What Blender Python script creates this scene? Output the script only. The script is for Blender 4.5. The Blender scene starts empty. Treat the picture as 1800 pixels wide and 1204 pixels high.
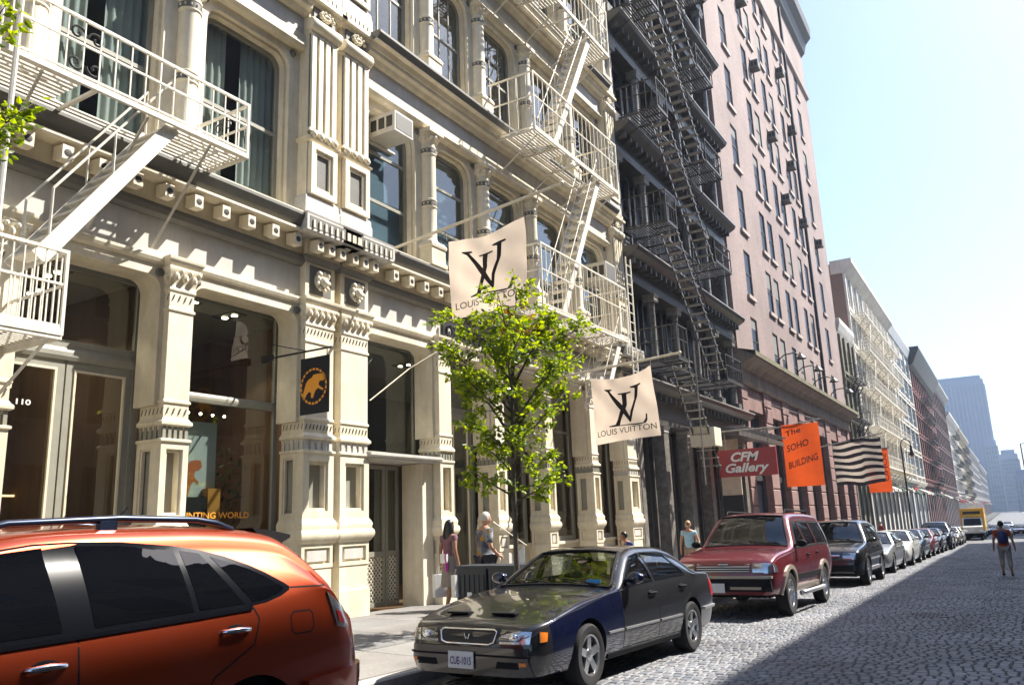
import bpy, bmesh, math, random
import numpy as np
from mathutils import Vector, Matrix
random.seed(7); RNG = np.random.default_rng(11)
SC = bpy.context.scene
COL = SC.collection
R = math.radians

# ---------------------------------------------------------------- camera, sky, sun, exposure
cam_d = bpy.data.cameras.new('camera'); cam = bpy.data.objects.new('camera', cam_d); COL.objects.link(cam)
cam_d.sensor_width = 36.0; cam_d.lens = 1417.54 / 1800 * 36; cam_d.clip_start = 0.05; cam_d.clip_end = 4000
_r = Vector((0.85423804, 0.5185497, -0.03719651)); _u = Vector((0.14510096, -0.16910515, 0.97485853)); _b = Vector((0.49922248, -0.83815849, -0.21969811))
cam.matrix_world = Matrix(((_r.x, _u.x, _b.x, 0), (_r.y, _u.y, _b.y, 0), (_r.z, _u.z, _b.z, 1.53), (0, 0, 0, 1)))
SC.camera = cam
SUN_AZ, SUN_EL = R(52), R(49.5)          # azimuth measured from +X (street side) towards +Y (down the street)
sv = Vector((math.cos(SUN_EL) * math.cos(SUN_AZ), math.cos(SUN_EL) * math.sin(SUN_AZ), math.sin(SUN_EL)))
W = bpy.data.worlds.new('World'); SC.world = W; W.use_nodes = True
nt = W.node_tree; nt.nodes.clear()
sky = nt.nodes.new('ShaderNodeTexSky'); sky.sky_type = 'NISHITA'; sky.sun_disc = False
sky.sun_elevation = SUN_EL; sky.sun_rotation = math.pi / 2 - SUN_AZ
sky.air_density = 1.0; sky.dust_density = 1.7; sky.ozone_density = 4.0
bg = nt.nodes.new('ShaderNodeBackground'); bg.inputs['Strength'].default_value = 0.1
wo = nt.nodes.new('ShaderNodeOutputWorld'); nt.links.new(sky.outputs[0], bg.inputs[0]); nt.links.new(bg.outputs[0], wo.inputs[0])
sd = bpy.data.lights.new('sun', 'SUN'); sd.energy = 5.0; sd.angle = R(0.5); sd.color = (1.0, 0.95, 0.86)
so = bpy.data.objects.new('sun', sd); COL.objects.link(so); so.rotation_euler = sv.to_track_quat('Z', 'Y').to_euler(); so.location = (20, 20, 60)
SC.view_settings.view_transform = 'Standard'; SC.view_settings.look = 'None'; SC.view_settings.exposure = 1.34; SC.view_settings.gamma = 1.0
SC.render.engine = 'CYCLES'
SC.cycles.max_bounces = 7; SC.cycles.diffuse_bounces = 4; SC.cycles.glossy_bounces = 4; SC.cycles.transmission_bounces = 4; SC.cycles.transparent_max_bounces = 12
SC.cycles.use_denoising = True
SC.cycles.caustics_reflective = False; SC.cycles.caustics_refractive = False

# ---------------------------------------------------------------- helpers
SL = 0.018
def gz(y):                                 # street level falls away from the camera, then flattens out
    return -SL * y if y < 150 else -SL * 150
def sz(y, x=-10.2):                        # sidewalk level, rising from kerb to facade
    return gz(y) + 0.13 + 0.12 * min(1, max(0, (-5.9 - x) / 4.3))
WL = {}                                    # world position of each object's origin
def empty(name, loc, label=None, cat=None, group=None, rz=0):
    o = bpy.data.objects.new(name, None); COL.objects.link(o); o.location = loc; o.rotation_euler = (0, 0, rz)
    o.empty_display_size = 0.3; WL[o] = Vector(loc); tag(o, label, cat, group); return o
def tag(o, label=None, cat=None, group=None, kind=None):
    if label: o['label'] = label
    if cat: o['category'] = cat
    if group: o['group'] = group
    if kind: o['kind'] = kind
    return o
class MB:
    def __init__(s): s.v = []; s.f = []; s.m = []
    def add(s, vs, fs, mi=0):
        n = len(s.v); s.v += [tuple(map(float, p)) for p in vs]; s.f += [tuple(i + n for i in f) for f in fs]; s.m += [mi] * len(fs); return s
    def box(s, x0, x1, y0, y1, z0, z1, mi=0):
        x0, x1 = min(x0, x1), max(x0, x1); y0, y1 = min(y0, y1), max(y0, y1); z0, z1 = min(z0, z1), max(z0, z1)
        return s.add([(x0, y0, z0), (x1, y0, z0), (x1, y1, z0), (x0, y1, z0), (x0, y0, z1), (x1, y0, z1), (x1, y1, z1), (x0, y1, z1)],
                     [(0, 3, 2, 1), (4, 5, 6, 7), (0, 1, 5, 4), (1, 2, 6, 5), (2, 3, 7, 6), (3, 0, 4, 7)], mi)
    def prism(s, poly, axis, a0, a1, mi=0):
        n = len(poly)
        def P(p, a): return {'x': (a, p[0], p[1]), 'y': (p[0], a, p[1]), 'z': (p[0], p[1], a)}[axis]
        vs = [P(p, a0) for p in poly] + [P(p, a1) for p in poly]
        fs = [tuple(range(n - 1, -1, -1)), tuple(range(n, 2 * n))] + [(i, (i + 1) % n, n + (i + 1) % n, n + i) for i in range(n)]
        return s.add(vs, fs, mi)
    def tube(s, pts, r, n=6, mi=0, closed=False, caps=True):
        pts = [Vector(p) for p in pts]; k = len(pts)
        rs = r if isinstance(r, (list, tuple)) else [r] * k
        vs = []; ref = None
        for i, p in enumerate(pts):
            a = pts[(i - 1) % k] if (closed or i > 0) else p
            b = pts[(i + 1) % k] if (closed or i < k - 1) else p
            t = (b - a).normalized() if (b - a).length > 1e-9 else Vector((0, 0, 1))
            if ref is None: ref = Vector((0, 0, 1)) if abs(t.z) < .9 else Vector((1, 0, 0))
            u = (ref - t * ref.dot(t))
            if u.length < 1e-6: u = t.orthogonal()
            u.normalize(); w = t.cross(u); ref = u
            vs += [p + (u * math.cos(2 * math.pi * j / n) + w * math.sin(2 * math.pi * j / n)) * rs[i] for j in range(n)]
        fs = []
        for i in range(k if closed else k - 1):
            i2 = (i + 1) % k
            fs += [(i * n + j, i * n + (j + 1) % n, i2 * n + (j + 1) % n, i2 * n + j) for j in range(n)]
        if caps and not closed: fs += [tuple(range(n - 1, -1, -1)), tuple((k - 1) * n + j for j in range(n))]
        return s.add(vs, fs, mi)
    def bar(s, p, q, w, h, mi=0, up=(0, 0, 1)):
        p, q = Vector(p), Vector(q); t = (q - p).normalized(); up = Vector(up)
        if abs(t.dot(up)) > .99: up = Vector((1, 0, 0))
        sd = t.cross(up).normalized(); u2 = sd.cross(t)
        c = [(-w / 2, -h / 2), (w / 2, -h / 2), (w / 2, h / 2), (-w / 2, h / 2)]
        vs = [p + sd * a + u2 * b for a, b in c] + [q + sd * a + u2 * b for a, b in c]
        return s.add(vs, [(0, 3, 2, 1), (4, 5, 6, 7), (0, 1, 5, 4), (1, 2, 6, 5), (2, 3, 7, 6), (3, 0, 4, 7)], mi)
    def lathe(s, prof, cx, cy, n=16, mi=0, axis='z', caps=True):
        vs = []; fs = []; k = len(prof)
        for r, h in prof:
            for j in range(n):
                a = 2 * math.pi * j / n; c, d = r * math.cos(a), r * math.sin(a)
                vs.append((cx + c, cy + d, h) if axis == 'z' else ((h, cx + c, cy + d) if axis == 'x' else (cx + c, h, cy + d)))
        for i in range(k - 1):
            fs += [(i * n + j, i * n + (j + 1) % n, (i + 1) * n + (j + 1) % n, (i + 1) * n + j) for j in range(n)]
        if caps: fs += [tuple(range(n - 1, -1, -1)), tuple((k - 1) * n + j for j in range(n))]
        return s.add(vs, fs, mi)
    def ring(s, y0, y1, xf, xb, prof, mi=0):      # moulding returned round three sides of a pier; prof = [(out, z)]
        vs = []; fs = []; k = len(prof)
        for o, z in prof: vs += [(xb, y0 - o, z), (xf + o, y0 - o, z), (xf + o, y1 + o, z), (xb, y1 + o, z)]
        for i in range(k - 1): fs += [(i * 4 + j, i * 4 + j + 1, (i + 1) * 4 + j + 1, (i + 1) * 4 + j) for j in range(3)]
        fs += [(0, 1, 2, 3), ((k - 1) * 4, (k - 1) * 4 + 1, (k - 1) * 4 + 2, (k - 1) * 4 + 3)]
        return s.add(vs, fs, mi)
    def arch(s, y0, y1, z0, z1, r, t, x0, x1, mi=0, n=6, tt=None, sill=False):  # frame round an opening with rounded top corners; x1 = front
        tt = t if tt is None else tt
        def path(a, b, c, d, rr):
            if rr < 1e-4: rr = 1e-4
            p = [(a, c), (a, d - rr)] + [(a + rr - rr * math.cos(k * math.pi / 2 / n), d - rr + rr * math.sin(k * math.pi / 2 / n)) for k in range(1, n)]
            p += [(a + rr, d), (b - rr, d)] + [(b - rr + rr * math.sin(k * math.pi / 2 / n), d - rr + rr * math.cos(k * math.pi / 2 / n)) for k in range(1, n)]
            return p + [(b, d - rr), (b, c)]
        i_ = path(y0, y1, z0, z1, r); o_ = path(y0 - t, y1 + t, z0, z1 + tt, 0 if tt > t * 1.5 or r == 0 else max(r + t * .3, 0))
        k = len(i_); vs = [(x1, *p) for p in i_] + [(x1, *p) for p in o_] + [(x0, *p) for p in i_] + [(x0, *p) for p in o_]; fs = []
        for j in range(k - 1):
            fs += [(j, j + 1, k + j + 1, k + j), (j, 2 * k + j, 2 * k + j + 1, j + 1), (k + j, k + j + 1, 3 * k + j + 1, 3 * k + j)]
        fs += [(0, k, 3 * k, 2 * k), (k - 1, 3 * k - 1, 4 * k - 1, 2 * k - 1)]
        s.add(vs, fs, mi)
        return s
    def grid(s, fn, nu, nv, mi=0, cu=False):
        vs = [fn(i / nu, j / nv) for i in range(nu + 1) for j in range(nv + 1)]
        fs = [(i * (nv + 1) + j, (i + 1) * (nv + 1) + j, (i + 1) * (nv + 1) + j + 1, i * (nv + 1) + j + 1) for i in range(nu) for j in range(nv)]
        return s.add(vs, fs, mi)
    def poly(s, pts, mi=0): return s.add(pts, [tuple(range(len(pts)))], mi)
    def blob(s, c, r, nu=10, nv=7, mi=0):
        r = (r, r, r) if not isinstance(r, (tuple, list)) else r
        vs = []; 
        for i in range(nv + 1):
            th = math.pi * i / nv
            for j in range(nu):
                a = 2 * math.pi * j / nu; vs.append((c[0] + r[0] * math.sin(th) * math.cos(a), c[1] + r[1] * math.sin(th) * math.sin(a), c[2] + r[2] * math.cos(th)))
        fs = [(i * nu + j, i * nu + (j + 1) % nu, (i + 1) * nu + (j + 1) % nu, (i + 1) * nu + j) for i in range(nv) for j in range(nu)]
        return s.add(vs, fs, mi)
    def mesh(s, name, mats, c=(0, 0, 0), smooth=False, recalc=True, merge=0):
        me = bpy.data.meshes.new(name)
        vs = np.array(s.v) - np.array(c)
        me.from_pydata(vs.tolist(), [], s.f)
        for m in (mats if isinstance(mats, (list, tuple)) else [mats]): me.materials.append(m)
        if any(s.m): me.polygons.foreach_set('material_index', s.m)
        if recalc or merge:
            bm = bmesh.new(); bm.from_mesh(me)
            if merge: bmesh.ops.remove_doubles(bm, verts=bm.verts, dist=merge)
            if recalc: bmesh.ops.recalc_face_normals(bm, faces=bm.faces)
            bm.to_mesh(me); bm.free()
        if smooth: shade(me, smooth)
        me.update(); return me
    def build(s, name, mats, parent=None, smooth=False, at=None, recalc=True, merge=0, label=None, cat=None, group=None, kind=None):
        a = np.array(s.v); c = (a.min(0) + a.max(0)) / 2 if at is None else np.array(at)
        if parent is None and at is None: c[2] = a[:, 2].min()
        me = s.mesh(name, mats, c, smooth, recalc, merge)
        return place(me, name, c, parent, label, cat, group, kind)
def shade(me, ang):
    me.polygons.foreach_set('use_smooth', [True] * len(me.polygons))
    if isinstance(ang, (int, float)) and not isinstance(ang, bool): me.set_sharp_from_angle(angle=R(ang))
def place(me, name, c, parent=None, label=None, cat=None, group=None, kind=None, rot=None, scale=None):
    o = bpy.data.objects.new(name, me); COL.objects.link(o); WL[o] = Vector(c)
    if parent is not None: o.parent = parent; o.location = Vector(c) - WL[parent]
    else: o.location = c
    if rot: o.rotation_euler = rot
    if scale: o.scale = scale
    return tag(o, label, cat, group, kind)
def copy_tree(o, parent=None, mats=None):
    c = o.copy(); COL.objects.link(c); c.parent = parent; WL[c] = WL.get(o, Vector())
    if mats and o.type == 'MESH':
        for i, sl in enumerate(c.material_slots):
            
                mo = sl.material
                if mo in mats: sl.link = 'OBJECT'; sl.material = mats[mo]
    for ch in o.children: copy_tree(ch, c, mats)
    return c

# ---------------------------------------------------------------- materials
def _n(t, kind, **kw):
    n = t.nodes.new(kind)
    for k, v in kw.items(): setattr(n, k, v)
    return n
def mat(name, col, rough=.6, metal=0, var=.12, scale=6, bump=0, bscale=30, spec=.5, coat=0, stain=0, alpha=None, streak=0, rust=0):
    m = bpy.data.materials.new(name); m.use_nodes = True; t = m.node_tree; b = t.nodes['Principled BSDF']
    b.inputs['Roughness'].default_value = rough; b.inputs['Metallic'].default_value = metal
    b.inputs['Specular IOR Level'].default_value = spec; b.inputs['Coat Weight'].default_value = coat; b.inputs['Coat Roughness'].default_value = .03
    tc = _n(t, 'ShaderNodeNewGeometry')
    src = tc.outputs['Position']
    if var > 0:
        n1 = _n(t, 'ShaderNodeTexNoise'); n1.inputs['Scale'].default_value = scale; n1.inputs['Detail'].default_value = 6; n1.inputs['Roughness'].default_value = .65
        if streak:
            mp = _n(t, 'ShaderNodeMapping'); mp.inputs['Scale'].default_value = (1, 1, streak); t.links.new(src, mp.inputs['Vector']); t.links.new(mp.outputs[0], n1.inputs['Vector'])
        else: t.links.new(src, n1.inputs['Vector'])
        cr = _n(t, 'ShaderNodeValToRGB'); c = col
        cr.color_ramp.elements[0].position = .3; cr.color_ramp.elements[1].position = .72
        cr.color_ramp.elements[0].color = (c[0] * (1 - var), c[1] * (1 - var * 1.05), c[2] * (1 - var * 1.15), 1)
        cr.color_ramp.elements[1].color = (min(1, c[0] * (1 + var * .7)), min(1, c[1] * (1 + var * .7)), min(1, c[2] * (1 + var * .65)), 1)
        t.links.new(n1.outputs[0], cr.inputs[0]); out = cr.outputs[0]
        if stain:
            n2 = _n(t, 'ShaderNodeTexNoise'); n2.inputs['Scale'].default_value = .9; n2.inputs['Detail'].default_value = 8; n2.inputs['Roughness'].default_value = .7
            mp = _n(t, 'ShaderNodeMapping'); mp.inputs['Scale'].default_value = (1.6, 1.6, .35); t.links.new(src, mp.inputs['Vector']); t.links.new(mp.outputs[0], n2.inputs['Vector'])
            r2 = _n(t, 'ShaderNodeValToRGB'); r2.color_ramp.elements[0].position = .38; r2.color_ramp.elements[1].position = .62
            k = 1 - stain; r2.color_ramp.elements[0].color = (k, k * .97, k * .92, 1); r2.color_ramp.elements[1].color = (1, 1, 1, 1); t.links.new(n2.outputs[0], r2.inputs[0])
            mx = _n(t, 'ShaderNodeMix', data_type='RGBA', blend_type='MULTIPLY'); mx.inputs[0].default_value = 1
            t.links.new(out, mx.inputs[6]); t.links.new(r2.outputs[0], mx.inputs[7]); out = mx.outputs[2]
        if rust:
            n4 = _n(t, 'ShaderNodeTexNoise'); n4.inputs['Scale'].default_value = 1.0; n4.inputs['Detail'].default_value = 7; n4.inputs['Roughness'].default_value = .75
            mp = _n(t, 'ShaderNodeMapping'); mp.inputs['Scale'].default_value = (9, 9, .8); t.links.new(src, mp.inputs['Vector']); t.links.new(mp.outputs[0], n4.inputs['Vector'])
            r4 = _n(t, 'ShaderNodeValToRGB'); r4.color_ramp.elements[0].position = .60; r4.color_ramp.elements[1].position = .76; r4.color_ramp.elements[0].color = (1, 1, 1, 1); r4.color_ramp.elements[1].color = (1 - .38 * rust, 1 - .50 * rust, 1 - .66 * rust, 1); t.links.new(n4.outputs[0], r4.inputs[0])
            m4 = _n(t, 'ShaderNodeMix', data_type='RGBA', blend_type='MULTIPLY'); m4.inputs[0].default_value = 1; t.links.new(out, m4.inputs[6]); t.links.new(r4.outputs[0], m4.inputs[7]); out = m4.outputs[2]
        t.links.new(out, b.inputs['Base Color'])
        rr = _n(t, 'ShaderNodeMapRange'); rr.inputs[3].default_value = max(0, rough - .07); rr.inputs[4].default_value = min(1, rough + .1)
        if rough > .25: t.links.new(n1.outputs[0], rr.inputs[0]); t.links.new(rr.outputs[0], b.inputs['Roughness'])
    else: b.inputs['Base Color'].default_value = (*col, 1)
    if bump:
        n3 = _n(t, 'ShaderNodeTexNoise'); n3.inputs['Scale'].default_value = bscale; n3.inputs['Detail'].default_value = 5; t.links.new(src, n3.inputs['Vector'])
        bp = _n(t, 'ShaderNodeBump'); bp.inputs['Strength'].default_value = bump; bp.inputs['Distance'].default_value = .02; t.links.new(n3.outputs[0], bp.inputs['Height']); t.links.new(bp.outputs[0], b.inputs['Normal'])
    return m
def glass(name, tint=(.8, .85, .85), refl=.06, rough=.0, wav=0):
    m = bpy.data.materials.new(name); m.use_nodes = True; t = m.node_tree; t.nodes.clear()
    o = _n(t, 'ShaderNodeOutputMaterial'); mx = _n(t, 'ShaderNodeMixShader'); tr = _n(t, 'ShaderNodeBsdfTransparent'); gl = _n(t, 'ShaderNodeBsdfGlossy')
    tr.inputs[0].default_value = (*tint, 1); gl.inputs['Roughness'].default_value = rough; gl.inputs[0].default_value = (1, 1, 1, 1)
    lw = _n(t, 'ShaderNodeLayerWeight'); lw.inputs['Blend'].default_value = .5; pw = _n(t, 'ShaderNodeMath', operation='POWER'); pw.inputs[1].default_value = 4.5; t.links.new(lw.outputs['Facing'], pw.inputs[0])
    mr = _n(t, 'ShaderNodeMapRange'); mr.inputs[3].default_value = refl; mr.inputs[4].default_value = 1
    t.links.new(pw.outputs[0], mr.inputs[0]); t.links.new(mr.outputs[0], mx.inputs[0]); t.links.new(tr.outputs[0], mx.inputs[1]); t.links.new(gl.outputs[0], mx.inputs[2]); t.links.new(mx.outputs[0], o.inputs[0])
    if wav:
        g = _n(t, 'ShaderNodeNewGeometry'); n3 = _n(t, 'ShaderNodeTexNoise'); n3.inputs['Scale'].default_value = 1.3; t.links.new(g.outputs['Position'], n3.inputs['Vector'])
        bp = _n(t, 'ShaderNodeBump'); bp.inputs['Strength'].default_value = wav; bp.inputs['Distance'].default_value = .05; t.links.new(n3.outputs[0], bp.inputs['Height']); t.links.new(bp.outputs[0], gl.inputs['Normal'])
    return m
def emit(name, col, s):
    m = bpy.data.materials.new(name); m.use_nodes = True; b = m.node_tree.nodes['Principled BSDF']
    b.inputs['Base Color'].default_value = (*col, 1); b.inputs['Emission Color'].default_value = (*col, 1); b.inputs['Emission Strength'].default_value = s; return m
def cloth(name, col, trans=.4, var=.06, scale=3):
    m = bpy.data.materials.new(name); m.use_nodes = True; t = m.node_tree; b = t.nodes['Principled BSDF']; b.inputs['Roughness'].default_value = .85
    g = _n(t, 'ShaderNodeNewGeometry'); n1 = _n(t, 'ShaderNodeTexNoise'); n1.inputs['Scale'].default_value = scale; n1.inputs['Detail'].default_value = 5; t.links.new(g.outputs['Position'], n1.inputs['Vector'])
    cr = _n(t, 'ShaderNodeValToRGB'); cr.color_ramp.elements[0].position = .3; cr.color_ramp.elements[1].position = .7
    cr.color_ramp.elements[0].color = (*[c * (1 - var) for c in col], 1); cr.color_ramp.elements[1].color = (*[min(1, c * (1 + var)) for c in col], 1); t.links.new(n1.outputs[0], cr.inputs[0]); t.links.new(cr.outputs[0], b.inputs['Base Color'])
    if trans:
        tl = _n(t, 'ShaderNodeBsdfTranslucent'); t.links.new(cr.outputs[0], tl.inputs[0]); mx = _n(t, 'ShaderNodeMixShader'); mx.inputs[0].default_value = trans
        o = t.nodes['Material Output']; t.links.new(b.outputs[0], mx.inputs[1]); t.links.new(tl.outputs[0], mx.inputs[2]); t.links.new(mx.outputs[0], o.inputs[0])
    return m
M = {}
M['cream'] = mat('cream_paint', (.82, .745, .585), .55, var=.09, scale=5, stain=.22, rust=.75, bump=.12, bscale=40)
M['fascia'] = mat('grey_paint', (.60, .585, .555), .6, var=.09, scale=4, stain=.18, rust=.7)
M['greygreen'] = mat('grey_green_paint', (.30, .295, .25), .55, var=.10, scale=5, stain=.12)
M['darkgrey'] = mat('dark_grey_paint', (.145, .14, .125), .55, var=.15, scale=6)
M['charcoal'] = mat('charcoal_iron', (.045, .044, .045), .5, var=.3, scale=4, bump=.2)
M['glass'] = glass('window_glass', (.80, .84, .82), .085)
M['glass2'] = glass('upper_window_glass', (.84, .90, .92), .05)
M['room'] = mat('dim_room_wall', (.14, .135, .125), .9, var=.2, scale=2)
M['ceil'] = mat('shop_ceiling', (.45, .45, .43), .9, var=.05)
M['wood'] = mat('brown_shop_panel', (.21, .115, .06), .7, var=.35, scale=3, streak=.2)
M['black'] = mat('black_paint', (.012, .012, .013), .45, var=.2)
M['escape'] = mat('cream_iron', (.83, .79, .70), .5, var=.12, scale=14, stain=.2, rust=.9)
M['escape_dk'] = mat('dark_iron', (.05, .044, .04), .45, var=.3, scale=12)
M['chrome'] = mat('chrome', (.85, .86, .88), .09, 1, var=.03)
M['white'] = mat('white_paint', (.82, .81, .78), .5, var=.05)
M['curtain'] = mat('green_grey_curtain', (.46, .44, .37), .9, var=.12, scale=2)
M['blind'] = mat('roller_blind', (.14, .19, .23), .8, var=.08, scale=1)
M['lamp_on'] = emit('lit_spot_lamp', (1, .88, .62), 14)
M['lamp_warm'] = emit('warm_strip_lamp', (1, .62, .22), 2.2)
# ---------------------------------------------------------------- street surface
def stone_mat(name, c0, c1, rough=.6, bump=.5):
    m = bpy.data.materials.new(name); m.use_nodes = True; t = m.node_tree; b = t.nodes['Principled BSDF']
    g = _n(t, 'ShaderNodeNewGeometry'); oi = _n(t, 'ShaderNodeObjectInfo')
    ad = _n(t, 'ShaderNodeMath', operation='ADD'); t.links.new(g.outputs['Random Per Island'], ad.inputs[0]); t.links.new(oi.outputs['Random'], ad.inputs[1])
    fr = _n(t, 'ShaderNodeMath', operation='FRACT'); t.links.new(ad.outputs[0], fr.inputs[0])
    cr = _n(t, 'ShaderNodeValToRGB'); cr.color_ramp.elements[0].color = (*c0, 1); cr.color_ramp.elements[1].color = (*c1, 1)
    e = cr.color_ramp.elements.new(.6); e.color = tuple((a + b_) / 2 * f for a, b_, f in zip(c0, c1, (1.05, .98, .92))) + (1,)
    t.links.new(fr.outputs[0], cr.inputs[0])
    n1 = _n(t, 'ShaderNodeTexNoise'); n1.inputs['Scale'].default_value = 30; n1.inputs['Detail'].default_value = 6; t.links.new(g.outputs['Position'], n1.inputs['Vector'])
    n2 = _n(t, 'ShaderNodeTexNoise'); n2.inputs['Scale'].default_value = .7; n2.inputs['Detail'].default_value = 5; t.links.new(g.outputs['Position'], n2.inputs['Vector'])
    mul = _n(t, 'ShaderNodeMix', data_type='RGBA', blend_type='OVERLAY'); mul.inputs[0].default_value = .45; t.links.new(cr.outputs[0], mul.inputs[6]); t.links.new(n1.outputs[0], mul.inputs[7])
    mu2 = _n(t, 'ShaderNodeMix', data_type='RGBA', blend_type='OVERLAY'); mu2.inputs[0].default_value = .85; t.links.new(mul.outputs[2], mu2.inputs[6]); t.links.new(n2.outputs[0], mu2.inputs[7])
    t.links.new(mu2.outputs[2], b.inputs['Base Color'])
    mr = _n(t, 'ShaderNodeMapRange'); mr.inputs[3].default_value = rough - .18; mr.inputs[4].default_value = rough + .15; t.links.new(n1.outputs[0], mr.inputs[0]); t.links.new(mr.outputs[0], b.inputs['Roughness'])
    bp = _n(t, 'ShaderNodeBump'); bp.inputs['Strength'].default_value = bump; bp.inputs['Distance'].default_value = .008; t.links.new(n1.outputs[0], bp.inputs['Height']); t.links.new(bp.outputs[0], b.inputs['Normal'])
    return m
M['cobble'] = stone_mat('granite_block', (.115, .124, .145), (.195, .20, .212), .66, .25)  # bluish tint puts the skylit blue of the road's shade into the stone
M['joint'] = mat('dirt_joint', (.05, .046, .04), .9, var=.3, scale=8)
M['slab'] = stone_mat('sidewalk_slab', (.155, .152, .15), (.24, .235, .225), .75, .25)
M['kerb'] = stone_mat('granite_kerb', (.30, .29, .28), (.40, .39, .37), .7, .4)
M['asphalt'] = mat('far_block_paving', (.11, .11, .112), .6, var=.3, scale=3, bump=.5, bscale=6)
KX = -5.9
def strip(name, x0, x1, ys, dz, m, dz1=None):
    b = MB(); dz1 = dz if dz1 is None else dz1
    for a, c in zip(ys[:-1], ys[1:]):
        b.poly([(x0, a, gz(a) + dz), (x1, a, gz(a) + dz1), (x1, c, gz(c) + dz1), (x0, c, gz(c) + dz)])
    return b.build(name, m, merge=.0005, kind='structure')
road = strip('road', KX, 4.4, [-12, 0, 20, 40, 60, 90, 150, 700], -.012, M['joint'])
strip('far_road', KX, 4.4, [78, 110, 150, 700], .004, M['asphalt'])
strip('ground', -900, 900, [-300, 0, 150, 2500], -.25, M['asphalt'])
strip('pavement', -10.6, KX - .16, [-12, 0, 40, 80, 150, 700], .225, M['joint'], .105)
strip('far_pavement', 4.56, 9.2, [-12, 0, 40, 80, 150, 700], .12, M['slab'])
def cobble_v(x, y, lx, ly, dz, tl):
    z = gz(y) + dz; i = .013; hx, hy = lx / 2, ly / 2; tx, ty = tl
    def top(a, c): return (x + a, y + c, z + a * tx + c * ty)
    def low(a, c, d): return (x + a, y + c, z - d + a * tx + c * ty)
    vs = [top(-hx + i, -hy + i), top(hx - i, -hy + i), top(hx - i, hy - i), top(-hx + i, hy - i)] + \
         [low(-hx, -hy, .012), low(hx, -hy, .012), low(hx, hy, .012), low(-hx, hy, .012)] + [low(-hx, -hy, .06), low(hx, -hy, .06), low(hx, hy, .06), low(-hx, hy, .06)]
    fs = [(0, 1, 2, 3)] + [(a, a + 4, (a + 1) % 4 + 4, (a + 1) % 4) for a in range(4)] + [(a + 4, a + 8, (a + 1) % 4 + 8, (a + 1) % 4 + 4) for a in range(4)]
    return vs, [tuple(reversed(f)) for f in fs]
_R = np.array([[_r.x, _r.y, _r.z], [_u.x, _u.y, _u.z], [-_b.x, -_b.y, -_b.z]])
def proj(p):
    q = _R @ (np.array(p) - np.array([0, 0, 1.53])); return (900 + 1417.5 * q[0] / q[2], 602 - 1417.5 * q[1] / q[2], q[2]) if q[2] > .1 else (-1, -1, -1)
stones = []
y = 5.0; row = 0
while y < 80:
    ly = random.uniform(.14, .175) * (1 if y < 45 else 1.6); x = KX + .3 + random.uniform(-.1, .1)
    xr = 2.6
    while x < xr:
        lx = random.uniform(.095, .15) * (1 if y < 45 else 1.7); wob = .02 * math.sin(x * 1.7 + row * .13) + .012 * math.sin(x * 4.1)
        stones.append((x + lx / 2, y + ly / 2 + wob, lx - random.uniform(.008, .020), ly - random.uniform(.008, .02), random.uniform(-.0045, .0045), (random.uniform(-.03, .03), random.uniform(-.035, .035))))
        x += lx
    y += ly; row += 1
vis = []
for k, s in enumerate(stones):
    u, v, d = proj((s[0], s[1], gz(s[1])))
    if 560 < u < 1810 and v < 1215 and s[0] > -3.75 and d > 0: vis.append((d, k))
vis.sort(); near = {k for _, k in vis[:290]}
base = MB(); pool = []
for _ in range(12):
    b = MB(); vs, fs = cobble_v(0, 0, .110, .140, 0, (random.uniform(-.03, .03), random.uniform(-.035, .035))); b.add(vs, fs); pool.append(b.mesh('cobblestone', M['cobble'], recalc=False))
for k, s in enumerate(stones):
    if k in near:
        place(pool[k % 12], 'cobblestone', (s[0], s[1], gz(s[1]) + s[4]), road, scale=(s[2] / .110, s[3] / .140, 1))
    else:
        vs, fs = cobble_v(*s); base.add(vs, fs)
base.build('cobblestones', M['cobble'], road, recalc=False, kind='stuff')
# kerb stones and sidewalk slabs
kerb = MB().box(KX - .15, KX, -10, 60, -2.2, -1.9).build('kerb', M['joint'], kind='structure')
y = -6.0
while y < 90:
    l = random.uniform(1.5, 2.4); a, c = y + .006, y + l - .006; j = random.uniform(-.006, .006)
    b = MB(); b.add([(KX - .155, a, gz(a) - .1), (KX + .005 + j, a, gz(a) - .1), (KX + .005 + j, c, gz(c) - .1), (KX - .155, c, gz(c) - .1), (KX - .155, a, gz(a) + .128), (KX - .012 + j, a, gz(a) + .128), (KX - .012 + j, c, gz(c) + .128), (KX - .155, c, gz(c) + .128),
                      (KX + .005 + j, a, gz(a) + .108), (KX + .005 + j, c, gz(c) + .108)],
                     [(4, 5, 6, 7), (5, 8, 9, 6), (8, 1, 2, 9), (0, 4, 7, 3), (0, 1, 8, 5, 4), (3, 7, 6, 9, 2)])
    b.build('kerb_stone', M['kerb'], kerb); y += l
pav = bpy.data.objects['pavement']
y = -2.0
while y < 60:
    l = random.uniform(1.35, 1.6); xs = [KX - .16, -7.35, -8.85, -10.55]
    for x1, x0 in zip(xs[:-1], xs[1:]):
        b = MB(); dz = random.uniform(-.003, .005); g_ = .006
        P = lambda x_, y_, d: (x_, y_, sz(y_, x_) + dz + d)
        b.add([P(x0 + g_, y + g_, 0), P(x1 - g_, y + g_, 0), P(x1 - g_, y + l - g_, 0), P(x0 + g_, y + l - g_, 0), P(x0 + g_, y + g_, -.04), P(x1 - g_, y + g_, -.04), P(x1 - g_, y + l - g_, -.04), P(x0 + g_, y + l - g_, -.04)],
              [(0, 1, 2, 3), (0, 4, 5, 1), (1, 5, 6, 2), (2, 6, 7, 3), (3, 7, 4, 0)])
        b.build('sidewalk_slab', M['slab'], pav)
    y += l
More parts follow.
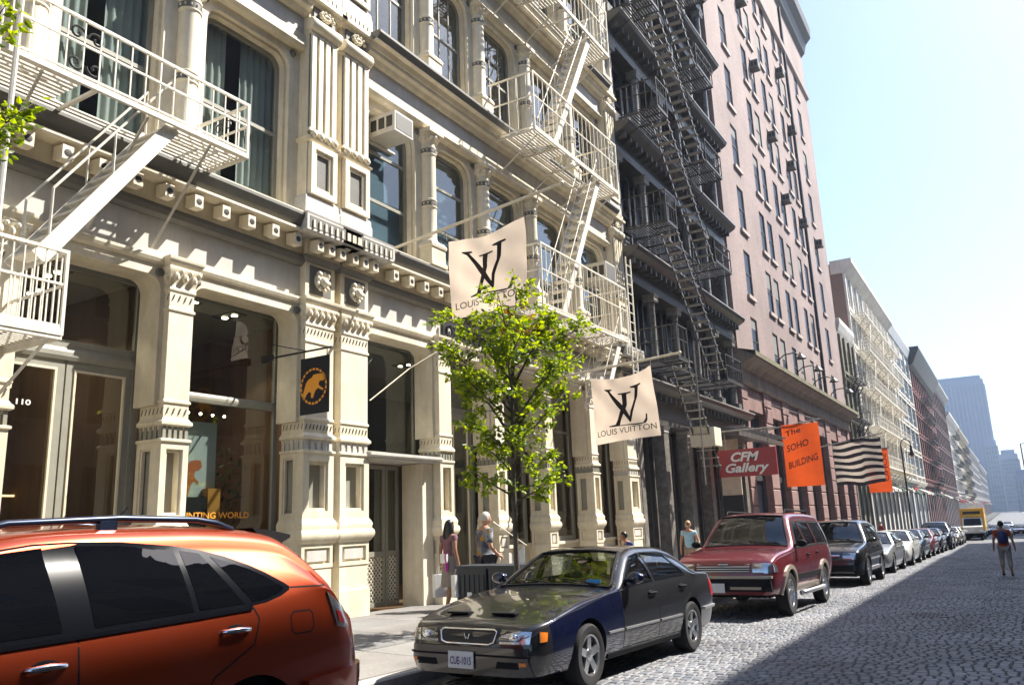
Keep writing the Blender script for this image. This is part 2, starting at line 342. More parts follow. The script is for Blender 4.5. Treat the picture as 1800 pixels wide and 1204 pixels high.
# ---------------------------------------------------------------- buildings across the street (outside the frame, they shade the road)
M['opp'] = mat('shaded_brick', (.11, .08, .068), .8, var=.2, scale=3)
M['opp2'] = mat('shaded_stone', (.17, .155, .14), .8, var=.15, scale=3)
M['farglass'] = mat('dark_far_glass', (.02, .025, .035), .12, var=.1, spec=.6)
def opposite(y0, y1, h, m, lab):
    t = empty('loft_building', (8.5, (y0 + y1) / 2, gz(y0)), lab, 'building')
    MB().box(8.5, 20, y0 + .01, y1 - .01, -4, h - 1).build('wall', m, t)
    MB().prism([(8.498, h - 1.6), (8.2, h - .9), (8.0, h - .6), (8.0, h), (19.9, h), (19.9, h - .99), (8.498, h - .99)], 'y', y0 + .02, y1 - .02).build('cornice', m, t)
    win = MB(); n = int((y1 - y0) // 2.6); w = MB().box(-.06, .06, -.75, .75, -1.3, 1.3).mesh('window', M['farglass']); sill = MB().box(-.12, .1, -.9, .9, -1.5, -1.302).mesh('sill', M['opp2'])
    for f in range(4):
        for i in range(n):
            o = place(w, 'window', (8.5, y0 + (i + .5) * (y1 - y0) / n, 3 + f * 4.3), t); place(sill, 'sill', (8.48, y0 + (i + .5) * (y1 - y0) / n, 3 + f * 4.3), o)
opposite(-14, 20.4, 23.8, M['opp2'], 'pale stone loft building across the street, behind the viewer')
opposite(20.4, 40, 20.6, M['opp'], 'brown brick loft building across the street, second along the row')
opposite(40, 62, 20.6, M['opp2'], 'pale stone loft building across the street, third along the row')
opposite(62, 92, 20.4, M['opp'], 'brown brick loft building across the street before the corner')
ph = empty('rooftop_addition', (15, 24, 20.6), 'brick penthouse set back on the roof across the street', 'building')  # unseen roof blocks added to keep bright sky out of window reflections
MB().box(11.7, 19.5, 20.6, 39.5, 20.62, 26.3).build('penthouse', M['opp'], ph); MB().box(14.7, 19.5, 21, 38, 26.31, 31).build('stair_tower', M['opp'], ph)
opposite(112, 180, 22, M['opp2'], 'pale stone loft building across the street past the corner')

# manhole cover and utility lid set among the blocks
def manhole(x, y, r, lab):
    z = gz(y) + .006; t = empty('manhole_cover', (x, y, z), lab, 'manhole cover'); MB().lathe([(r + .07, z - .05), (r + .07, z + .004), (r + .002, z + .004), (r + .002, z - .05)], x, y, 28, caps=False).build('frame', M['rust'], t); MB().lathe([(r, z - .04), (r, z + .002)], x, y, 28).build('lid', M['rust'], t)
    b = MB()
    for i in range(-4, 5):
        for j in range(-4, 5):
            if math.hypot(i, j) < 4.2: b.box(x + i * r / 5 - r * .06, x + i * r / 5 + r * .06, y + j * r / 5 - r * .06, y + j * r / 5 + r * .06, z + .0025, z + .010)
    b.build('studs', M['rust'], t, kind='stuff')
M['rust'] = mat('worn_iron_lid', (.06, .05, .045), .5, .6, var=.3, scale=8)
manhole(-1.5, 16.5, .33, 'round iron manhole cover among the shaded paving blocks')
# ---------------------------------------------------------------- the two cream cast-iron buildings
XF = -10.2
def frame_panel(b, face, a0, a1, z0, z1, s, w, d, mi=0):
    """four raised strips round a recessed panel; face 'x' = street side at x=s, face 'y' = near side at y=s; d = how far proud"""
    def q(p0, p1, q0, q1):
        if face == 'x': b.box(s, s + d, p0, p1, q0, q1, mi)
        else: b.box(p0, p1, s - d, s, q0, q1, mi)
    q(a0, a1, z0, z0 + w); q(a0, a1, z1 - w, z1); q(a0, a0 + w, z0 + w, z1 - w); q(a1 - w, a1, z0 + w, z1 - w)
def ticks(b, y0, y1, xf, xb, z, mi):
    n = max(3, int((y1 - y0) / .085))
    for i in range(n):
        c = y0 + (i + .5) * (y1 - y0) / n; b.bar((xf + .004, c - .012, z - .045), (xf + .004, c + .018, z + .045), .012, .026, mi, up=(1, 0, 0))
    n = max(3, int((xf - xb) / .085))
    for i in range(n):
        c = xb + (i + .5) * (xf - xb) / n; b.bar((c - .012, y0 - .004, z - .045), (c + .018, y0 - .004, z + .045), .012, .026, mi, up=(0, 1, 0))
def gf_pier(t, y0, y1, big=False):
    xb = XF - .56; zb = sz((y0 + y1) / 2) - .1; w = y1 - y0; wd = .09 if not big else .13
    sh = MB().box(xb, XF - .02, y0 + .02, y1 - .02, 3.05, 5.25)
    sh.ring(y0 + .02, y1 - .02, XF - .02, xb, [(0, 3.42), (.02, 3.44), (.02, 3.47), (0, 3.49)]); sh.ring(y0 + .02, y1 - .02, XF - .02, xb, [(0, 4.80), (.02, 4.82), (.02, 4.85), (0, 4.87)])
    p = sh.build('pier', M['cream'], t)
    b = MB(); ticks(b, y0 + .03, y1 - .03, XF - .02, xb, 3.32, 0); ticks(b, y0 + .03, y1 - .03, XF - .02, xb, 5.02, 0); b.build('beading', M['darkgrey'], p, kind='stuff')
    b = MB().box(xb, XF - .015, y0 + .015, y1 - .015, zb - .6, .93); b.ring(y0, y1, XF, xb, [(.015, zb - .6), (.015, .50), (0, .53), (0, .56)])
    b.box(xb, XF - .055, y0 + .055, y1 - .055, .93, 1.33)
    frame_panel(b, 'x', y0, y1, .93, 1.33, XF - .055, .07, .055); frame_panel(b, 'y', xb, XF - .05, .93, 1.33, y0 + .055, .07, .055)
    b.build('plinth', M['cream'], p)
    b = MB(); b.box(XF - .05, XF - .012, y0 + .14, y1 - .14, 1.04, 1.22).build('plinth_panel', M['fascia'], p)
    MB().ring(y0, y1, XF, xb, [(0, 1.33), (.035, 1.36), (.07, 1.42), (.085, 1.48), (.07, 1.54), (.045, 1.56), (.045, 1.6), (.055, 1.65), (.03, 1.70), (.01, 1.73), (0, 1.75)]).build('base_moulding', M['cream'], p, smooth=40)
    b = MB(); frame_panel(b, 'x', y0, y1, 1.75, 2.86, XF - .16, wd, .16); frame_panel(b, 'x', y0 + wd, y1 - wd, 1.75 + wd, 2.86 - wd, XF - .16, wd * .4, .125)
    frame_panel(b, 'y', xb, XF - .161, 1.75, 2.86, y0 + .062, .075, .06); frame_panel(b, 'y', xb + .076, XF - .237, 1.826, 2.784, y0 + .075, .03, .05); b.box(xb, XF - .07, y1 - .06, y1, 1.75, 2.86)
    b.build('pedestal', M['cream'], p)
    b = MB().box(xb, XF - .161, y0 + .1, y1 - .06, 1.76, 2.85); b.build('recessed_panel', M['greygreen'], p)
    b = MB().ring(y0, y1, XF, xb, [(0, 2.86), (.025, 2.88), (.025, 2.91), (0, 2.92)]); b.ring(y0, y1, XF, xb, [(0, 3.10), (.03, 3.12), (.03, 3.16), (0, 3.19), (-.015, 3.22)]); b.build('band_moulding', M['cream'], p)
    b = MB().box(xb, XF - .03, y0 + .03, y1 - .03, 2.90, 3.12)
    for i in range(5): c = y0 + (i + .5) * w / 5; b.box(XF - .03, XF - .008, c - w * .055, c + w * .055, 2.92, 3.10)
    for i in range(5): c = xb + (i + .5) * .56 / 5; b.box(c - .03, c + .03, y0 + .008, y0 + .03, 2.92, 3.10)
    b.build('fluted_band', M['greygreen' if not big else 'fascia'], p)
    # capital: egg-and-leaf clumps under a moulded abacus
    b = MB().ring(y0 + .02, y1 - .02, XF - .02, xb, [(0, 5.10), (.02, 5.13), (.02, 5.16), (.005, 5.18), (.012, 5.24), (.05, 5.38), (.075, 5.43), (.075, 5.47), (.05, 5.49), (.06, 5.52), (.10, 5.58), (.10, 5.63), (0, 5.66)])
    n = max(3, int(w / .13))
    for i in range(n):
        c = y0 + (i + .5) * w / n; b.blob((XF + .035, c, 5.33), (.045, .05, .07), 6, 4); b.blob((XF + .05, c + w / n / 2, 5.42), (.035, .035, .04), 6, 4)
    for i in range(4):
        c = xb + (i + .5) * .14; b.blob((c, y0 - .02, 5.33), (.05, .04, .07), 6, 4)
    b.build('capital', M['cream'], p, smooth=50)
    return p
def medallion(t, y, z):
    b = MB().lathe([(.17, XF - .02), (.17, XF + .02), (.12, XF + .05), (.03, XF + .07)], y, z, 14, axis='x'); o = b.build('lion_medallion', M['fascia'], t, smooth=40)
    b = MB().blob((XF + .08, y, z - .03), (.07, .09, .10), 8, 6); b.blob((XF + .13, y, z - .07), (.05, .05, .045), 8, 5); b.blob((XF + .05, y - .11, z + .12), (.05, .05, .05), 6, 4); b.blob((XF + .05, y + .11, z + .12), (.05, .05, .05), 6, 4)
    for k in range(9): a = k / 9 * 6.28; b.blob((XF + .05, y + .14 * math.cos(a), z - .02 + .16 * math.sin(a)), (.035, .045, .045), 6, 4)
    b.build('lion_mask', M['cream'], o, smooth=True)
_modm = None
def modillion(t, y, z, x=XF - .02, s=1.0):
    global _modm
    if _modm is None:
        b = MB().prism([(0, -.08), (.08, -.115), (.22, -.115), (.23, -.105), (.23, .09), (0, .11)], 'y', -.075, .075)
        b.lathe([(.052, .231), (.052, .234), (.02, .236)], 0, -.012, 10, mi=1, axis='x')  # black disc stands for the shade inside a drilled eye
        _modm = b.mesh('modillion', [M['cream'], M['black']])
    place(_modm, 'modillion', (x, y, z), t, scale=(1, s, s))
def window_frame(t, y0, y1, z0, z1, r, x, m, pane, rails=(), mull=(), fw=.09, name='window', depth=.07):
    b = MB().arch(y0 + fw, y1 - fw, z0 + fw, z1 - fw, max(r - fw, 0.0), fw, x - depth, x); b.box(x - depth, x, y0, y1, z0, z0 + fw)
    for z in rails: b.box(x - depth * .8, x - .012, y0 + fw * .8, y1 - fw * .8, z - .035, z + .035)
    for y_ in mull: b.box(x - depth * .7, x - .02, y_ - .018, y_ + .018, z0 + fw, z1 - fw * .8)
    o = b.build(name, m, t)
    MB().box(x - depth * .6, x - depth * .6 + .006, y0 + fw * .4, y1 - fw * .4, z0 + fw * .4, z1 - fw * .4).build('pane', pane, o)
    return o
def acanthus(b, x, y, z, s=1.0):
    for k in range(6): a = k / 6 * 6.28; b.blob((x, y + .07 * s * math.cos(a), z + .07 * s * math.sin(a)), (.04 * s, .045 * s, .045 * s), 6, 4)
def up_floor(t, zb, cols, pil, yend, kind, seed=0):
    """one upper storey: sill at zb, head at zb+3.3, cornice top at zb+4.68"""
    rng = random.Random(seed)
    ya, yb = yend
    sup = sorted([(a, b_) for a, b_ in pil] + [(c - .20, c + .20) for c in cols])
    MB().box(XF - .75, XF + .03, ya, yb, zb - .16, zb).build('sill_course', M['cream'], t)
    for c in cols:
        xc = XF - .22
        prof = [(.205, zb + .58), (.215, zb + .62), (.19, zb + .66), (.178, zb + .70), (.175, zb + 1.42), (.195, zb + 1.44), (.195, zb + 1.47), (.18, zb + 1.48), (.18, zb + 1.58), (.195, zb + 1.6), (.195, zb + 1.63), (.173, zb + 1.65),
                (.170, zb + 2.72), (.19, zb + 2.74), (.19, zb + 2.77), (.175, zb + 2.78), (.175, zb + 2.88), (.19, zb + 2.9), (.19, zb + 2.93), (.165, zb + 2.95), (.165, zb + 3.02), (.2, zb + 3.06), (.24, zb + 3.2), (.25, zb + 3.24)]
        o = MB().lathe(prof, xc, c, 18).build('column', M['cream'], t, smooth=35)
        for zz in (zb + 1.53, zb + 2.83):
            bd = MB().lathe([(.178, zz - .05), (.187, zz - .048), (.187, zz + .048), (.178, zz + .05)], xc, c, 18).build('column_band', M['darkgrey'], o, smooth=35)
            b = MB()
            for k in range(12): a = k / 12 * 6.28; b.blob((xc + .186 * math.cos(a), c + .186 * math.sin(a), zz), (.02, .02, .03), 5, 3)
            b.build('beading', M['cream'], o, kind='stuff')
        b = MB().box(xc - .26, xc + .26, c - .26, c + .26, zb + .004, zb + .5); b.ring(c - .24, c + .24, xc + .24, xc - .3, [(.04, zb + .44), (.05, zb + .5), (.02, zb + .55), (0, zb + .585)]); b.ring(c - .26, c + .26, xc + .26, xc - .3, [(.03, zb + .005), (.03, zb + .09), (0, zb + .12)]); b.build('column_base', M['cream'], o)
        b = MB().box(xc - .25, xc + .27, c - .27, c + .27, zb + 3.24, zb + 3.34)
        for k in range(10): a = k / 10 * 6.28; b.blob((xc + .22 * math.cos(a), c + .22 * math.sin(a), zb + 3.14), (.05, .05, .07), 6, 4)
        b.build('column_capital', M['cream'], o, smooth=50)
    # bays
    for (a0, a1), (b0, b1) in zip(sup[:-1], sup[1:]):
        if b0 - a1 < .6: continue
        c0, c1 = a1, b0; wd = c1 - c0
        y0, y1 = c0 + .20, c1 - .20
        if (a1 - a0) > .45: y0 = c0 + .26
        if (b1 - b0) > .45: y1 = c1 - .26
        b = MB().arch(y0, y1, zb + .004, zb + 3.22, .42 if kind != 'plain' else .30, min(y0 - c0, c1 - y1) + .25, XF - .62, XF - .30, tt=.46, n=7); o = b.build('bay_surround', M['cream'], t, smooth=30)
        b = MB().arch(y0 + .06, y1 - .06, zb + .004, zb + 3.16, .38 if kind != 'plain' else .26, .058, XF - .56, XF - .38, n=7); b.build('arch_moulding', M['cream'], o, smooth=30)
        for yy in (y0 + .03, y1 - .03): MB().lathe([(.07, XF - .31), (.07, XF - .27), (.03, XF - .255)], yy + (-.10 if yy < (y0 + y1) / 2 else .10), zb + 3.27, 10, axis='x').build('roundel', M['darkgrey'], o, smooth=True)
        wy0, wy1 = y0 + .058, y1 - .058
        if kind == 'plain':
            w = window_frame(t, wy0, wy1, zb + .02, zb + 3.165, .3, XF - .50, M['greygreen'], M['glass2'], rails=(zb + 1.55,), fw=.08)
            # curtains hanging inside
            def cur(yA, yB, ph):
                return MB().grid(lambda u, v: (XF - .66 + .025 * math.sin(u * (yB - yA) * 42 + ph), yA + u * (yB - yA), zb + .05 + v * 3.1), int((yB - yA) * 46), 2)
            fr = rng.uniform(.26, .36); cur(wy0, wy0 + (wy1 - wy0) * fr, 0).build('curtain', M['curtain'], w, smooth=True); cur(wy1 - (wy1 - wy0) * (1 - fr - .18), wy1, 2).build('curtain', M['curtain'], w, smooth=True)
        elif kind == 'sash':
            w = window_frame(t, wy0, wy1, zb + .02, zb + 3.165, .3, XF - .50, M['greygreen'], M['glass2'], rails=(zb + 1.2, zb + 2.3), fw=.08)
            h = rng.choice([1.2, 1.9, 2.6, 3.0]); MB().box(XF - .70, XF - .69, wy0 + .05, wy1 - .05, zb + 3.1 - h, zb + 3.1).build('roller_blind', M['blind'], w)
        else:
            w = window_frame(t, wy0, wy1, zb + .02, zb + 3.165, .3, XF - .50, M['greygreen'], M['glass2'], rails=(zb + 1.75,), mull=(wy0 + (wy1 - wy0) * .36, wy0 + (wy1 - wy0) * .66), fw=.09)
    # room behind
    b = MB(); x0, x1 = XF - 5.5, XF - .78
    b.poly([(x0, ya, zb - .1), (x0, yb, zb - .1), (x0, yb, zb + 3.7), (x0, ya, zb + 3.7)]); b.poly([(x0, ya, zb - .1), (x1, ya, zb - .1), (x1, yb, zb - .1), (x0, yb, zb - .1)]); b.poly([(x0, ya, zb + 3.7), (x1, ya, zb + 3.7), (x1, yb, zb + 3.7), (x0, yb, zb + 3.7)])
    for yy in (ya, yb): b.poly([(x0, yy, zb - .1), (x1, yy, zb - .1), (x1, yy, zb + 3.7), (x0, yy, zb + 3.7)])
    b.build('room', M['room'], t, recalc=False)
    # frieze and cornice between the pilasters
    i0, i1 = (pil[0][1] if pil[0][0] < ya + 1.2 else ya), (pil[-1][0] if pil[-1][1] > yb - 1.2 else yb)
    MB().prism([(XF - .7, zb + 3.38), (XF - .16, zb + 3.38), (XF - .10, zb + 3.44), (XF - .10, zb + 3.50), (XF - .16, zb + 3.54), (XF - .16, zb + 3.7), (XF - .7, zb + 3.7)], 'y', i0, i1).build('head_moulding', M['cream'], t)
    MB().box(XF - .7, XF - .20, i0, i1, zb + 3.702, zb + 4.10).build('frieze', M['fascia'], t)
    b = MB().prism([(XF - .7, zb + 4.102), (XF - .12, zb + 4.102), (XF - .06, zb + 4.18), (XF + .02, zb + 4.22), (XF + .04, zb + 4.30), (XF - .7, zb + 4.30)], 'y', i0, i1); o = b.build('cornice', M['cream'], t)
    b = MB().prism([(XF - .7, zb + 4.302), (XF + .06, zb + 4.302), (XF + .12, zb + 4.40), (XF + .22, zb + 4.42), (XF + .22, zb + 4.44), (XF - .7, zb + 4.44)], 'y', i0, i1); b.build('cornice_lip', M['cream'], o)
    b = MB().prism([(XF - .7, zb + 4.442), (XF + .20, zb + 4.442), (XF + .30, zb + 4.56), (XF + .30, zb + 4.62), (XF - .7, zb + 4.66)], 'y', i0, i1); b.build('gutter', M['darkgrey'], o)
    for a0, a1 in pil: up_pil(t, a0, a1, zb)
def up_pil(t, y0, y1, zb):
    xb = XF - .75; w = y1 - y0
    p = MB().box(xb, XF - .06, y0, y1, zb - .15, zb + 4.68).build('pilaster', M['cream'], t)
    MB().ring(y0, y1, XF - .06, xb, [(.075, zb - .15), (.075, zb + .22), (.06, zb + .26), (.055, zb + .36), (.03, zb + .40)]).build('pilaster_base', M['fascia'], p)
    b = MB(); frame_panel(b, 'x', y0 + .03, y1 - .03, zb + .42, zb + 1.44, XF - .058, .11, .10); frame_panel(b, 'x', y0 + .14, y1 - .14, zb + .53, zb + 1.33, XF - .058, .06, .06); b.build('panel_frame', M['cream'], p)
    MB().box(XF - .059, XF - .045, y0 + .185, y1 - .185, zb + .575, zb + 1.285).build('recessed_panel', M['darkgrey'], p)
    b = MB().ring(y0 + .02, y1 - .02, XF - .06, xb, [(0, zb + 1.46), (.08, zb + 1.50), (.09, zb + 1.54), (.05, zb + 1.56)])
    for k in range(4): b.blob((XF + .02, y0 + (k + .5) * w / 4, zb + 1.62), (.07, .075, .08), 8, 5)
    b.build('bead_row', M['cream'], p, smooth=50)
    for k in range(4): c = y0 + (k + .5) * w / 4; MB().box(XF - .058, XF + .005, c - w * .075, c + w * .075, zb + 1.738, zb + 3.722).build('flute', M['cream'], p)
    b = MB()
    b.box(XF - .058, XF + .003, y0, y1, zb + 1.68, zb + 1.737); b.build('flute_end', M['cream'], p); MB().box(XF - .058, XF + .003, y0, y1, zb + 3.723, zb + 3.78).build('flute_end', M['cream'], p)
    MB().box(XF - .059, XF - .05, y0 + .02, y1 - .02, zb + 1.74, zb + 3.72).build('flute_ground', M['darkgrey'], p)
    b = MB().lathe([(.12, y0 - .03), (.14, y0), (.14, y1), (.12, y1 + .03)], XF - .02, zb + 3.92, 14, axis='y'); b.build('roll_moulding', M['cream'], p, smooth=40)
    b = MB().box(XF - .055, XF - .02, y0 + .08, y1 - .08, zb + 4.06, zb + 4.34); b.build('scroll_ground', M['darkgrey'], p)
    b = MB(); c = (y0 + y1) / 2; z = zb + 4.21
    for k in range(16): a = k / 16 * 9.4; r_ = .15 - .008 * k; b.blob((XF + .02, c + r_ * 1.3 * math.cos(a), z + r_ * .75 * math.sin(a)), (.05, .045, .04), 6, 4)
    b.build('scroll', M['cream'], p, smooth=True)
    b = MB().ring(y0, y1, XF - .06, xb, [(.04, zb + 4.36), (.1, zb + 4.42), (.16, zb + 4.44), (.16, zb + 4.52), (.05, zb + 4.54), (.05, zb + 4.69)]); b.build('pilaster_cornice', M['cream'], p)
    b = MB()
    for k in range(6): cc = y0 + (k + .5) * w / 6; b.box(XF - .01, XF + .05, cc - .03, cc + .03, zb + 4.545, zb + 4.70)
    b.build('dentils', M['cream'], p, kind='stuff')
def gf_cornice(t, y0, y1, pil, mods):
    """lintel, fascia, modillions and cornice over the shops between y0 and y1"""
    MB().box(XF - .7, XF - .17, y0, y1, 5.62, 6.22).build('fascia', M['fascia'], t)
    MB().prism([(XF - .7, 6.222), (XF - .12, 6.222), (XF - .06, 6.27), (XF - .03, 6.34), (XF - .03, 6.40), (XF - .7, 6.40)], 'y', y0, y1).build('bed_moulding', M['darkgrey'], t)
    o = MB().box(XF - .7, XF - .05, y0, y1, 6.402, 6.70).build('modillion_band', M['cream'], t)
    b = MB().prism([(XF - .7, 6.702), (XF + .20, 6.702), (XF + .24, 6.72), (XF + .24, 6.76), (XF + .20, 6.78), (XF - .7, 6.78)], 'y', y0, y1); o = b.build('cornice_lip', M['cream'], t)
    b = MB().prism([(XF - .7, 6.782), (XF + .18, 6.782), (XF + .24, 6.86), (XF + .30, 6.98), (XF + .30, 7.03), (XF - .7, 7.035)], 'y', y0, y1); b.build('cornice', M['darkgrey'], o)
    for y_ in mods: modillion(t, y_, 6.555)
def gf_pil_top(t, y0, y1):
    xb = XF - .7
    p = MB().box(xb, XF - .03, y0, y1, 5.66, 6.30).build('frieze_block', M['cream'], t)
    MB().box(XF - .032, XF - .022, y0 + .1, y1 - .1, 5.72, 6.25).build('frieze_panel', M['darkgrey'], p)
    MB().ring(y0 + .02, y1 - .02, XF - .03, xb, [(.02, 6.30), (.07, 6.35), (.10, 6.40)]).build('bed_moulding', M['darkgrey'], p)
    b = MB().ring(y0, y1, XF, xb, [(.05, 6.402), (.05, 6.70)]); b.build('modillion_band', M['cream'], p)
    b = MB().ring(y0, y1, XF, xb, [(.32, 6.702), (.36, 6.73), (.36, 7.02), (.37, 7.06), (0, 7.08)]); b.build('cornice_block', M['fascia'], p)
    b = MB().box(XF + .362, XF + .365, y0 - .30, y1 + .30, 6.78, 6.99); o = b.build('dentil_ground', M['darkgrey'], p)
    b = MB()
    for k in range(9): c = y0 - .28 + (k + .5) * (y1 - y0 + .56) / 9; b.box(XF + .366, XF + .39, c - .022, c + .022, 6.78, 6.93)
    b.build('dentils', M['cream'], p, kind='stuff')
    c = (y0 + y1) / 2; medallion(t, c, 5.99)
    for k in (-1, 0, 1): modillion(t, c + k * .29, 6.555, XF + .03)
def lintel(t, y0, y1, x=XF - .14):
    b = MB().arch(y0 + .06, y1 - .06, 3.4, 5.33, .22, .09, XF - .62, x, tt=.32, n=6); o = b.build('shop_surround', M['cream'], t, smooth=30)
    b = MB().prism([(x, 5.50), (x + .05, 5.53), (x + .07, 5.58), (x + .07, 5.62), (x, 5.622)], 'y', y0 - .01, y1 + .01); b.build('lintel_moulding', M['cream'], o)
    for yy in (y0 + .10, y1 - .10): MB().lathe([(.065, x + .001), (.065, x + .035), (.03, x + .05)], yy, 5.38, 10, axis='x').build('roundel', M['darkgrey'], o, smooth=True)
def shop_room(t, ya, yb, depth=6):
    x0, x1 = XF - depth, XF - .70; z0, z1 = sz((ya + yb) / 2) - .02, 5.45
    b = MB().poly([(x0, ya, z1), (x1, ya, z1), (x1, yb, z1), (x0, yb, z1)]); o = b.build('shop_ceiling', M['ceil'], t, recalc=False)
    b = MB().poly([(x0, ya, z0), (x0, yb, z0), (x0, yb, z1), (x0, ya, z1)])
    for yy in (ya, yb): b.poly([(x0, yy, z0), (x1, yy, z0), (x1, yy, z1), (x0, yy, z1)])
    b.poly([(x0, ya, z0), (x1, ya, z0), (x1, yb, z0), (x0, yb, z0)])
    b.build('shop_wall', M['wood'], t, recalc=False)
    return o, z1
def downlight(t, x, y, z):
    o = MB().box(x - .28, x + .28, y - .16, y + .16, z - .03, z - .004).build('ceiling_light', M['black'], t)
    for d in (-.13, .13): MB().lathe([(.055, z - .045), (.055, z - .031)], x + d, y, 8).build('lamp', M['lamp_on'], o)
    l = bpy.data.lights.new('spot_lamp', 'SPOT'); l.energy = 22; l.spot_size = R(110); l.shadow_soft_size = .08; l.color = (1, .84, .6); lo = bpy.data.objects.new('lamp_light', l); COL.objects.link(lo); lo.parent = o; lo.location = (0, 0, -.05)

# ---- near building (number 110)
B1 = empty('cast_iron_building', (XF - 3, 4.5, sz(4.5)), 'cream cast-iron building numbered 110, nearest at the left edge', 'building', 'cream cast-iron buildings')
B2 = empty('cast_iron_building', (XF - 3, 18, sz(18)), 'cream cast-iron building with two beige flags and window air conditioners', 'building', 'cream cast-iron buildings')
P1 = [(10.02, 10.76)]; PA = [(7.27, 7.73), (4.75, 5.18), (2.4, 2.83), (-.05, .38)]
P2 = [(10.93, 11.70), (24.11, 24.86)]; PB = [(13.97, 14.45), (16.22, 16.66), (18.69, 19.12), (21.45, 21.90)]
for T, big, small, ye in ((B1, P1, PA, (-2.5, 10.83)), (B2, P2, PB, (10.86, 25.0))):
    for a in big: gf_pier(T, a[0], a[1], True); gf_pil_top(T, a[0], a[1])
    for a in small: gf_pier(T, a[0], a[1])
    alls = sorted(big + small)
    for (a0, a1), (b0, b1) in zip(alls[:-1], alls[1:]): lintel(T, a1, b0)
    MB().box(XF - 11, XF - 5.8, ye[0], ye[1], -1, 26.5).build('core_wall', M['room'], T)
    MB().box(XF - .7, XF - .52, ye[0], ye[0] + .03, -1, 26).build('party_strip', M['cream'], T)
# narrow strip of wall in the joint between the two facades
MB().box(XF - .7, XF - .18, 10.76, 10.93, -.6, 6.3).build('joint_strip', M['cream'], B1)
MB().box(XF - .7, XF - .18, 10.76, 10.93, 7.1, 26).build('joint_strip', M['cream'], B1)
gf_cornice(B1, -2.5, 10.02, P1, [10.02 - .42 - .515 * k for k in range(18)])
gf_cornice(B2, 11.70, 24.11, P2, [11.70 + .59 + .51 * k for k in range(24)])
MB().prism([(XF - .7, 6.4), (XF + .3, 6.72), (XF + .3, 7.0), (XF - .7, 7.06)], 'y', 10.77, 10.92).build('joint_cornice', M['fascia'], B1)
zf = [7.2, 11.9, 16.6, 21.3]
for k, zb in enumerate(zf):
    up_floor(B1, zb, [7.5, 5.07, 2.6, .2], P1, (-2.5, 10.83), 'plain' if k == 0 else 'sash', 5 + k)
    up_floor(B2, zb, [14.0, 16.3, 18.78, 21.5], P2, (10.86, 25.0), 'sash' if k in (0, 3) else 'cross', 50 + k)
# ---------------------------------------------------------------- lettering
def text_polys(body, size=1.0, shear=0, bold=0, spacing=1.0):
    c = bpy.data.curves.new('lettering', 'FONT'); c.body = body; c.size = size; c.shear = shear; c.offset = bold; c.space_character = spacing; c.resolution_u = 3
    o = bpy.data.objects.new('lettering', c); COL.objects.link(o)
    dg = bpy.context.evaluated_depsgraph_get(); me = bpy.data.meshes.new_from_object(o.evaluated_get(dg))
    vs = [tuple(v.co) for v in me.vertices]; fs = [tuple(p.vertices) for p in me.polygons]
    bpy.data.objects.remove(o); bpy.data.curves.remove(c); bpy.data.meshes.remove(me); return vs, fs
def letters(name, body, fn, m, parent, size=1, shear=0, bold=0, fit=None, thick=None, spacing=1.0):
    """fn(u, v) -> world point; fit = (width, height) the text is stretched to; thick = vector for depth"""
    vs, fs = text_polys(body, size, shear, bold, spacing)
    a = np.array(vs); lo = a.min(0); hi = a.max(0); sx = fit[0] / (hi[0] - lo[0]) if fit else 1; sy = fit[1] / (hi[1] - lo[1]) if fit else 1
    uv = [((p[0] - lo[0]) * sx, (p[1] - lo[1]) * sy) for p in vs]
    b = MB(); b.add([fn(*p) for p in uv], fs)
    if thick: 
        t = Vector(thick); b2 = [Vector(p) + t for p in b.v]; n = len(b.v); ed = {}
        for f in fs:
            for i in range(len(f)): e = (f[i], f[(i + 1) % len(f)]); ed[e] = 1
        b.add(b2, fs); side = [(e[0], e[1], e[1] + n, e[0] + n) for e in ed if (e[1], e[0]) not in ed]; b.f += side; b.m += [0] * len(side)
    return b.build(name, m, parent, recalc=False, kind='stuff')
M['gold'] = mat('orange_print', (.80, .33, .02), .6, var=.08)
M['glow_txt'] = mat('white_lettering', (.85, .85, .82), .5, var=.02)
M['poster'] = mat('pale_poster', (.50, .55, .56), .7, var=.1, scale=1.5)
M['rust_print'] = mat('rust_orange_print', (.50, .13, .03), .6, var=.2, scale=8)
M['tan_box'] = mat('amber_box', (.55, .24, .03), .6, var=.15)
M['leafdark'] = mat('indoor_plant', (.06, .09, .02), .6, var=.3)
XG = XF - .72
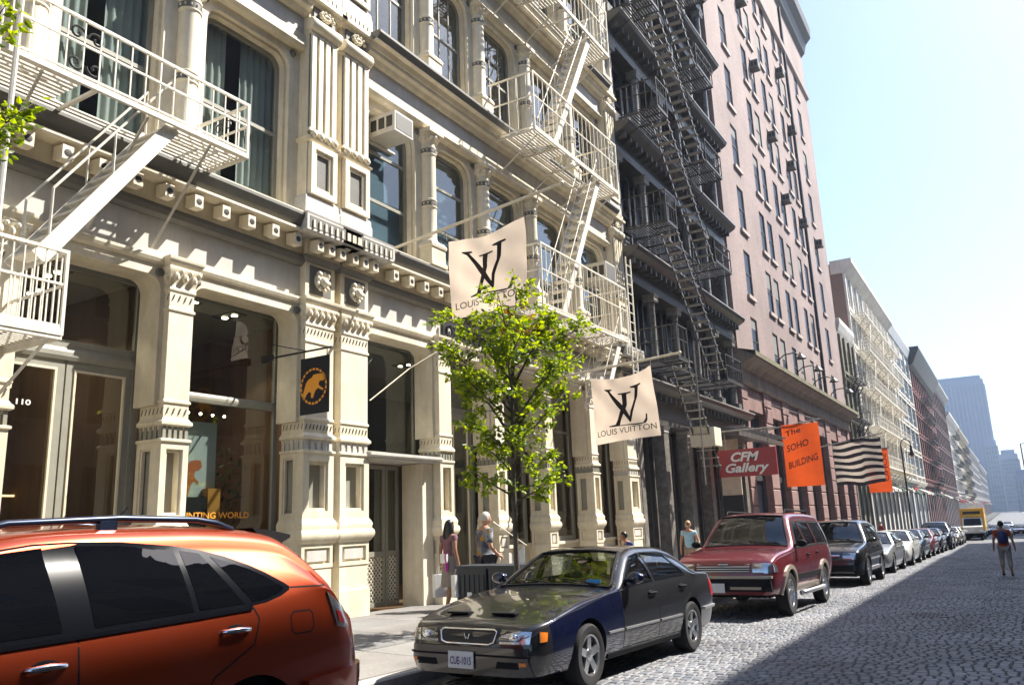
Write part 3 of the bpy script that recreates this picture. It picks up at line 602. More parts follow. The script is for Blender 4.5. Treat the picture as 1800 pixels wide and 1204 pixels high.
# ---- number 110: double door with transom, then the shop window
for k, (ya, yb) in enumerate(((-2.4, 7.5), (7.5, 10.8))): 
    c_, zc = shop_room(B1, ya, yb, 7 if k == 0 else 5.5)
    if k == 0: spots = [(XF - 1.5, 6.35), (XF - 2.6, 6.7), (XF - 2.2, 5.4), (XF - 4, 6.4)]
    else: spots = [(XF - 1.3, 8.6), (XF - 2.2, 8.2), (XF - 1.5, 9.6)]
    for x, y_ in spots: downlight(c_, x, y_, zc)
def shopfront(t, y0, y1, kind):
    zb = sz((y0 + y1) / 2)
    y0 -= .08; y1 += .08
    if kind == 'doors':
        window_frame(t, y0, y1, 4.16, 5.4, .12, XG, M['greygreen'], M['glass'], fw=.11, name='transom_window')
        MB().prism([(XG - .1, 3.98), (XG + .03, 3.98), (XG + .05, 4.03), (XG + .05, 4.09), (XG + .02, 4.155), (XG - .1, 4.155)], 'y', y0, y1).build('transom_bar', M['greygreen'], t)
        ym = (y0 + y1) / 2
        for a, c in ((y0 + .12, ym - .012), (ym + .012, y1 - .12)):
            d = MB().arch(a + .11, c - .11, zb + .32, 3.86, 0, .11, XG - .07, XG, tt=.12).box(XG - .07, XG, a, c, zb + .05, zb + .32).build('door', M['greygreen'], t)
            MB().box(XG - .035, XG - .03, a + .1, c - .1, zb + .3, 3.88).build('pane', M['glass'], d)
            MB().arch(a + .14, c - .14, zb + .32, 3.83, 0, .03, XG - .02, XG + .018).build('door_bead', M['cream'], d)
            hy = c - .055 if a < ym - .5 else a + .055
            MB().tube([(XG + .0, hy, zb + 1.0), (XG + .06, hy, zb + 1.02), (XG + .06, hy, zb + 1.28), (XG + .0, hy, zb + 1.3)], .014, 6).build('handle', M['gold'], d)
        for a, c in ((y0, y0 + .118), (y1 - .118, y1)): MB().box(XG - .1, XG + .02, a, c, zb - .2, 3.978).build('door_jamb', M['greygreen'], t)
    elif kind == 'window':
        MB().box(XG - .2, XG + .06, y0, y1, zb - .3, 1.18).build('bulkhead', M['greygreen'], t); MB().box(XG - .2, XG + .12, y0, y1, 1.182, 1.26).build('shop_sill', M['cream'], t)
        w = window_frame(t, y0, y1, 1.262, 5.4, .12, XG, M['greygreen'], M['glass'], rails=(), fw=.10, name='shop_window')
        MB().prism([(XG - .08, 3.64), (XG + .02, 3.64), (XG + .035, 3.69), (XG + .035, 3.73), (XG + .01, 3.78), (XG - .08, 3.78)], 'y', y0 + .08, y1 - .08).build('window_rail', M['greygreen'], w); return w
    elif kind == 'entry':
        # transom over a flat canopy, recessed doorway below
        window_frame(t, y0, y1, 3.02, 5.4, .14, XG, M['greygreen'], M['glass'], fw=.07, name='transom_window')
        MB().box(XG - .3, XF + .04, y0 + .04, y1 - .1, 2.85, 2.97).build('door_canopy', M['fascia'], t)
        MB().prism([(XF + .042, 2.87), (XF + .09, 2.91), (XF + .09, 2.955), (XF + .042, 2.96)], 'y', y0 + .04, y1 - .1).build('canopy_edge', M['fascia'], t)
        yd = 13.60
        MB().box(XG - .02, XF - .2, yd, y1 - .1, zb - .2, 2.838).build('door_reveal', M['cream'], t)
        MB().box(XG + .05, XF - .26, yd - .012, yd - .001, zb + .12, 2.72).build('reveal_panel', M['cream'], t)
        for a, c in ((y0 + .08, yd - .46), (yd - .44, yd - .02)):
            d = MB().arch(a + .07, c - .07, zb + .1, 2.74, 0, .07, XG - .16, XG - .1, tt=.08).box(XG - .16, XG - .1, a, c, zb + .02, zb + .1).box(XG - .16, XG - .1, a + .06, c - .06, zb + .98, zb + 1.08).build('door', M['greygreen'], t)
            MB().box(XG - .14, XG - .135, a + .06, c - .06, zb + 1.05, 2.75).build('pane', M['glass'], d)
            MB().box(XG - .15, XG - .14, a + .06, c - .06, zb + .08, zb + 1.0).build('kick_board', M['darkgrey'], d)
            b = MB(); w = c - a - .14; h = .88; s = .105; n = int((w + h) / s) + 1
            for i in range(n):
                for sg in (1, -1):
                    p = i * s; q0 = (p, 0) if p < w else (w, p - w); q1 = (0, p) if p < h else (p - h, h)
                    f_ = (lambda q: (a + .07 + q[0], zb + .1 + q[1])) if sg > 0 else (lambda q: (c - .07 - q[0], zb + .1 + q[1]))
                    A, C = f_(q0), f_(q1)
                    if abs(A[0] - C[0]) > .02: b.bar((XG - .128 + .004 * sg, *A), (XG - .128 + .004 * sg, *C), .014, .022, up=(1, 0, 0))
            b.build('lattice', M['escape'], d)
    else:
        MB().box(XG - .2, XG + .04, y0, y1, zb - .3, .95).build('bulkhead', M['cream'], t); MB().box(XG + .042, XG + .055, y0 + .25, y1 - .25, zb + .3, .82).build('bulkhead_panel', M['fascia'], t)
        MB().box(XG - .2, XG + .10, y0, y1, .952, 1.03).build('shop_sill', M['cream'], t)
        window_frame(t, y0, y1, 1.032, 5.4, .12, XG, M['greygreen'], M['glass'], rails=(4.1,), mull=((y0 + y1) / 2 + .2,), fw=.13, name='shop_window')
shopfront(B1, 5.18, 7.27, 'doors'); shopfront(B1, 2.83, 4.75, 'window'); shopfront(B1, .38, 2.4, 'window')
w = shopfront(B1, 7.73, 10.02, 'window')
letters('street_number', '110', lambda u, v: (XG - .026, 5.62 + u, 3.31 + v), M['glow_txt'], bpy.data.objects['door'] if 0 else B1, fit=(.19, .075), bold=.02)
letters('window_lettering', 'HUNTING WORLD', lambda u, v: (XG - .03, 8.12 + u, 1.80 + v), M['gold'], w, fit=(1.42, .10), bold=.01)
# display behind the shop window: poster with orange figure, amber box, plants, bulbs
disp = empty('window_display', (XG - .55, 8.9, 1.27), 'pale poster with an orange beast in the shop window of number 110', 'display')
MB().box(XG - .27, XG - .25, 8.22, 9.0, 1.3, 3.36).build('poster', M['poster'], disp)
EL = [(555, 530), (540, 505), (470, 505), (400, 520), (375, 560), (330, 590), (300, 640), (285, 700), (270, 760), (255, 830), (290, 840), (310, 790), (340, 745), (370, 760), (370, 820), (395, 825), (410, 770), (430, 720), (460, 690), (520, 720), (530, 695), (480, 665), (465, 640), (480, 600), (530, 590), (560, 565)]
def el_pts(f): return [f((p[0] - 240) / 340, (p[1] - 480) / 370) for p in EL]
b = MB().poly(el_pts(lambda u, v: (XG - .245, 8.26 + u * .50, 2.78 - v * .68))); b.build('beast_print', M['rust_print'], disp, recalc=False)
MB().box(XG - .24, XG - .1, 8.76, 9.0, 1.27, 2.28).build('amber_box', M['tan_box'], disp)
MB().box(XG - .24, XG - .1, 8.26, 8.73, 1.27, 2.14).build('dark_case', M['black'], disp)
b = MB()
for k in range(160):
    c = Vector((XG - .45 + random.uniform(-.15, .15), random.choice([9.15, 9.5]) + random.gauss(0, .10), random.uniform(1.7, 3.0))); d = Vector((random.gauss(0, 1), random.gauss(0, 1), random.gauss(0, 1))).normalized() * .07; e = d.cross(Vector((.3, .2, 1))).normalized() * .03
    b.poly([c - d, c + e, c + d, c - e])
b.build('foliage', M['leafdark'], disp, recalc=False, kind='stuff')
for k in range(4): MB().blob((XG - .3, 8.46 + k * .24, 3.50), .022, 8, 6).build('bulb', M['lamp_on'], disp)
for k in range(2):
    for z_, s_ in ((2.3, 0), (1.5, .2)): MB().box(XF - 4.2, XF - 4.17, 5.2 + k * 1.4, 6.3 + k * 1.4, z_, z_ + .03).build('shelf_light', M['lamp_warm'], B1)
# ---- the second building's shopfronts
c_, zc = shop_room(B2, 10.9, 24.95, 6)
for x, y_ in ((XF - 1.6, 12.6), (XF - 2.6, 13.3), (XF - 2, 15.3), (XF - 2, 20)): downlight(c_, x, y_, zc)
shopfront(B2, 11.70, 13.97, 'entry'); shopfront(B2, 14.45, 16.22, 'doors'); shopfront(B2, 16.66, 18.69, 'plain'); shopfront(B2, 19.12, 21.45, 'plain'); shopfront(B2, 21.90, 24.11, 'plain')
letters('fascia_lettering', 'LOUIS VUITTON', lambda u, v: (XF - .07, 14.25 + u, 5.68 + v), M['black'], B2, fit=(2.5, .30), bold=.02, thick=(-.05, 0, 0))
# window air conditioners
def aircon(x, y, z, m, lab, w=.62, h=.42, d=.62):
    t = empty('air_conditioner', (x, y, z), lab, 'air conditioner', 'window air conditioners')
    MB().box(x - .25, x + d, y - w / 2, y + w / 2, z, z + h).build('case', m, t)
    for k in range(3): MB().box(x + .06 + k * d * .3, x + .06 + k * d * .3 + d * .22, y - w / 2 - .006, y - w / 2 - .001, z + h * .25, z + h * .8).build('side_louvre', M['black'], t)
    MB().box(x + d + .001, x + d + .006, y - w / 2 + .04, y + w / 2 - .04, z + .05, z + h - .05).build('grille', M['darkgrey'], t)
    MB().box(x - .1, x + .02, y - w / 2 - .25, y + w / 2 + .25, z - .04, z - .002).build('support', m, t)
aircon(XF - .45, 12.5, 9.72, M['fascia'], 'grey air conditioner high in the window beside the fluted pilasters', .62, .46, .72)
aircon(XF - .45, 23.0, 9.0, M['fascia'], 'grey air conditioner in the window behind the cream fire escape', .75, .6, .75)
# ---------------------------------------------------------------- fire escapes
def fe_platform(t, xw, xo, y0, y1, z, m, hole=None):
    b = MB(); n = int((xo - xw) / .095)
    for i in range(n + 1):
        x = xw + .02 + (xo - xw - .04) * i / n
        if hole and hole[0] < x < hole[1]:
            for a, c in ((y0, hole[2]), (hole[3], y1)):
                if c - a > .05: b.bar((x, a, z), (x, c, z), .05, .022)
        else: b.bar((x, y0, z), (x, y1, z), .05, .022)
    k = max(2, int((y1 - y0) / 1.1))
    for i in range(k + 1): y = y0 + (y1 - y0) * i / k; b.bar((xw, y, z - .035), (xo, y, z - .035), .045, .045)
    b.bar((xo, y0, z - .02), (xo, y1, z - .02), .05, .07)
    return b.build('platform', m, t)
def fe_rail(t, xw, xo, y0, y1, z, h, m, bars=.17, near=True, far=True, mid=True, scroll=None, open_=None):
    b = MB()
    zs = [z + .06, z + h] + ([z + h * .58] if mid else [])
    for zz in zs:
        r = .024 if zz == z + h else .017
        b.bar((xo, y0, zz), (xo, y1, zz), r * 1.6, r * 1.6)
        if near: b.bar((xw, y0, zz), (xo, y0, zz), r * 1.6, r * 1.6)
        if far: b.bar((xw, y1, zz), (xo, y1, zz), r * 1.6, r * 1.6)
    for yy in (y0, y1): b.bar((xo, yy, z - .05), (xo, yy, z + h + .02), .038, .038)
    n = int((y1 - y0) / bars)
    for i in range(1, n): y = y0 + (y1 - y0) * i / n; b.bar((xo, y, z), (xo, y, z + h), .015, .015)
    n = int((xo - xw) / bars)
    for i in range(0, n):
        x = xw + (xo - xw) * (i + .2) / n
        if near: b.bar((x, y0, z), (x, y0, z + h), .015, .015)
        if far: b.bar((x, y1, z), (x, y1, z + h), .015, .015)
    o = b.build('railing', m, t)
    for yc in (scroll or []):
        for sy in (-1, 1):
            for sz_ in (0, 1):
                pts = []
                for k in range(15): a = k / 14 * 7.2; r = .11 * (1 - k / 17); pts.append((xo - .012, yc + sy * (.125 - r * math.cos(a) * 1.0) * 1.0, z + h * .5 + (1 if sz_ else -1) * (.22 - .10 + r * math.sin(a) + .08)))
                MB().tube(pts, .015, 6).build('scroll', m if m is not M['escape'] else M['black'], o)
    return o
def fe_stair(t, p0, p1, x0, x1, m, n=10, rail=True, sw=.2, tmat=None, over=-.014):
    """stair between (y,z) p0 (bottom) and p1 (top)"""
    d = Vector((0, p1[0] - p0[0], p1[1] - p0[1])); up = Vector((0, -d.z, d.y)).normalized(); up = up if up.z > 0 else -up
    o = None
    for x in (x0, x1):
        s = MB().bar((x, *p0), (x, *p1), .03, sw, up=tuple(up)).build('stringer', m, t); o = o or s
    dep = .22 if abs(d.y) > .4 * abs(d.z) else .07
    tm = MB().box(-(x1 - x0) / 2 - over, (x1 - x0) / 2 + over, -dep / 2, dep / 2, -.015, .015).mesh('tread', tmat or m)
    for i in range(n): f = (i + .5) / n; place(tm, 'tread', ((x0 + x1) / 2, p0[0] + d.y * f, p0[1] + d.z * f), t)
    if rail:
        for x in (x0, x1):
            b = MB(); h = .75; a, c = Vector((x, *p0)) + d * .06 + Vector((0, 0, h)), Vector((x, *p1)) - d * .02 + Vector((0, 0, h)); b.tube([a - Vector((0, 0, h)), a, c, c - Vector((0, 0, h))], .017, 6)
            q = Vector((x, *p0)) + d * .5; b.tube([q, q + Vector((0, 0, h))], .014, 5); b.build('handrail', m, t)
def fe_ladder(t, x, y0, y1, z0, z1, m):
    b = MB()
    for y in (y0, y1): b.bar((x, y, z0), (x, y, z1), .035, .035)
    for k in range(int((z1 - z0) / .3)): b.bar((x, y0, z0 + .15 + k * .3), (x, y1, z0 + .15 + k * .3), .02, .02)
    b.build('ladder', m, t)
def fe_brackets(t, xw, xo, ys, z, m, drop=.8):
    for y in ys:
        b = MB(); b.bar((xo - .05, y, z - .05), (xw, y, z - drop), .035, .02); b.build('bracket', m, t)
E_ = M['escape']
F1 = empty('fire_escape', (-9.6, 5.5, sz(5)), 'cream fire escape with scrollwork railing over the doors of number 110', 'fire escape', 'fire escapes')
fe_platform(F1, XF - .1, -9.05, 2.9, 7.62, 7.08, E_, hole=(-9.75, -9.12, 5.1, 6.45))
fe_rail(F1, XF - .1, -9.05, 2.9, 7.62, 7.08, .82, E_, bars=.21, scroll=[5.08], near=False)
for yc in (7.62,):
    pass
b = MB()
for sy in (-1, 1):
    for s2 in (-1, 1):
        pts = []
        for k in range(15): a = k / 14 * 7.2; r = .10 * (1 - k / 17); pts.append((-9.6 + sy * (.105 - r * math.cos(a)), 7.61, 7.5 + s2 * (.20 + r * math.sin(a))))
        b.tube(pts, .010, 5)
b.build('scroll', M['black'], F1)
fe_stair(F1, (4.78, 4.72), (6.42, 7.06), -9.72, -9.14, E_, 11)
fe_platform(F1, XF - .1, -9.02, 2.4, 5.05, 3.88, E_); fe_rail(F1, XF - .1, -9.02, 2.4, 5.05, 3.88, .95, E_, bars=.12, near=False)
b = MB().bar((-9.02, 2.4, 3.86), (-9.02, 5.05, 3.86), .03, .16); b.bar((XF - .1, 5.05, 3.86), (-9.02, 5.05, 3.86), .03, .16); b.build('edge_plate', E_, F1)
MB().tube([(-8.95, 4.22, 3.3), (-8.95, 4.22, 9.2)], .032, 8).build('standpipe', E_, F1); MB().tube([(-8.99, 4.05, 5.3), (-8.99, 4.05, 9.2)], .022, 8).build('standpipe', E_, F1)
fe_brackets(F1, XF - .1, -9.05, (3.4, 4.6, 6.0, 7.0), 7.06, E_, 1.35); fe_brackets(F1, XF - .1, -9.02, (2.6, 4.95), 3.86, E_, .75)
F2 = empty('fire_escape', (-9.6, 19.5, sz(19)), 'cream fire escape zigzagging down the building with beige flags', 'fire escape', 'fire escapes')
for k, z in enumerate((6.72, 11.45, 16.2, 20.9)):
    fe_platform(F2, XF - .2, -9.05, 16.75, 22.0, z, E_, hole=(-9.72, -9.1, 18.6, 20.7) if k else None); fe_rail(F2, XF - .2, -9.05, 16.75, 22.0, z, 1.62 if k < 3 else 1.1, E_, bars=.26)
    fe_brackets(F2, XF - .2, -9.05, (17.0, 18.7, 20.3, 21.8), z, E_, .9)
    if k: fe_stair(F2, (18.0, z - 4.7), (20.75, z), -9.72, -9.14, E_, 15)
fe_stair(F2, (20.2, 4.6), (21.6, 6.7), -9.72, -9.14, E_, 9)
fe_ladder(F2, -9.0, 22.08, 22.45, 5.4, 9.4, E_)
# ---------------------------------------------------------------- dark cast-iron building with black fire escape
XD = -10.2
M['dkiron'] = mat('blackened_cast_iron', (.11, .10, .092), .42, var=.35, scale=3, bump=.25, bscale=12)
M['dktrim'] = mat('worn_iron_trim', (.30, .28, .26), .4, var=.35, scale=5)  # worn iron, its brightness also standing for sun on treads and cornice edges
M['dkcol'] = mat('worn_iron_column', (.20, .185, .17), .35, var=.5, scale=5, bump=.3, bscale=9)  # lighter than the wall iron: sunlit faces put into the colour
M['dkpane'] = mat('dark_loft_pane', (.012, .015, .024), .3, var=.1, spec=.12)
D = empty('dark_iron_building', (XD - 3, 31.7, sz(31)), 'blackened cast-iron loft building between the cream and the pink buildings', 'building')
MB().box(XD - 10, XD - 1.0, 25.02, 38.4, -1.5, 29).build('core_wall', M['dkiron'], D)
cols = [25.35, 27.9, 30.4, 32.9, 35.4, 38.0]
lev = [-.9, 6.1, 10.75, 15.5, 20.0, 24.4, 28.6]
for k, (z0, z1) in enumerate(zip(lev[:-1], lev[1:])):
    ht = 1.0 if k else 1.3
    b = MB().prism([(XD - 1, z1 - ht), (XD - .1, z1 - ht), (XD - .06, z1 - ht + .25), (XD - .1, z1 - ht + .3), (XD - .1, z1 - .45), (XD + .1, z1 - .3), (XD + .45, z1 - .1), (XD + .5, z1), (XD + .5, z1 + .08), (XD - 1, z1 + .12)], 'y', 25.03, 38.39); c = b.build('cornice', M['dkiron'], D)
    MB().box(XD + .501, XD + .53, 25.03, 38.39, z1 + .02, z1 + .075).build('cornice_edge', M['dktrim'], c)  # light strip paints a sunlit edge along the cornice
    for i in range(26): y = 25.3 + i * .51; MB().box(XD - .09, XD + .25, y - .05, y + .05, z1 - .5, z1 - .28).build('bracket', M['dkiron'], c)
    for y in cols:
        b = MB(); zz = z0 + .13
        if k == 0: b.box(XD - .5, XD - .08, y - .24, y + .24, zz, z1 - ht)
        else: b.lathe([(.2, zz + .45), (.17, zz + .55), (.155, z1 - ht - .45), (.22, z1 - ht - .15), (.24, z1 - ht)], XD - .3, y, 12)
        o = b.build('column', M['dkcol'], D, smooth=35)
        MB().box(XD - .56, XD - .02, y - .27, y + .27, zz - .01, zz + .45).build('column_base', M['dkiron'], o)
        b = MB().ring(y - .2, y + .2, XD - .1, XD - .5, [(.02, z1 - ht - .3), (.05, z1 - ht - .22), (.03, z1 - ht - .18), (.1, z1 - ht - .02)]); b.build('capital', M['dktrim'], o)
    for ya, yb in zip(cols[:-1], cols[1:]):
        z2 = z1 - ht - .02; f = MB().arch(ya + .32, yb - .32, z0 + .75, z2 - .12, .25, .12, XD - .98, XD - .72, tt=.14).box(XD - .98, XD - .68, ya + .2, yb - .2, z0 + .13, z0 + .75).build('window', M['dkiron'], D)
        MB().box(XD - .9, XD - .88, ya + .3, yb - .3, z0 + .7, z2 - .1).build('pane', M['dkpane'], f)
        MB().box(XD - .88, XD - .8, ya + .32, yb - .32, (z0 + z2) / 2 + .2, (z0 + z2) / 2 + .28).build('meeting_rail', M['dkiron'], f)
EK = M['escape_dk']
F3 = empty('fire_escape', (-9.2, 30, sz(30)), 'black fire escape with crossing stairs on the dark iron building', 'fire escape', 'fire escapes')
for k, z in enumerate((6.75, 11.6, 15.95, 20.4, 24.8)):
    fe_platform(F3, XD - .2, -9.42, 25.5, 33.2, z, EK); fe_platform(F3, -9.41, -8.75, 25.5, 26.5, z, EK); fe_platform(F3, -9.41, -8.75, 31.0, 33.2, z, EK)
    fe_rail(F3, XD - .2, -8.75, 25.5, 26.5, z, 1.15, EK, bars=.22, far=False); fe_rail(F3, XD - .2, -8.75, 31.0, 33.2, z, 1.0, EK, bars=.3, near=False)
    fe_brackets(F3, XD - .1, -8.75, (25.7, 28.5, 31, 33), z, EK, .9)
    if k: fe_stair(F3, (31.0, z - 4.6), (26.5, z), -9.38, -8.8, EK, 17, sw=.13, tmat=M['dktrim'], over=.05)  # bright overhanging treads stand for sunlight on their ends
fe_stair(F3, (29.2, 3.2), (26.5, 6.7), -9.38, -8.8, EK, 13, rail=False, sw=.13, tmat=M['dktrim'], over=.05)
MB().tube([(-8.75, 27.2, 2.6), (-8.75, 27.2, 7.6)], .03, 6).build('drop_pole', M['dktrim'], F3)
# shop canopy and hanging boxes at street level
MB().prism([(XD, 4.95), (XD + 1.7, 4.55), (XD + 1.7, 4.75), (XD, 5.2)], 'y', 31.0, 38.3).build('canopy', M['dkiron'], D)
for i in range(12): MB().box(XD + .1, XD + 1.9, 31.1 + i * .62, 31.16 + i * .62, 4.86, 4.93).build('canopy_rib', M['dktrim'], D)
sb = MB().box(-9.5, -8.6, 28.2, 29.0, 4.0, 4.65).build('sign_box', M['cream'], label='cream box hanging under the black fire escape stair', cat='sign box')
wb = empty('wall_banner', (-9.45, 33.5, 2.3), 'tall blank beige banner beside the red gallery sign', 'banner')
MB().box(-9.95, -9.15, 33.0, 33.06, 2.35, 4.6).build('panel', M['cream'], wb); MB().box(-9.96, -9.14, 32.98, 33.08, 1.1, 2.34).build('lower_panel', M['black'], wb); MB().tube([(-10.1, 33.03, 3.5), (-9.1, 33.03, 4.63)], .02, 6).build('stay', M['dktrim'], wb)
M['redsign'] = mat('red_sign_board', (.36, .035, .04), .5, var=.12, scale=2)
sg = empty('gallery_sign', (-8.0, 31, 2.9), 'red board with white italic lettering hanging over the sidewalk', 'sign')
P = lambda u, v: (-9.09 + u, 30.0, 2.93 + v)
MB().box(-9.09, -6.97, 30.0, 30.09, 2.93, 3.93).build('board', M['redsign'], sg)
letters('lettering', 'CFM', lambda u, v: (-8.62 + u + .0 * v, 29.992, 3.47 + v), M['white'], sg, fit=(1.05, .35), shear=.3, bold=.035)
letters('lettering', 'Gallery', lambda u, v: (-8.85 + u, 29.992, 2.98 + v), M['white'], sg, fit=(1.6, .44), shear=.3, bold=.03)
for x in (-8.8, -7.2): MB().tube([(x, 30.045, 3.93), (x, 30.045, 4.62)], .02, 6).build('hanger', M['dktrim'], sg)
MB().tube([(-10.1, 30.045, 4.62), (-6.9, 30.045, 4.62)], .03, 6).build('bracket_arm', M['dktrim'], sg)
# ---------------------------------------------------------------- pink brick building
XP = -10.2
def brick_mat(name, col, sc, mort=(.5, .45, .4), var=.1):
    m = bpy.data.materials.new(name); m.use_nodes = True; t = m.node_tree; b = t.nodes['Principled BSDF']; b.inputs['Roughness'].default_value = .85
    g = _n(t, 'ShaderNodeNewGeometry'); sp = _n(t, 'ShaderNodeSeparateXYZ'); cb = _n(t, 'ShaderNodeCombineXYZ'); t.links.new(g.outputs['Position'], sp.inputs[0])
    ad = _n(t, 'ShaderNodeMath', operation='ADD'); t.links.new(sp.outputs[0], ad.inputs[0]); t.links.new(sp.outputs[1], ad.inputs[1]); t.links.new(ad.outputs[0], cb.inputs[0]); t.links.new(sp.outputs[2], cb.inputs[1])
    br = _n(t, 'ShaderNodeTexBrick'); t.links.new(cb.outputs[0], br.inputs['Vector']); br.inputs['Scale'].default_value = sc; br.inputs['Mortar Size'].default_value = .012
    br.inputs['Color1'].default_value = (*[c * (1 - var) for c in col], 1); br.inputs['Color2'].default_value = (*[c * (1 + var) for c in col], 1); br.inputs['Mortar'].default_value = (*mort, 1)
    n1 = _n(t, 'ShaderNodeTexNoise'); n1.inputs['Scale'].default_value = .35; n1.inputs['Detail'].default_value = 8; t.links.new(g.outputs['Position'], n1.inputs['Vector'])
    mu = _n(t, 'ShaderNodeMix', data_type='RGBA', blend_type='OVERLAY'); mu.inputs[0].default_value = .45; t.links.new(br.outputs[0], mu.inputs[6]); t.links.new(n1.outputs[0], mu.inputs[7]); t.links.new(mu.outputs[2], b.inputs['Base Color']); return m
M['pinkbrick'] = brick_mat('pink_brick', (.275, .20, .182), 3.2, (.30, .25, .235))
M['pinkstone'] = mat('red_sandstone', (.27, .16, .145), .8, var=.2, scale=2, stain=.25)
M['sillstone'] = mat('pale_sill_stone', (.44, .37, .34), .8, var=.1)
M['entab'] = mat('pale_entablature', (.40, .33, .27), .75, var=.15, scale=2, stain=.3)
M['paleblind'] = mat('pale_blind', (.20, .20, .19), .8, var=.1)
M['moss'] = mat('weathered_ledge', (.17, .155, .09), .9, var=.3, scale=2)
def holed_wall(x, y0, y1, z0, z1, ops, depth, m, name, t):
    ys = sorted({y0, y1, *[o[0] for o in ops], *[o[1] for o in ops]}); zs = sorted({z0, z1, *[o[2] for o in ops], *[o[3] for o in ops]}); b = MB()
    for a, c in zip(ys[:-1], ys[1:]):
        run = None
        for e, g_ in list(zip(zs[:-1], zs[1:])) + [(None, None)]:
            hole = e is None or any(o[0] <= a + 1e-6 and c <= o[1] + 1e-6 and o[2] <= e + 1e-6 and g_ <= o[3] + 1e-6 for o in ops)
            if not hole: run = (run[0], g_) if run else (e, g_)
            elif run: b.poly([(x, a, run[0]), (x, c, run[0]), (x, c, run[1]), (x, a, run[1])]); run = None
    for a, c, e, g_ in ops:
        b.poly([(x, a, e), (x - depth, a, e), (x - depth, a, g_), (x, a, g_)]); b.poly([(x, c, e), (x - depth, c, e), (x - depth, c, g_), (x, c, g_)]); b.poly([(x, a, g_), (x - depth, a, g_), (x - depth, c, g_), (x, c, g_)]); b.poly([(x, a, e), (x - depth, a, e), (x - depth, c, e), (x, c, e)])
    return b.build(name, m, t, recalc=False)
PK = empty('brick_building', (XP - 3, 54, sz(54)), 'tall pink brick building with paired windows and a heavy roof cornice', 'building')
wy = [(41.5, 42.75), (46.1, 47.3), (48.0, 49.2), (51.0, 52.2), (53.1, 54.3), (56.4, 57.6), (58.5, 59.8), (64.0, 65.4)]
rows = [11.65 + 3.69 * k for k in range(8)]
ops = []
def off(i): return 1.75 if i == 7 else 0
for i, (a, c) in enumerate(wy):
    for r in rows:
        o_ = off(i); ops.append((a, c, r - 2.5, r))
holed_wall(XP, 38.42, 69.5, 9.2, 42.0, ops, .10, M['pinkbrick'], 'street_wall', PK)
b = MB().box(XP - 14, XP - 1.2, 38.43, 69.5, -1.5, 42.0); b.poly([(XP, 38.425, 9.2), (XP - 1.3, 38.425, 9.2), (XP - 1.3, 38.425, 42), (XP, 38.425, 42)]); b.build('side_wall', M['pinkbrick'], PK)
fm = MB().arch(-.54, .54, -1.18, 1.2, 0, .055, -.06, 0).box(-.055, -.008, -.54, .54, -.02, .05).box(-.06, 0, -.595, .595, -1.25, -1.18).mesh('window', M['charcoal']); pm = MB().box(-.045, -.04, -.56, .56, -1.2, 1.22).mesh('pane', M['dkpane']); sm = MB().box(-.08, .12, -.72, .72, -.2, 0).mesh('sill', M['sillstone'])
bl = [MB().box(-.0385, -.037, -.53, .53, 1.19 - h_, 1.19).mesh('blind', M['paleblind']) for h_ in (.5, .9, 1.3, 2.0)]; rgb_ = random.Random(4)
for a, c, z0, z1 in ops:
    w = place(fm, 'window', (XP - .03, (a + c) / 2, (z0 + z1) / 2), PK); WL[w] = Vector((XP - .03, (a + c) / 2, (z0 + z1) / 2)); place(pm, 'pane', WL[w], w); place(sm, 'sill', (XP, (a + c) / 2, z0), w)
    if rgb_.random() < .4: place(rgb_.choice(bl), 'blind', WL[w], w)
for y, r, s in ((46.7, 6, 1), (48.5, 5, 1), (48.6, 5, 0), (51.5, 4, 1), (53.7, 3, 1), (56.9, 6, 1), (59.1, 5, 1), (57.0, 4, 1), (59.2, 3, 1), (64.8, 3, 1), (64.8, 5, 0)):
    if s: aircon(XP - .2, y, rows[r] - .75, M['darkgrey'], 'air conditioner in a pink brick facade window, %s' % {46.7: 'highest in the nearest pair', 48.5: 'near pair second from top', 51.5: 'middle pair, left sash', 53.7: 'middle pair, lower right sash', 56.9: 'far pair, highest', 59.1: 'far pair, right sash, second down', 57.0: 'far pair, left sash, third down', 59.2: 'far pair, lowest', 64.8: 'alone in the last column'}[y], .7, .55, .7)
MB().tube([(XP + .06, 60.6, 9.3), (XP + .06, 60.6, 41)], .13, 8).build('downpipe', M['black'], PK)
MB().prism([(XP, 36.9), (XP + .2, 37.0), (XP + .25, 37.3), (XP, 37.35)], 'y', 38.43, 69.5).build('string_course', M['sillstone'], PK)
b = MB().prism([(XP, 41.2), (XP + .3, 41.5), (XP + .5, 42.3), (XP + .95, 42.8), (XP + 1.0, 43.6), (XP + 1.0, 43.8), (XP - 2, 43.8), (XP - 2, 41.2)], 'y', 38.43, 69.6); b.build('roof_cornice', M['charcoal'], PK)
MB().prism([(XP - .3, 7.75), (XP + .05, 7.75), (XP + .12, 7.9), (XP + .05, 7.95), (XP + .05, 8.5), (XP + .3, 8.75), (XP + .75, 8.95), (XP + .8, 9.2), (XP + .02, 9.4), (XP - .3, 9.4)], 'y', 38.45, 69.6).build('entablature', M['entab'], PK)
MB().prism([(XP + .801, 9.0), (XP + .83, 9.0), (XP + .83, 9.23), (XP + .0, 9.45), (XP, 9.405)], 'y', 38.45, 69.6).build('ledge', M['moss'], PK)
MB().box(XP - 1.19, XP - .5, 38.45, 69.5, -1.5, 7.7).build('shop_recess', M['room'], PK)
pys = [38.9, 43.3, 47.4, 51.6, 55.8, 60.0, 64.4, 68.6]
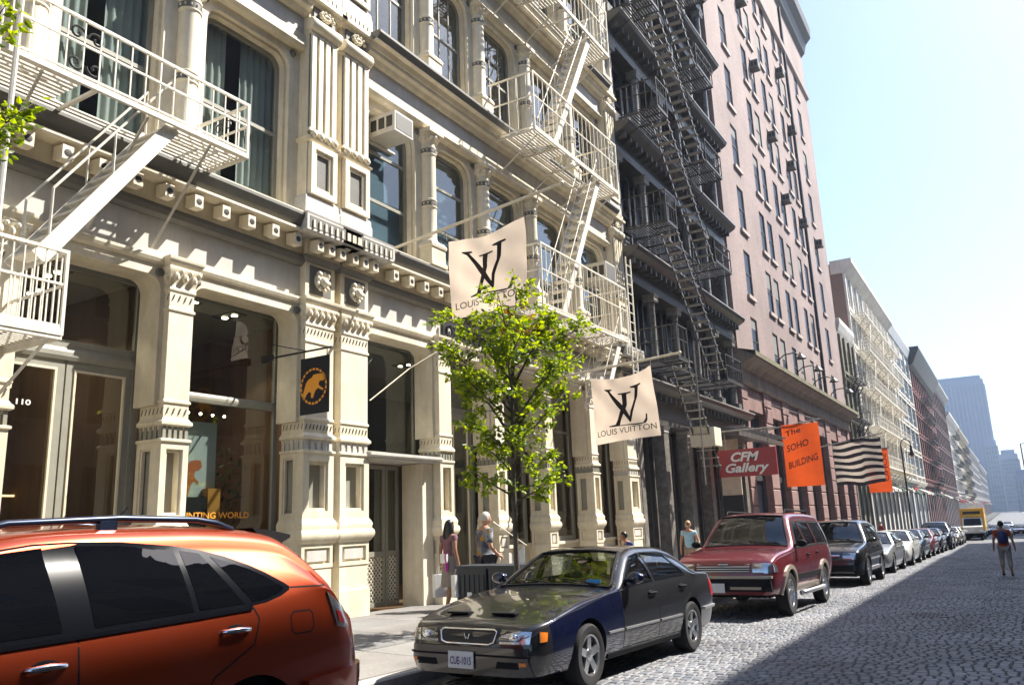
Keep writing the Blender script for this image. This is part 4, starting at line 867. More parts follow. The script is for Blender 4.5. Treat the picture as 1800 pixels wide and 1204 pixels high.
for i, y in enumerate(pys):
    w = .75 if i not in (0, 7) else .5
    for k in range(11):
        z0 = -1.4 + k * .84; MB().prism([(XP - .5, z0), (XP - .05, z0), (XP, z0 + .05), (XP, z0 + .77), (XP - .05, z0 + .82), (XP - .5, z0 + .82)], 'y', y - w, y + w).build('rusticated_block', M['pinkstone'], PK)
    if i < 7:
        y2 = pys[i + 1] - (.75 if i < 6 else .5); f = MB().arch(y + w + .1, y2 - .1, -.5, 6.4, 0, .1, XP - .5, XP - .35, tt=.2).box(XP - .5, XP - .38, y + w, y2, 3.2, 3.5).build('shop_window', M['charcoal'], PK); MB().box(XP - .49, XP - .48, y + w, y2, -.8, 6.4).build('pane', M['dkpane'], f)
        MB().box(XP - .5, XP - .1, y + w, y2, 6.6, 7.75).build('lintel', M['pinkstone'], PK)
# gooseneck lamps on the ledge
for k, y in enumerate((44.8, 49.5, 54.5, 60.5)):
    t = empty('gooseneck_lamp', (XP + .5, y, 9.3), 'curved wall lamp on the ledge of the pink building, %s from the near end' % ['first', 'second', 'third', 'fourth'][k], 'lamp', 'lamps on the pink building ledge')
    pts = [(XP + .3, y, 9.3), (XP + .45, y, 9.75), (XP + .8, y, 10.0), (XP + 1.3, y, 10.05), (XP + 1.6, y, 9.9)]; MB().tube(pts, .035, 6).build('arm', M['black'], t, smooth=True)
    MB().lathe([(.05, 9.95), (.10, 9.9), (.28, 9.7), (.28, 9.66)], XP + 1.65, y, 12).build('shade', M['black'], t, smooth=40)
M['dkletter'] = mat('dark_brown_print', (.03, .015, .015), .7, var=.1)
M['orange'] = cloth('orange_banner_cloth', (.72, .10, .012), .35)
def bn(u, v): return (-9.15 + 1.75 * u, 41.0 + .05 * math.sin(u * 6 + v * 3), 2.8 + 3.0 * v)
ob = empty('orange_banner', (-8.2, 41, 2.8), 'large orange banner with three lines of dark lettering on the pink building', 'banner')
MB().grid(bn, 12, 16).build('cloth', M['orange'], ob, smooth=True, recalc=False)
for txt, v0, w_, h_ in (('The', .80, .42, .09), ('SOHO', .55, .6, .11), ('BUILDING', .28, .80, .11)):
    letters('lettering', txt, lambda u, v: tuple(Vector(bn(.10 + u, v0 + v + u * .16)) + Vector((0, -.012, 0))), M['dkletter'], ob, fit=(w_, h_), bold=.015)
MB().tube([(XP, 41.03, 5.6), (-7.3, 41.03, 5.95)], .035, 6).build('pole', M['dktrim'], ob); MB().tube([(XP, 41.03, 7.2), (-7.5, 41.03, 5.95)], .012, 5).build('stay', M['dktrim'], ob)
# striped flag and second orange banner
M['stripe_l'] = cloth('beige_stripe_cloth', (.58, .50, .42), .35); M['stripe_d'] = cloth('dark_stripe_cloth', (.025, .018, .02), .1)
fl = empty('striped_flag', (-8.2, 56, 3.1), 'black and beige striped flag flying past the orange banner', 'flag')
for k in range(13):
    MB().grid(lambda u, v: (-9.4 + 2.9 * u, 56 + .22 * math.sin(u * 7 + .5), 3.15 + .22 * (k + v) + .07 * math.sin(u * 8 + k * .35) + (.06 if u > .6 else 0)), 14, 1).build('stripe', M['stripe_d' if k % 2 == 0 else 'stripe_l'], fl, smooth=True, recalc=False)
MB().tube([(XP, 56, 5.7), (-6.3, 56, 6.3)], .04, 6).build('pole', M['dktrim'], fl)
o2 = empty('orange_banner', (-7.2, 62, 2.7), 'smaller orange banner with dark letters past the striped flag', 'banner')
MB().grid(lambda u, v: (-8.3 + 1.5 * u, 62 + .04 * math.sin(u * 5), 2.75 + 3.0 * v), 8, 8).build('cloth', M['orange'], o2, smooth=True, recalc=False)
letters('lettering', 'SOHO', lambda u, v: (-6.93 - v, 61.93, 5.4 - u), M['dkletter'], o2, fit=(1.9, .28), bold=.01)
MB().tube([(XP, 62.03, 5.6), (-6.7, 62.03, 5.8)], .04, 6).build('pole', M['dktrim'], o2)
# ---------------------------------------------------------------- the row of buildings running away down the street
M['w_white'] = mat('white_iron_front', (.72, .70, .65), .6, var=.1, scale=1.5, stain=.2)
M['w_blue'] = mat('pale_blue_front', (.55, .58, .60), .6, var=.08, scale=1.5, stain=.12)
M['w_red'] = mat('red_brown_brick', (.20, .075, .065), .8, var=.2, scale=2)
M['w_brown'] = mat('brown_iron_front', (.12, .06, .055), .7, var=.2, scale=2)
M['w_olive'] = mat('olive_front', (.20, .18, .12), .8, var=.2, scale=2)
M['w_party'] = mat('brown_party_wall', (.24, .16, .13), .85, var=.15, scale=1)
M['w_grey'] = mat('grey_front', (.42, .41, .39), .7, var=.15, scale=1)
M['w_beige'] = mat('beige_front', (.50, .42, .30), .7, var=.15, scale=1)
M['w_pink'] = mat('rose_front', (.48, .33, .30), .7, var=.15, scale=1)
M['pane_blue'] = mat('blue_grey_pane', (.10, .17, .24), .1, var=.15, spec=.7)
M['aw_r'] = cloth('red_awning', (.42, .03, .03), .2); M['aw_k'] = cloth('black_awning', (.02, .02, .022), .1); M['aw_w'] = cloth('white_awning', (.6, .58, .54), .3); M['aw_g'] = cloth('green_awning', (.04, .10, .06), .2)
def row_building(name, lab, y0, y1, h, m, trim, floors, bays, z0=4.6, pane='dkpane', corn='trim', ch=1.0, cp=.9, side=None, wf=.56, fe=None, arch=False):
    X = -10.2; t = empty(name, (X - 3, (y0 + y1) / 2, gz((y0 + y1) / 2) + .2), lab, 'building'); bw = (y1 - y0) / bays; fh = (h - ch - .6 - z0) / floors; ops = []
    for f in range(floors):
        for i in range(bays):
            c = y0 + (i + .5) * bw; ops.append((c - bw * wf / 2, c + bw * wf / 2, z0 + f * fh + fh * .2, z0 + f * fh + fh * .84))
    g0 = gz(y0) - 1
    for i in range(bays): c = y0 + (i + .5) * bw; ops.append((c - bw * .38, c + bw * .38, gz(y1) + .2, z0 - .9))
    holed_wall(X, y0 + .01, y1 - .01, g0, h - .3, ops, .14, m, 'street_wall', t)
    MB().box(X - 13, X - .8, y0 + .02, y1 - .02, g0, h - .3).build('party_wall', side or m, t)
    b = MB().poly([(X, y0 + .012, g0), (X - 1, y0 + .012, g0), (X - 1, y0 + .012, h - .3), (X, y0 + .012, h - .3)]); b.build('end_return', side or m, t, recalc=False)
    a, c, e, f_ = ops[0]; fm = MB().arch(-(c - a) / 2 + .1, (c - a) / 2 - .1, -(f_ - e) / 2 + .1, (f_ - e) / 2 - .1, .3 if arch else 0, .1, -.1, 0).box(-.08, -.01, -(c - a) / 2, (c - a) / 2, -.06, .06).mesh('window', trim)
    pm = MB().box(-.06, -.05, -(c - a) / 2, (c - a) / 2, -(f_ - e) / 2, (f_ - e) / 2).mesh('pane', M[pane]); sm = MB().box(-.1, .2, -(c - a) / 2 - .15, (c - a) / 2 + .15, -.22, 0).mesh('sill', trim)
    for k, (a, c, e, f_) in enumerate(ops):
        yc, zc = (a + c) / 2, (e + f_) / 2
        if k < floors * bays:
            w = place(fm, 'window', (X - .05, yc, zc), t); place(pm, 'pane', (X - .05, yc, zc), w); place(sm, 'sill', (X, yc, e), w)
        else: MB().box(X - .13, X - .11, a, c, e, f_).build('shop_window', M['dkpane'], t)
    MB().prism([(X, h - ch - .3), (X + cp * .4, h - ch), (X + cp, h - .4), (X + cp, h), (X - 1, h), (X - 1, h - ch - .3)], 'y', y0 + .01, y1 - .01).build('roof_cornice', corn if corn != 'trim' else trim, t)
    MB().prism([(X, z0 - .75), (X + .3, z0 - .5), (X + .4, z0 - .2), (X + .4, z0 - .1), (X, z0)], 'y', y0 + .01, y1 - .01).build('shop_cornice', trim, t)
    for f in range(1, floors): MB().box(X, X + .22, y0 + .01, y1 - .01, z0 + f * fh - .12, z0 + f * fh + .1).build('string_course', trim, t)
    for i in range(bays + 1): c = min(max(y0 + i * bw, y0 + .3), y1 - .3); MB().box(X, X + .18, c - .25, c + .25, z0 + .01, h - ch - .31).build('pilaster', trim if fe != 'plain' else m, t)
    rg = random.Random(int(y0))
    for i in range(bays):
        a, c = ops[floors * bays + i][:2]
        if rg.random() < .55: zz = z0 - 1.0 - rg.uniform(0, .3); MB().prism([(X + .01, zz), (X + 1.1, zz - .55), (X + 1.1, zz - .8), (X + .01, zz - .35)], 'y', a + .05, c - .05).build('awning', M[rg.choice(['aw_r', 'aw_k', 'aw_w', 'aw_g', 'aw_w'])], t)
        elif rg.random() < .5: MB().box(X + .02, X + .14, a, c, z0 - 1.25, z0 - .95).build('shop_sign', M[rg.choice(['aw_r', 'aw_k', 'w_white', 'aw_g'])], t)
    if fe and fe != 'plain':
        F = empty('fire_escape', (X + .7, (y0 + y1) / 2, z0), fe[1], 'fire escape', 'fire escapes'); mm = M[fe[0]]
        ya, yb = y0 + (y1 - y0) * fe[2], y0 + (y1 - y0) * fe[3]
        for f in range(floors):
            z = z0 + f * fh + .15; fe_platform(F, X, X + fe[4], ya, yb, z, mm); fe_rail(F, X, X + fe[4], ya, yb, z, 1.1, mm, bars=.35)
            ns = max(1, int((yb - ya) / 9))
            for q in range(ns if f else 0): yq = ya + (yb - ya) * q / ns; fe_stair(F, (yq + 1.5, z - fh), (yq + 4.6, z), X + .35, X + fe[4] - .1, mm, 9, rail=False)
            for q in range(ns * 3): yq = ya + (yb - ya) * (q + .5) / ns / 3; MB().tube([(X + fe[4] - .05, yq, z), (X + .1, yq + .2, z - 1.2)], .05, 5).build('bracket', mm, F)
    return t
row_building('row_building', 'low olive building beside the pink brick building', 69.55, 77.0, 17.2, M['w_olive'], M['w_olive'], 3, 3, 5.2, corn=M['w_white'], ch=1.0, cp=.3, fe=('escape_dk', 'small dark fire escape on the low olive building', .1, .9, .9))
row_building('row_building', 'white cast-iron building covered in lacy fire escapes', 77.05, 108, 24.3, M['w_white'], M['w_white'], 5, 9, 5.2, side=M['w_party'], wf=.62, fe=('escape', 'cream lacy fire escapes covering the far white building', .05, .95, 1.25), arch=True)
row_building('row_building', 'pale blue building with white storey bands', 108.05, 132, 24.9, M['w_blue'], M['w_white'], 5, 4, 5.2, pane='pane_blue', wf=.84, corn=M['w_blue'], ch=1.6, cp=.6)
row_building('row_building', 'dark red brick building with black overhanging cornice', 132.05, 172, 25.2, M['w_red'], M['w_red'], 5, 11, 5.2, corn=M['black'], ch=2.6, cp=1.8, fe=('escape_dk', 'black fire escape on the dark red building', .3, .6, 1.3))
row_building('row_building', 'dark brown building with tall piers past the red one', 172.05, 215, 26.6, M['w_brown'], M['w_brown'], 5, 9, 5, corn=M['w_grey'], ch=1.5, cp=1.2)
row_building('row_building', 'grey building with white trim far down the street', 215.05, 260, 23.6, M['w_grey'], M['w_white'], 5, 9, 4.5, fe=('escape_dk', 'dark fire escape on the far grey building', .2, .6, 1.3))
row_building('row_building', 'beige building far down the street', 260.05, 320, 23.2, M['w_beige'], M['w_beige'], 5, 11, 4.5, fe=('escape_dk', 'dark fire escape on the far beige building', .2, .7, 1.3))
row_building('row_building', 'rose coloured building far down the street', 320.05, 420, 21.4, M['w_pink'], M['w_grey'], 5, 14, 4.5)
row_building('row_building', 'last dark building at the end of the row', 420.05, 560, 20.5, M['w_brown'], M['w_grey'], 4, 16, 4.5)
# skyline beyond the end of the street
M['tower_a'] = mat('blue_grey_tower', (.16, .205, .30), .6, var=.06, scale=.05); M['tower_b'] = mat('tower_rib', (.21, .26, .36), .6, var=.05, scale=.05); M['tower_c'] = mat('slate_blue_block', (.24, .29, .36), .6, var=.08, scale=.05)  # blue-grey tones carry distance haze in the colour itself
def tower(name, lab, x0, x1, y0, y1, h, m, ribs, rib_m, rows=0):
    t = empty(name, ((x0 + x1) / 2, (y0 + y1) / 2, -4), lab, 'building')
    MB().box(x0, x1, y0, y1, -5, h).build('body', m, t)
    w = (x1 - x0) / ribs
    for i in range(ribs + 1): x = x0 + i * w; MB().box(x - w * .14, x + w * .14, y0 - .8, y0 - .01, -5, h - 4).build('rib', rib_m, t)
    for i in range(4): y = y0 + (i + .5) * (y1 - y0) / 4; MB().box(x1 + .01, x1 + .8, y - 1.6, y + 1.6, -5, h - 4).build('rib', rib_m, t)
    MB().box(x0 + 1.5, x1 - 1.5, y0 + 2, y1 - 2, h, h + 3).build('roof_plant', m, t)
    wm = MB().box(-w * .3, w * .3, -.2, .0, -1, 1).mesh('window', M['pane_blue'])
    for r in range(rows):
        for i in range(ribs): place(wm, 'window', (x0 + (i + .5) * w, y0 - .02, 4 + r * (h - 6) / rows), t)
tower('office_tower', 'tall blue-grey office tower on the skyline', -37.5, -4.5, 700, 740, 96, M['tower_a'], 12, M['tower_b'])
tower('office_tower', 'narrow grey-blue tower in front of the tall one', -9.5, -2.6, 650, 672, 46, M['tower_b'], 4, M['tower_c'], 12)
tower('apartment_block', 'pale blue apartment block with window rows on the skyline', -2.3, 9.3, 690, 720, 38, M['tower_c'], 7, M['tower_b'], 11)
tower('apartment_block', 'dark low block closing the end of the street', 4.0, 24, 600, 625, 20, M['tower_a'], 10, M['tower_c'], 5)

# ---------------------------------------------------------------- the hazy air over the street
hz = MB().box(-700, 700, -250, 1400, -6, 125).build('haze', [], kind='stuff')
hm = bpy.data.materials.new('haze_air'); hm.use_nodes = True; ht = hm.node_tree; ht.nodes.clear(); ho = _n(ht, 'ShaderNodeOutputMaterial'); hv = _n(ht, 'ShaderNodeVolumePrincipled'); hv.inputs['Color'].default_value = (.62, .77, 1, 1); hv.inputs['Density'].default_value = .00042; hv.inputs['Anisotropy'].default_value = .2; ht.links.new(hv.outputs[0], ho.inputs['Volume']); hz.data.materials.append(hm); hz.display_type = 'WIRE'
# ---------------------------------------------------------------- cars
def curve(pts):
    x = np.array([p[0] for p in pts], float); y = np.array([p[1] for p in pts], float); h = np.diff(x); d = np.diff(y) / h; s = np.zeros(len(x))
    for i in range(1, len(x) - 1):
        if d[i - 1] * d[i] > 0: w1, w2 = 2 * h[i] + h[i - 1], h[i] + 2 * h[i - 1]; s[i] = (w1 + w2) / (w1 / d[i - 1] + w2 / d[i])
    s[0], s[-1] = d[0], d[-1]
    def f(t):
        t = min(max(t, x[0]), x[-1]); i = min(max(int(np.searchsorted(x, t)) - 1, 0), len(h) - 1); u = (t - x[i]) / h[i]
        return (1 + 2 * u) * (1 - u) ** 2 * y[i] + u * (1 - u) ** 2 * h[i] * s[i] + u * u * (3 - 2 * u) * y[i + 1] + u * u * (u - 1) * h[i] * s[i + 1]
    return f
def paint(name, col, metal=.35, rough=.32, flake=0.06):
    m = mat(name, col, rough, metal, var=flake, scale=160, coat=1.0, spec=.5); return m
M['gloss_k'] = mat('gloss_black_trim', (.006, .007, .010), .12, var=.05, spec=.35)
M['tyre'] = mat('tyre_rubber', (.011, .011, .012), .85, var=.2, scale=20)
M['rim'] = mat('alloy_rim', (.55, .56, .58), .25, .9, var=.05)
M['rubber'] = mat('black_trim', (.010, .010, .012), .75, var=.1, spec=.15)
M['seat'] = mat('tan_leather', (.34, .25, .16), .6, var=.15); M['seat_dk'] = mat('dark_leather', (.03, .03, .032), .6, var=.15)
M['lens'] = glass('lamp_lens', (.92, .93, .95), .12); M['reflector'] = mat('lamp_reflector', (.7, .72, .75), .18, .9, var=.25, scale=25)
M['amber'] = mat('amber_lens', (.75, .20, .02), .15, var=.1, coat=.8); M['redlens'] = mat('red_lens', (.45, .02, .02), .15, var=.1, coat=.8)
M['plate'] = mat('number_plate', (.62, .64, .66), .4, var=.06); M['navy'] = mat('navy_print', (.03, .04, .15), .5, var=.05)
M['cglass'] = glass('car_glass', (.50, .54, .54), .10, wav=0); M['cglass_dk'] = glass('privacy_glass', (.035, .04, .045), .07)
M['steel'] = mat('brushed_trim', (.55, .55, .56), .35, .8, var=.08)
def make_car(name, lab, cat, sp, group='cars parked along the kerb'):
    L, H = sp['L'], sp['H']; top = curve(sp['top']); belt = curve(sp['belt']); bot = curve(sp['bot']); wmx = curve(sp['w']); wr = sp['wr']; zr = H
    t = empty(name, (0, 0, 0), lab, cat, group); paintm = sp['paint']; y0, y1 = sp['top'][0][0], sp['top'][-1][0]
    cr = sp.get('crown', .035); tum = sp.get('tum', .05)
    def params(y):
        zt, zb = top(y), bot(y); bl = min(belt(y), zt - .03); wm = wmx(y); wb = wm - tum * min(1, (bl - zb) / .6); g = (zt - bl) / max(zr - bl, .05); we = wb + (wr - wb) * min(1, max(0, g)); return zt, zb, bl, wm, wb, we
    N1, N2, N3, N4 = 9, 9, 5, 6
    def sec(y):
        zt, zb, bl, wm, wb, we = params(y); ws = wm - .07; pts = [(0, zb), (ws * .55, zb), (ws * .93, zb), (ws, zb + .03)]
        for k in range(1, N1 + 1):
            u = k / N1; a, c, e = (ws, zb + .03), (wm * 1.0 + (wm - (ws + wb) / 2) * .9, zb + (bl - zb) * .52), (wb, bl)
            pts.append(((1 - u) ** 2 * a[0] + 2 * u * (1 - u) * c[0] + u * u * e[0], (1 - u) ** 2 * a[1] + 2 * u * (1 - u) * c[1] + u * u * e[1]))
        rc = min(sp.get('rc', .09), .55 * (zt - bl)); ze = zt - cr - rc
        if ze < bl + .004: ze = bl + .004
        f = (ze - bl) / max(zt - bl, .01)
        xe = wb + (we - wb) * f
        for k in range(1, N2 + 1): u = k / N2; pts.append((wb + (xe - wb) * u + .018 * math.sin(u * math.pi) * min(1, (zt - bl) / .3), bl + (ze - bl) * u))
        xt = max(we - rc * 1.1, .05); zc = zt - cr * (xt / max(we, .1)) ** 2
        for k in range(1, N3 + 1): a = k / N3 * math.pi / 2; pts.append((xt + (xe - xt) * math.cos(a), ze + (zc - ze) * math.sin(a)))
        for k in range(1, N4 + 1): x = xt * (1 - k / N4); pts.append((x, zt - cr * (x / max(we, .1)) ** 2))
        return pts
    cache = {}
    def secc(y):
        y = round(y, 3)
        if y not in cache: a = np.array(sec(y)); cache[y] = a
        return cache[y]
    iz = 3; 
    def side_x(y, z):
        a = secc(y)[iz:4 + N1 + N2 + N3]; return float(np.interp(z, a[:, 1], a[:, 0])) if a[0, 1] <= z <= a[-1, 1] else (float(a[0, 0]) if z < a[0, 1] else 0.)
    def top_z(y, x):
        a = secc(y)[3 + N1:][::-1]; return float(np.interp(abs(x), a[:, 0], a[:, 1]))
    def end_y(x, z, s):
        yy = y0 if s < 0 else y1; st = .012 * -s * 1.0
        for k in range(130):
            y = yy + (k * .012 if s < 0 else -k * .012)
            a = secc(y)
            if a[0, 1] - .02 <= z <= top_z(y, x) and side_x(y, z) >= abs(x): return y
        return yy
    # stations
    ys = sorted(set([round(v, 3) for v in np.linspace(y0, y1, int((y1 - y0) / .042))] + [round(y0 + d, 3) for d in (.01, .03, .055, .085)] + [round(y1 - d, 3) for d in (.01, .03, .055, .085)]))
    b = MB(); rings = []
    for y in ys:
        p = secc(y); n = len(p); ring = [(x, y, z) for x, z in p] + [(-x, y, z) for x, z in p[-2:0:-1]]; rings.append(len(b.v)); b.v += ring
    K = len(ring)
    for i in range(len(ys) - 1):
        for j in range(K): b.f.append((rings[i] + j, rings[i] + (j + 1) % K, rings[i + 1] + (j + 1) % K, rings[i + 1] + j)); b.m.append(0)
    b.f.append(tuple(rings[0] + j for j in range(K))); b.f.append(tuple(rings[-1] + j for j in range(K - 1, -1, -1))); b.m += [0, 0]
    mats = [paintm, M['rubber'], sp.get('paint2', paintm), sp.get('clad', paintm)]
    me = b.mesh('body', mats, smooth=False); body = bpy.data.objects.new('body', me); COL.objects.link(body)
    cut = MB(); ax = sp['axles']; wrad = sp['wheel']; ar = sp.get('arch', wrad + .055); zw = wrad + .005
    for ya in ax:
        for s in (-1, 1):
            c = MB(); xi, xo = (.52 * s, 1.3 * s)
            c.lathe([(ar, min(xi, xo)), (ar, max(xi, xo))], ya, zw, 36, mi=1, axis='x'); cut.v, off_ = cut.v + c.v, len(cut.v); cut.f += [tuple(i + off_ for i in f) for f in c.f]; cut.m += c.m
    cm = cut.mesh('cut', mats); co = bpy.data.objects.new('cut', cm); COL.objects.link(co)
    md = body.modifiers.new('b', 'BOOLEAN'); md.operation = 'DIFFERENCE'; md.object = co; md.solver = 'EXACT'
    dg = bpy.context.evaluated_depsgraph_get(); me2 = bpy.data.meshes.new_from_object(body.evaluated_get(dg)); bpy.data.objects.remove(body); bpy.data.objects.remove(co)
    # window openings
    def inside(pt, poly):
        r = False; n = len(poly)
        for i in range(n):
            a, c = poly[i], poly[i - 1]
            if (a[1] > pt[1]) != (c[1] > pt[1]) and pt[0] < (c[0] - a[0]) * (pt[1] - a[1]) / (c[1] - a[1]) + a[0]: r = not r
        return r
    bm = bmesh.new(); bm.from_mesh(me2); kill = []
    ws, rwn = sp['shield'], sp.get('rear')
    for f in bm.faces:
        c = f.calc_center_median()
        if abs(c.x) > .3 and f.normal.z < .9 and any(inside((c.y, c.z), w) for w in sp['wins']) and abs(f.normal.y) < .75 and abs(c.x) > side_x(c.y, c.z) - .05: kill.append(f); continue
        if c.z > belt(c.y) + .005 and f.normal.z > .1:
            for w in (ws, rwn):
                if w and w[0] < c.y < w[1] and abs(c.x) < params(c.y)[5] - w[2]: kill.append(f); break
    if sp.get('mark'):
        for f in bm.faces:
            c = f.calc_center_median(); k = sp['mark'](c, f.normal)
            if k and f.material_index == 0: f.material_index = k
    bmesh.ops.delete(bm, geom=kill, context='FACES'); bm.to_mesh(me2); bm.free(); shade(me2, 38); me2.name = 'body'
    place(me2, 'body', (0, 0, 0), t)
    # patches that follow the body
    def quad(q, u, v): return tuple((q[0][k] * (1 - u) + q[1][k] * u) * (1 - v) + (q[3][k] * (1 - u) + q[2][k] * u) * v for k in (0, 1))
    def slab(fn, nu, nv, m, nm, par=t, th=0):
        b = MB().grid(lambda u, v: fn(u, v, 0), nu, nv)
        if th:
            n = len(b.v); b.add([fn(i / nu, j / nv, th) for i in range(nu + 1) for j in range(nv + 1)], [tuple(reversed(f)) for f in b.f]); k = nv + 1
            for i in range(nu): b.f += [(i * k, (i + 1) * k, n + (i + 1) * k, n + i * k), (i * k + nv, (i + 1) * k + nv, n + (i + 1) * k + nv, n + i * k + nv)]; b.m += [0, 0]
            for j in range(nv): b.f += [(j, j + 1, n + j + 1, n + j), (nu * k + j, nu * k + j + 1, n + nu * k + j + 1, n + nu * k + j)]; b.m += [0, 0]
        return b.build(nm, m, par, smooth=40, recalc=True)
    def side(q, m, nm, off=.004, s=1, nu=10, nv=6, par=t, th=0):
        return slab(lambda u, v, d: (s * (side_x(*quad(q, u, v)) + off - d), *quad(q, u, v)), nu, nv, m, nm, par, th)
    def end(q, m, nm, off=.006, s=-1, nu=8, nv=5, par=t, th=0):
        return slab(lambda u, v, d: (quad(q, u, v)[0], end_y(quad(q, u, v)[0], quad(q, u, v)[1], s) + s * (off - d), quad(q, u, v)[1]), nu, nv, m, nm, par, th)
    def strip_side(pts, m, nm, wd, off=.005, s=1, par=t, th=.012, n=10, closed=False):
        # flat strip following a (y,z) polyline on the flank
        P = [Vector(p) for p in pts]; Q = []
        segs = list(zip(P, P[1:] + ([P[0]] if closed else []))) if closed else list(zip(P[:-1], P[1:]))
        for a, c in segs: Q += [a.lerp(c, k / n) for k in range(n)]
        Q.append(P[0] if closed else P[-1]); b = MB(); k = len(Q); vs = []
        for i, q in enumerate(Q):
            a = Q[i - 1] if i else (Q[-2] if closed else q); c = Q[i + 1] if i < k - 1 else (Q[1] if closed else q); d = (c - a); d = d.normalized() if d.length else Vector((1, 0)); nrm = Vector((-d.y, d.x)) * wd / 2
            for e in (1, -1):
                w = q + nrm * e; x = side_x(w.x, w.y); vs += [(s * (x + off), w.x, w.y), (s * (x + off - th), w.x, w.y)]
        b.add(vs, [f for i in range(k - 1) for f in ((4 * i, 4 * i + 4, 4 * i + 6, 4 * i + 2), (4 * i, 4 * i + 1, 4 * i + 5, 4 * i + 4), (4 * i + 2, 4 * i + 6, 4 * i + 7, 4 * i + 3))]); return b.build(nm, m, par)
    def side_poly(poly, m, nm, off, s=1, par=t):
        bm = bmesh.new(); bm.faces.new([bm.verts.new((p[0], p[1], 0)) for p in poly]); bmesh.ops.triangulate(bm, faces=bm.faces[:])
        for _ in range(7):
            ed = [e for e in bm.edges if e.calc_length() > .09]
            if not ed: break
            bmesh.ops.subdivide_edges(bm, edges=ed, cuts=1); bmesh.ops.triangulate(bm, faces=bm.faces[:])
        ix = {v: i for i, v in enumerate(bm.verts)}; b = MB().add([(s * (side_x(v.co.x, v.co.y) + off), v.co.x, v.co.y) for v in ix], [tuple(ix[v] for v in f.verts) for f in bm.faces]); bm.free(); return b.build(nm, m, par, smooth=True)
    gm = sp.get('glass', M['cglass'])
    for s in (1, -1):
        for w in sp['wins']:
            q = w if len(w) == 4 else w
            if len(w) == 4: g = side(w, gm if w not in sp.get('tint', []) else M['cglass_dk'], 'side_window', off=-.004, s=s, nu=8, nv=6)
            else:
                c = (sum(p[0] for p in w) / len(w), sum(p[1] for p in w) / len(w)); b = MB(); k = 6
                for a, e in zip(w, w[1:] + w[:1]):
                    for i in range(k):
                        p, r_ = [(a[0] + (e[0] - a[0]) * j / k, a[1] + (e[1] - a[1]) * j / k) for j in (i, i + 1)]
                        for f0, f1 in ((0, .5), (.5, 1)):
                            pp = [(c[0] + (z_[0] - c[0]) * f_, c[1] + (z_[1] - c[1]) * f_) for z_, f_ in ((p, f0), (r_, f0), (r_, f1), (p, f1))]; b.poly([(s * (side_x(*z_) - .004), *z_) for z_ in pp])
                g = b.build('side_window', gm, t, merge=.0005, smooth=True)
            strip_side(w, sp.get('wtrim', M['rubber']), 'window_trim', sp.get('trimw', .045), .006, s, par=g, closed=True, n=8, th=.02)
        for ln in sp.get('seams', []): strip_side(ln, M['rubber'], 'door_seam', .009, .0015, s, th=.004)
        for ln, m, wd, off in sp.get('mould', []): strip_side(ln, m, 'side_moulding', wd, off, s, th=off + .004)
        for (hy, hz) in sp.get('handles', []):
            x = side_x(hy, hz); o = MB().tube([(s * (x - .002), hy - .10, hz), (s * (x + .032), hy - .075, hz), (s * (x + .036), hy, hz + .004), (s * (x + .032), hy + .075, hz), (s * (x - .002), hy + .10, hz)], [.012, .015, .017, .015, .012], 8).build('door_handle', sp.get('hmat', M['chrome']), t, smooth=True)
            MB().blob((s * (x - .004), hy, hz), (.012, .075, .034), 10, 6).build('handle_cup', M['rubber'], o)
        # mirrors
        if sp.get('mirror'):
            my, mz = sp['mirror']; x = side_x(my, mz); o = MB().blob((s * (x + .14), my, mz + .05), (.105, .06, .07), 12, 8).build('mirror', sp.get('mmat', paintm), t, smooth=True); MB().bar((s * (x - .02), my, mz), (s * (x + .08), my, mz + .03), .05, .04).build('mirror_arm', M['rubber'], o); MB().box(s * (x + .06), s * (x + .22), my + .055, my + .064, mz + .0, mz + .10).build('mirror_glass', M['chrome'], o)
    def shieldpatch(w, nm):
        a, c, inset = w; f = lambda u, v, d: ((lambda y: ((2 * u - 1) * (params(y)[5] - inset + .012), y, top_z(y, (2 * u - 1) * (params(y)[5] - inset)) - .004))(a + (c - a) * v)); g = slab(f, 16, 8, sp.get('wglass', gm) if nm == 'windscreen' else gm, nm)
        bb = MB(); pts = []
        def P(uu, yy): x = uu * (params(yy)[5] - inset + .005); return (x, yy, top_z(yy, x) + .004)
        for k in range(13): pts.append(P(-1 + k / 6, a))
        for k in range(1, 9): pts.append(P(1, a + (c - a) * k / 8))
        for k in range(1, 13): pts.append(P(1 - k / 6, c))
        for k in range(1, 8): pts.append(P(-1, c + (a - c) * k / 8))
        bb.tube(pts, .018, 6, closed=True); bb.build('screen_seal', M['rubber'], g, smooth=True); return g
    g = shieldpatch(ws, 'windscreen')
    if rwn: shieldpatch(rwn, 'rear_screen')
    for k in (0, 1):
        a = ws[0] + .015; x0 = -.45 + k * .55; MB().tube([(x0 + .5, a - .03, top_z(a, .3) + .01), (x0 + .1, a + .07, top_z(a + .07, .3) + .02), (x0 - .05, a + .10, top_z(a + .10, .3) + .018)], .008, 5).build('wiper', M['rubber'], g)
    # cabin
    fl = sp['cabin']; zf = .32 if H < 1.5 else .5; zs = belt(0)
    MB().box(-wr - .12, wr + .12, fl[0], fl[1], zf, zf + .03).build('cabin_floor', M['seat_dk'], t)
    MB().box(-.66, .66, fl[0] - .12, fl[0] + .22, zf, zs - .02).build('dashboard', M['seat_dk'], t)
    for s in (-1, 1): MB().box(s * (wmx(0) - .12), s * (wmx(0) - .10), fl[0], fl[1], zf, zs - .06).build('door_lining', sp.get('seatm', M['seat_dk']), t)
    sw = MB().lathe([(.18, 0), (.19, .015), (.18, .03)], 0, 0, 16, caps=False).build('steering_wheel', M['rubber'], t, at=(0, 0, 0)); sw.location = (.36, fl[0] + .36, zs - .03); sw.rotation_euler = (R(65), 0, 0)
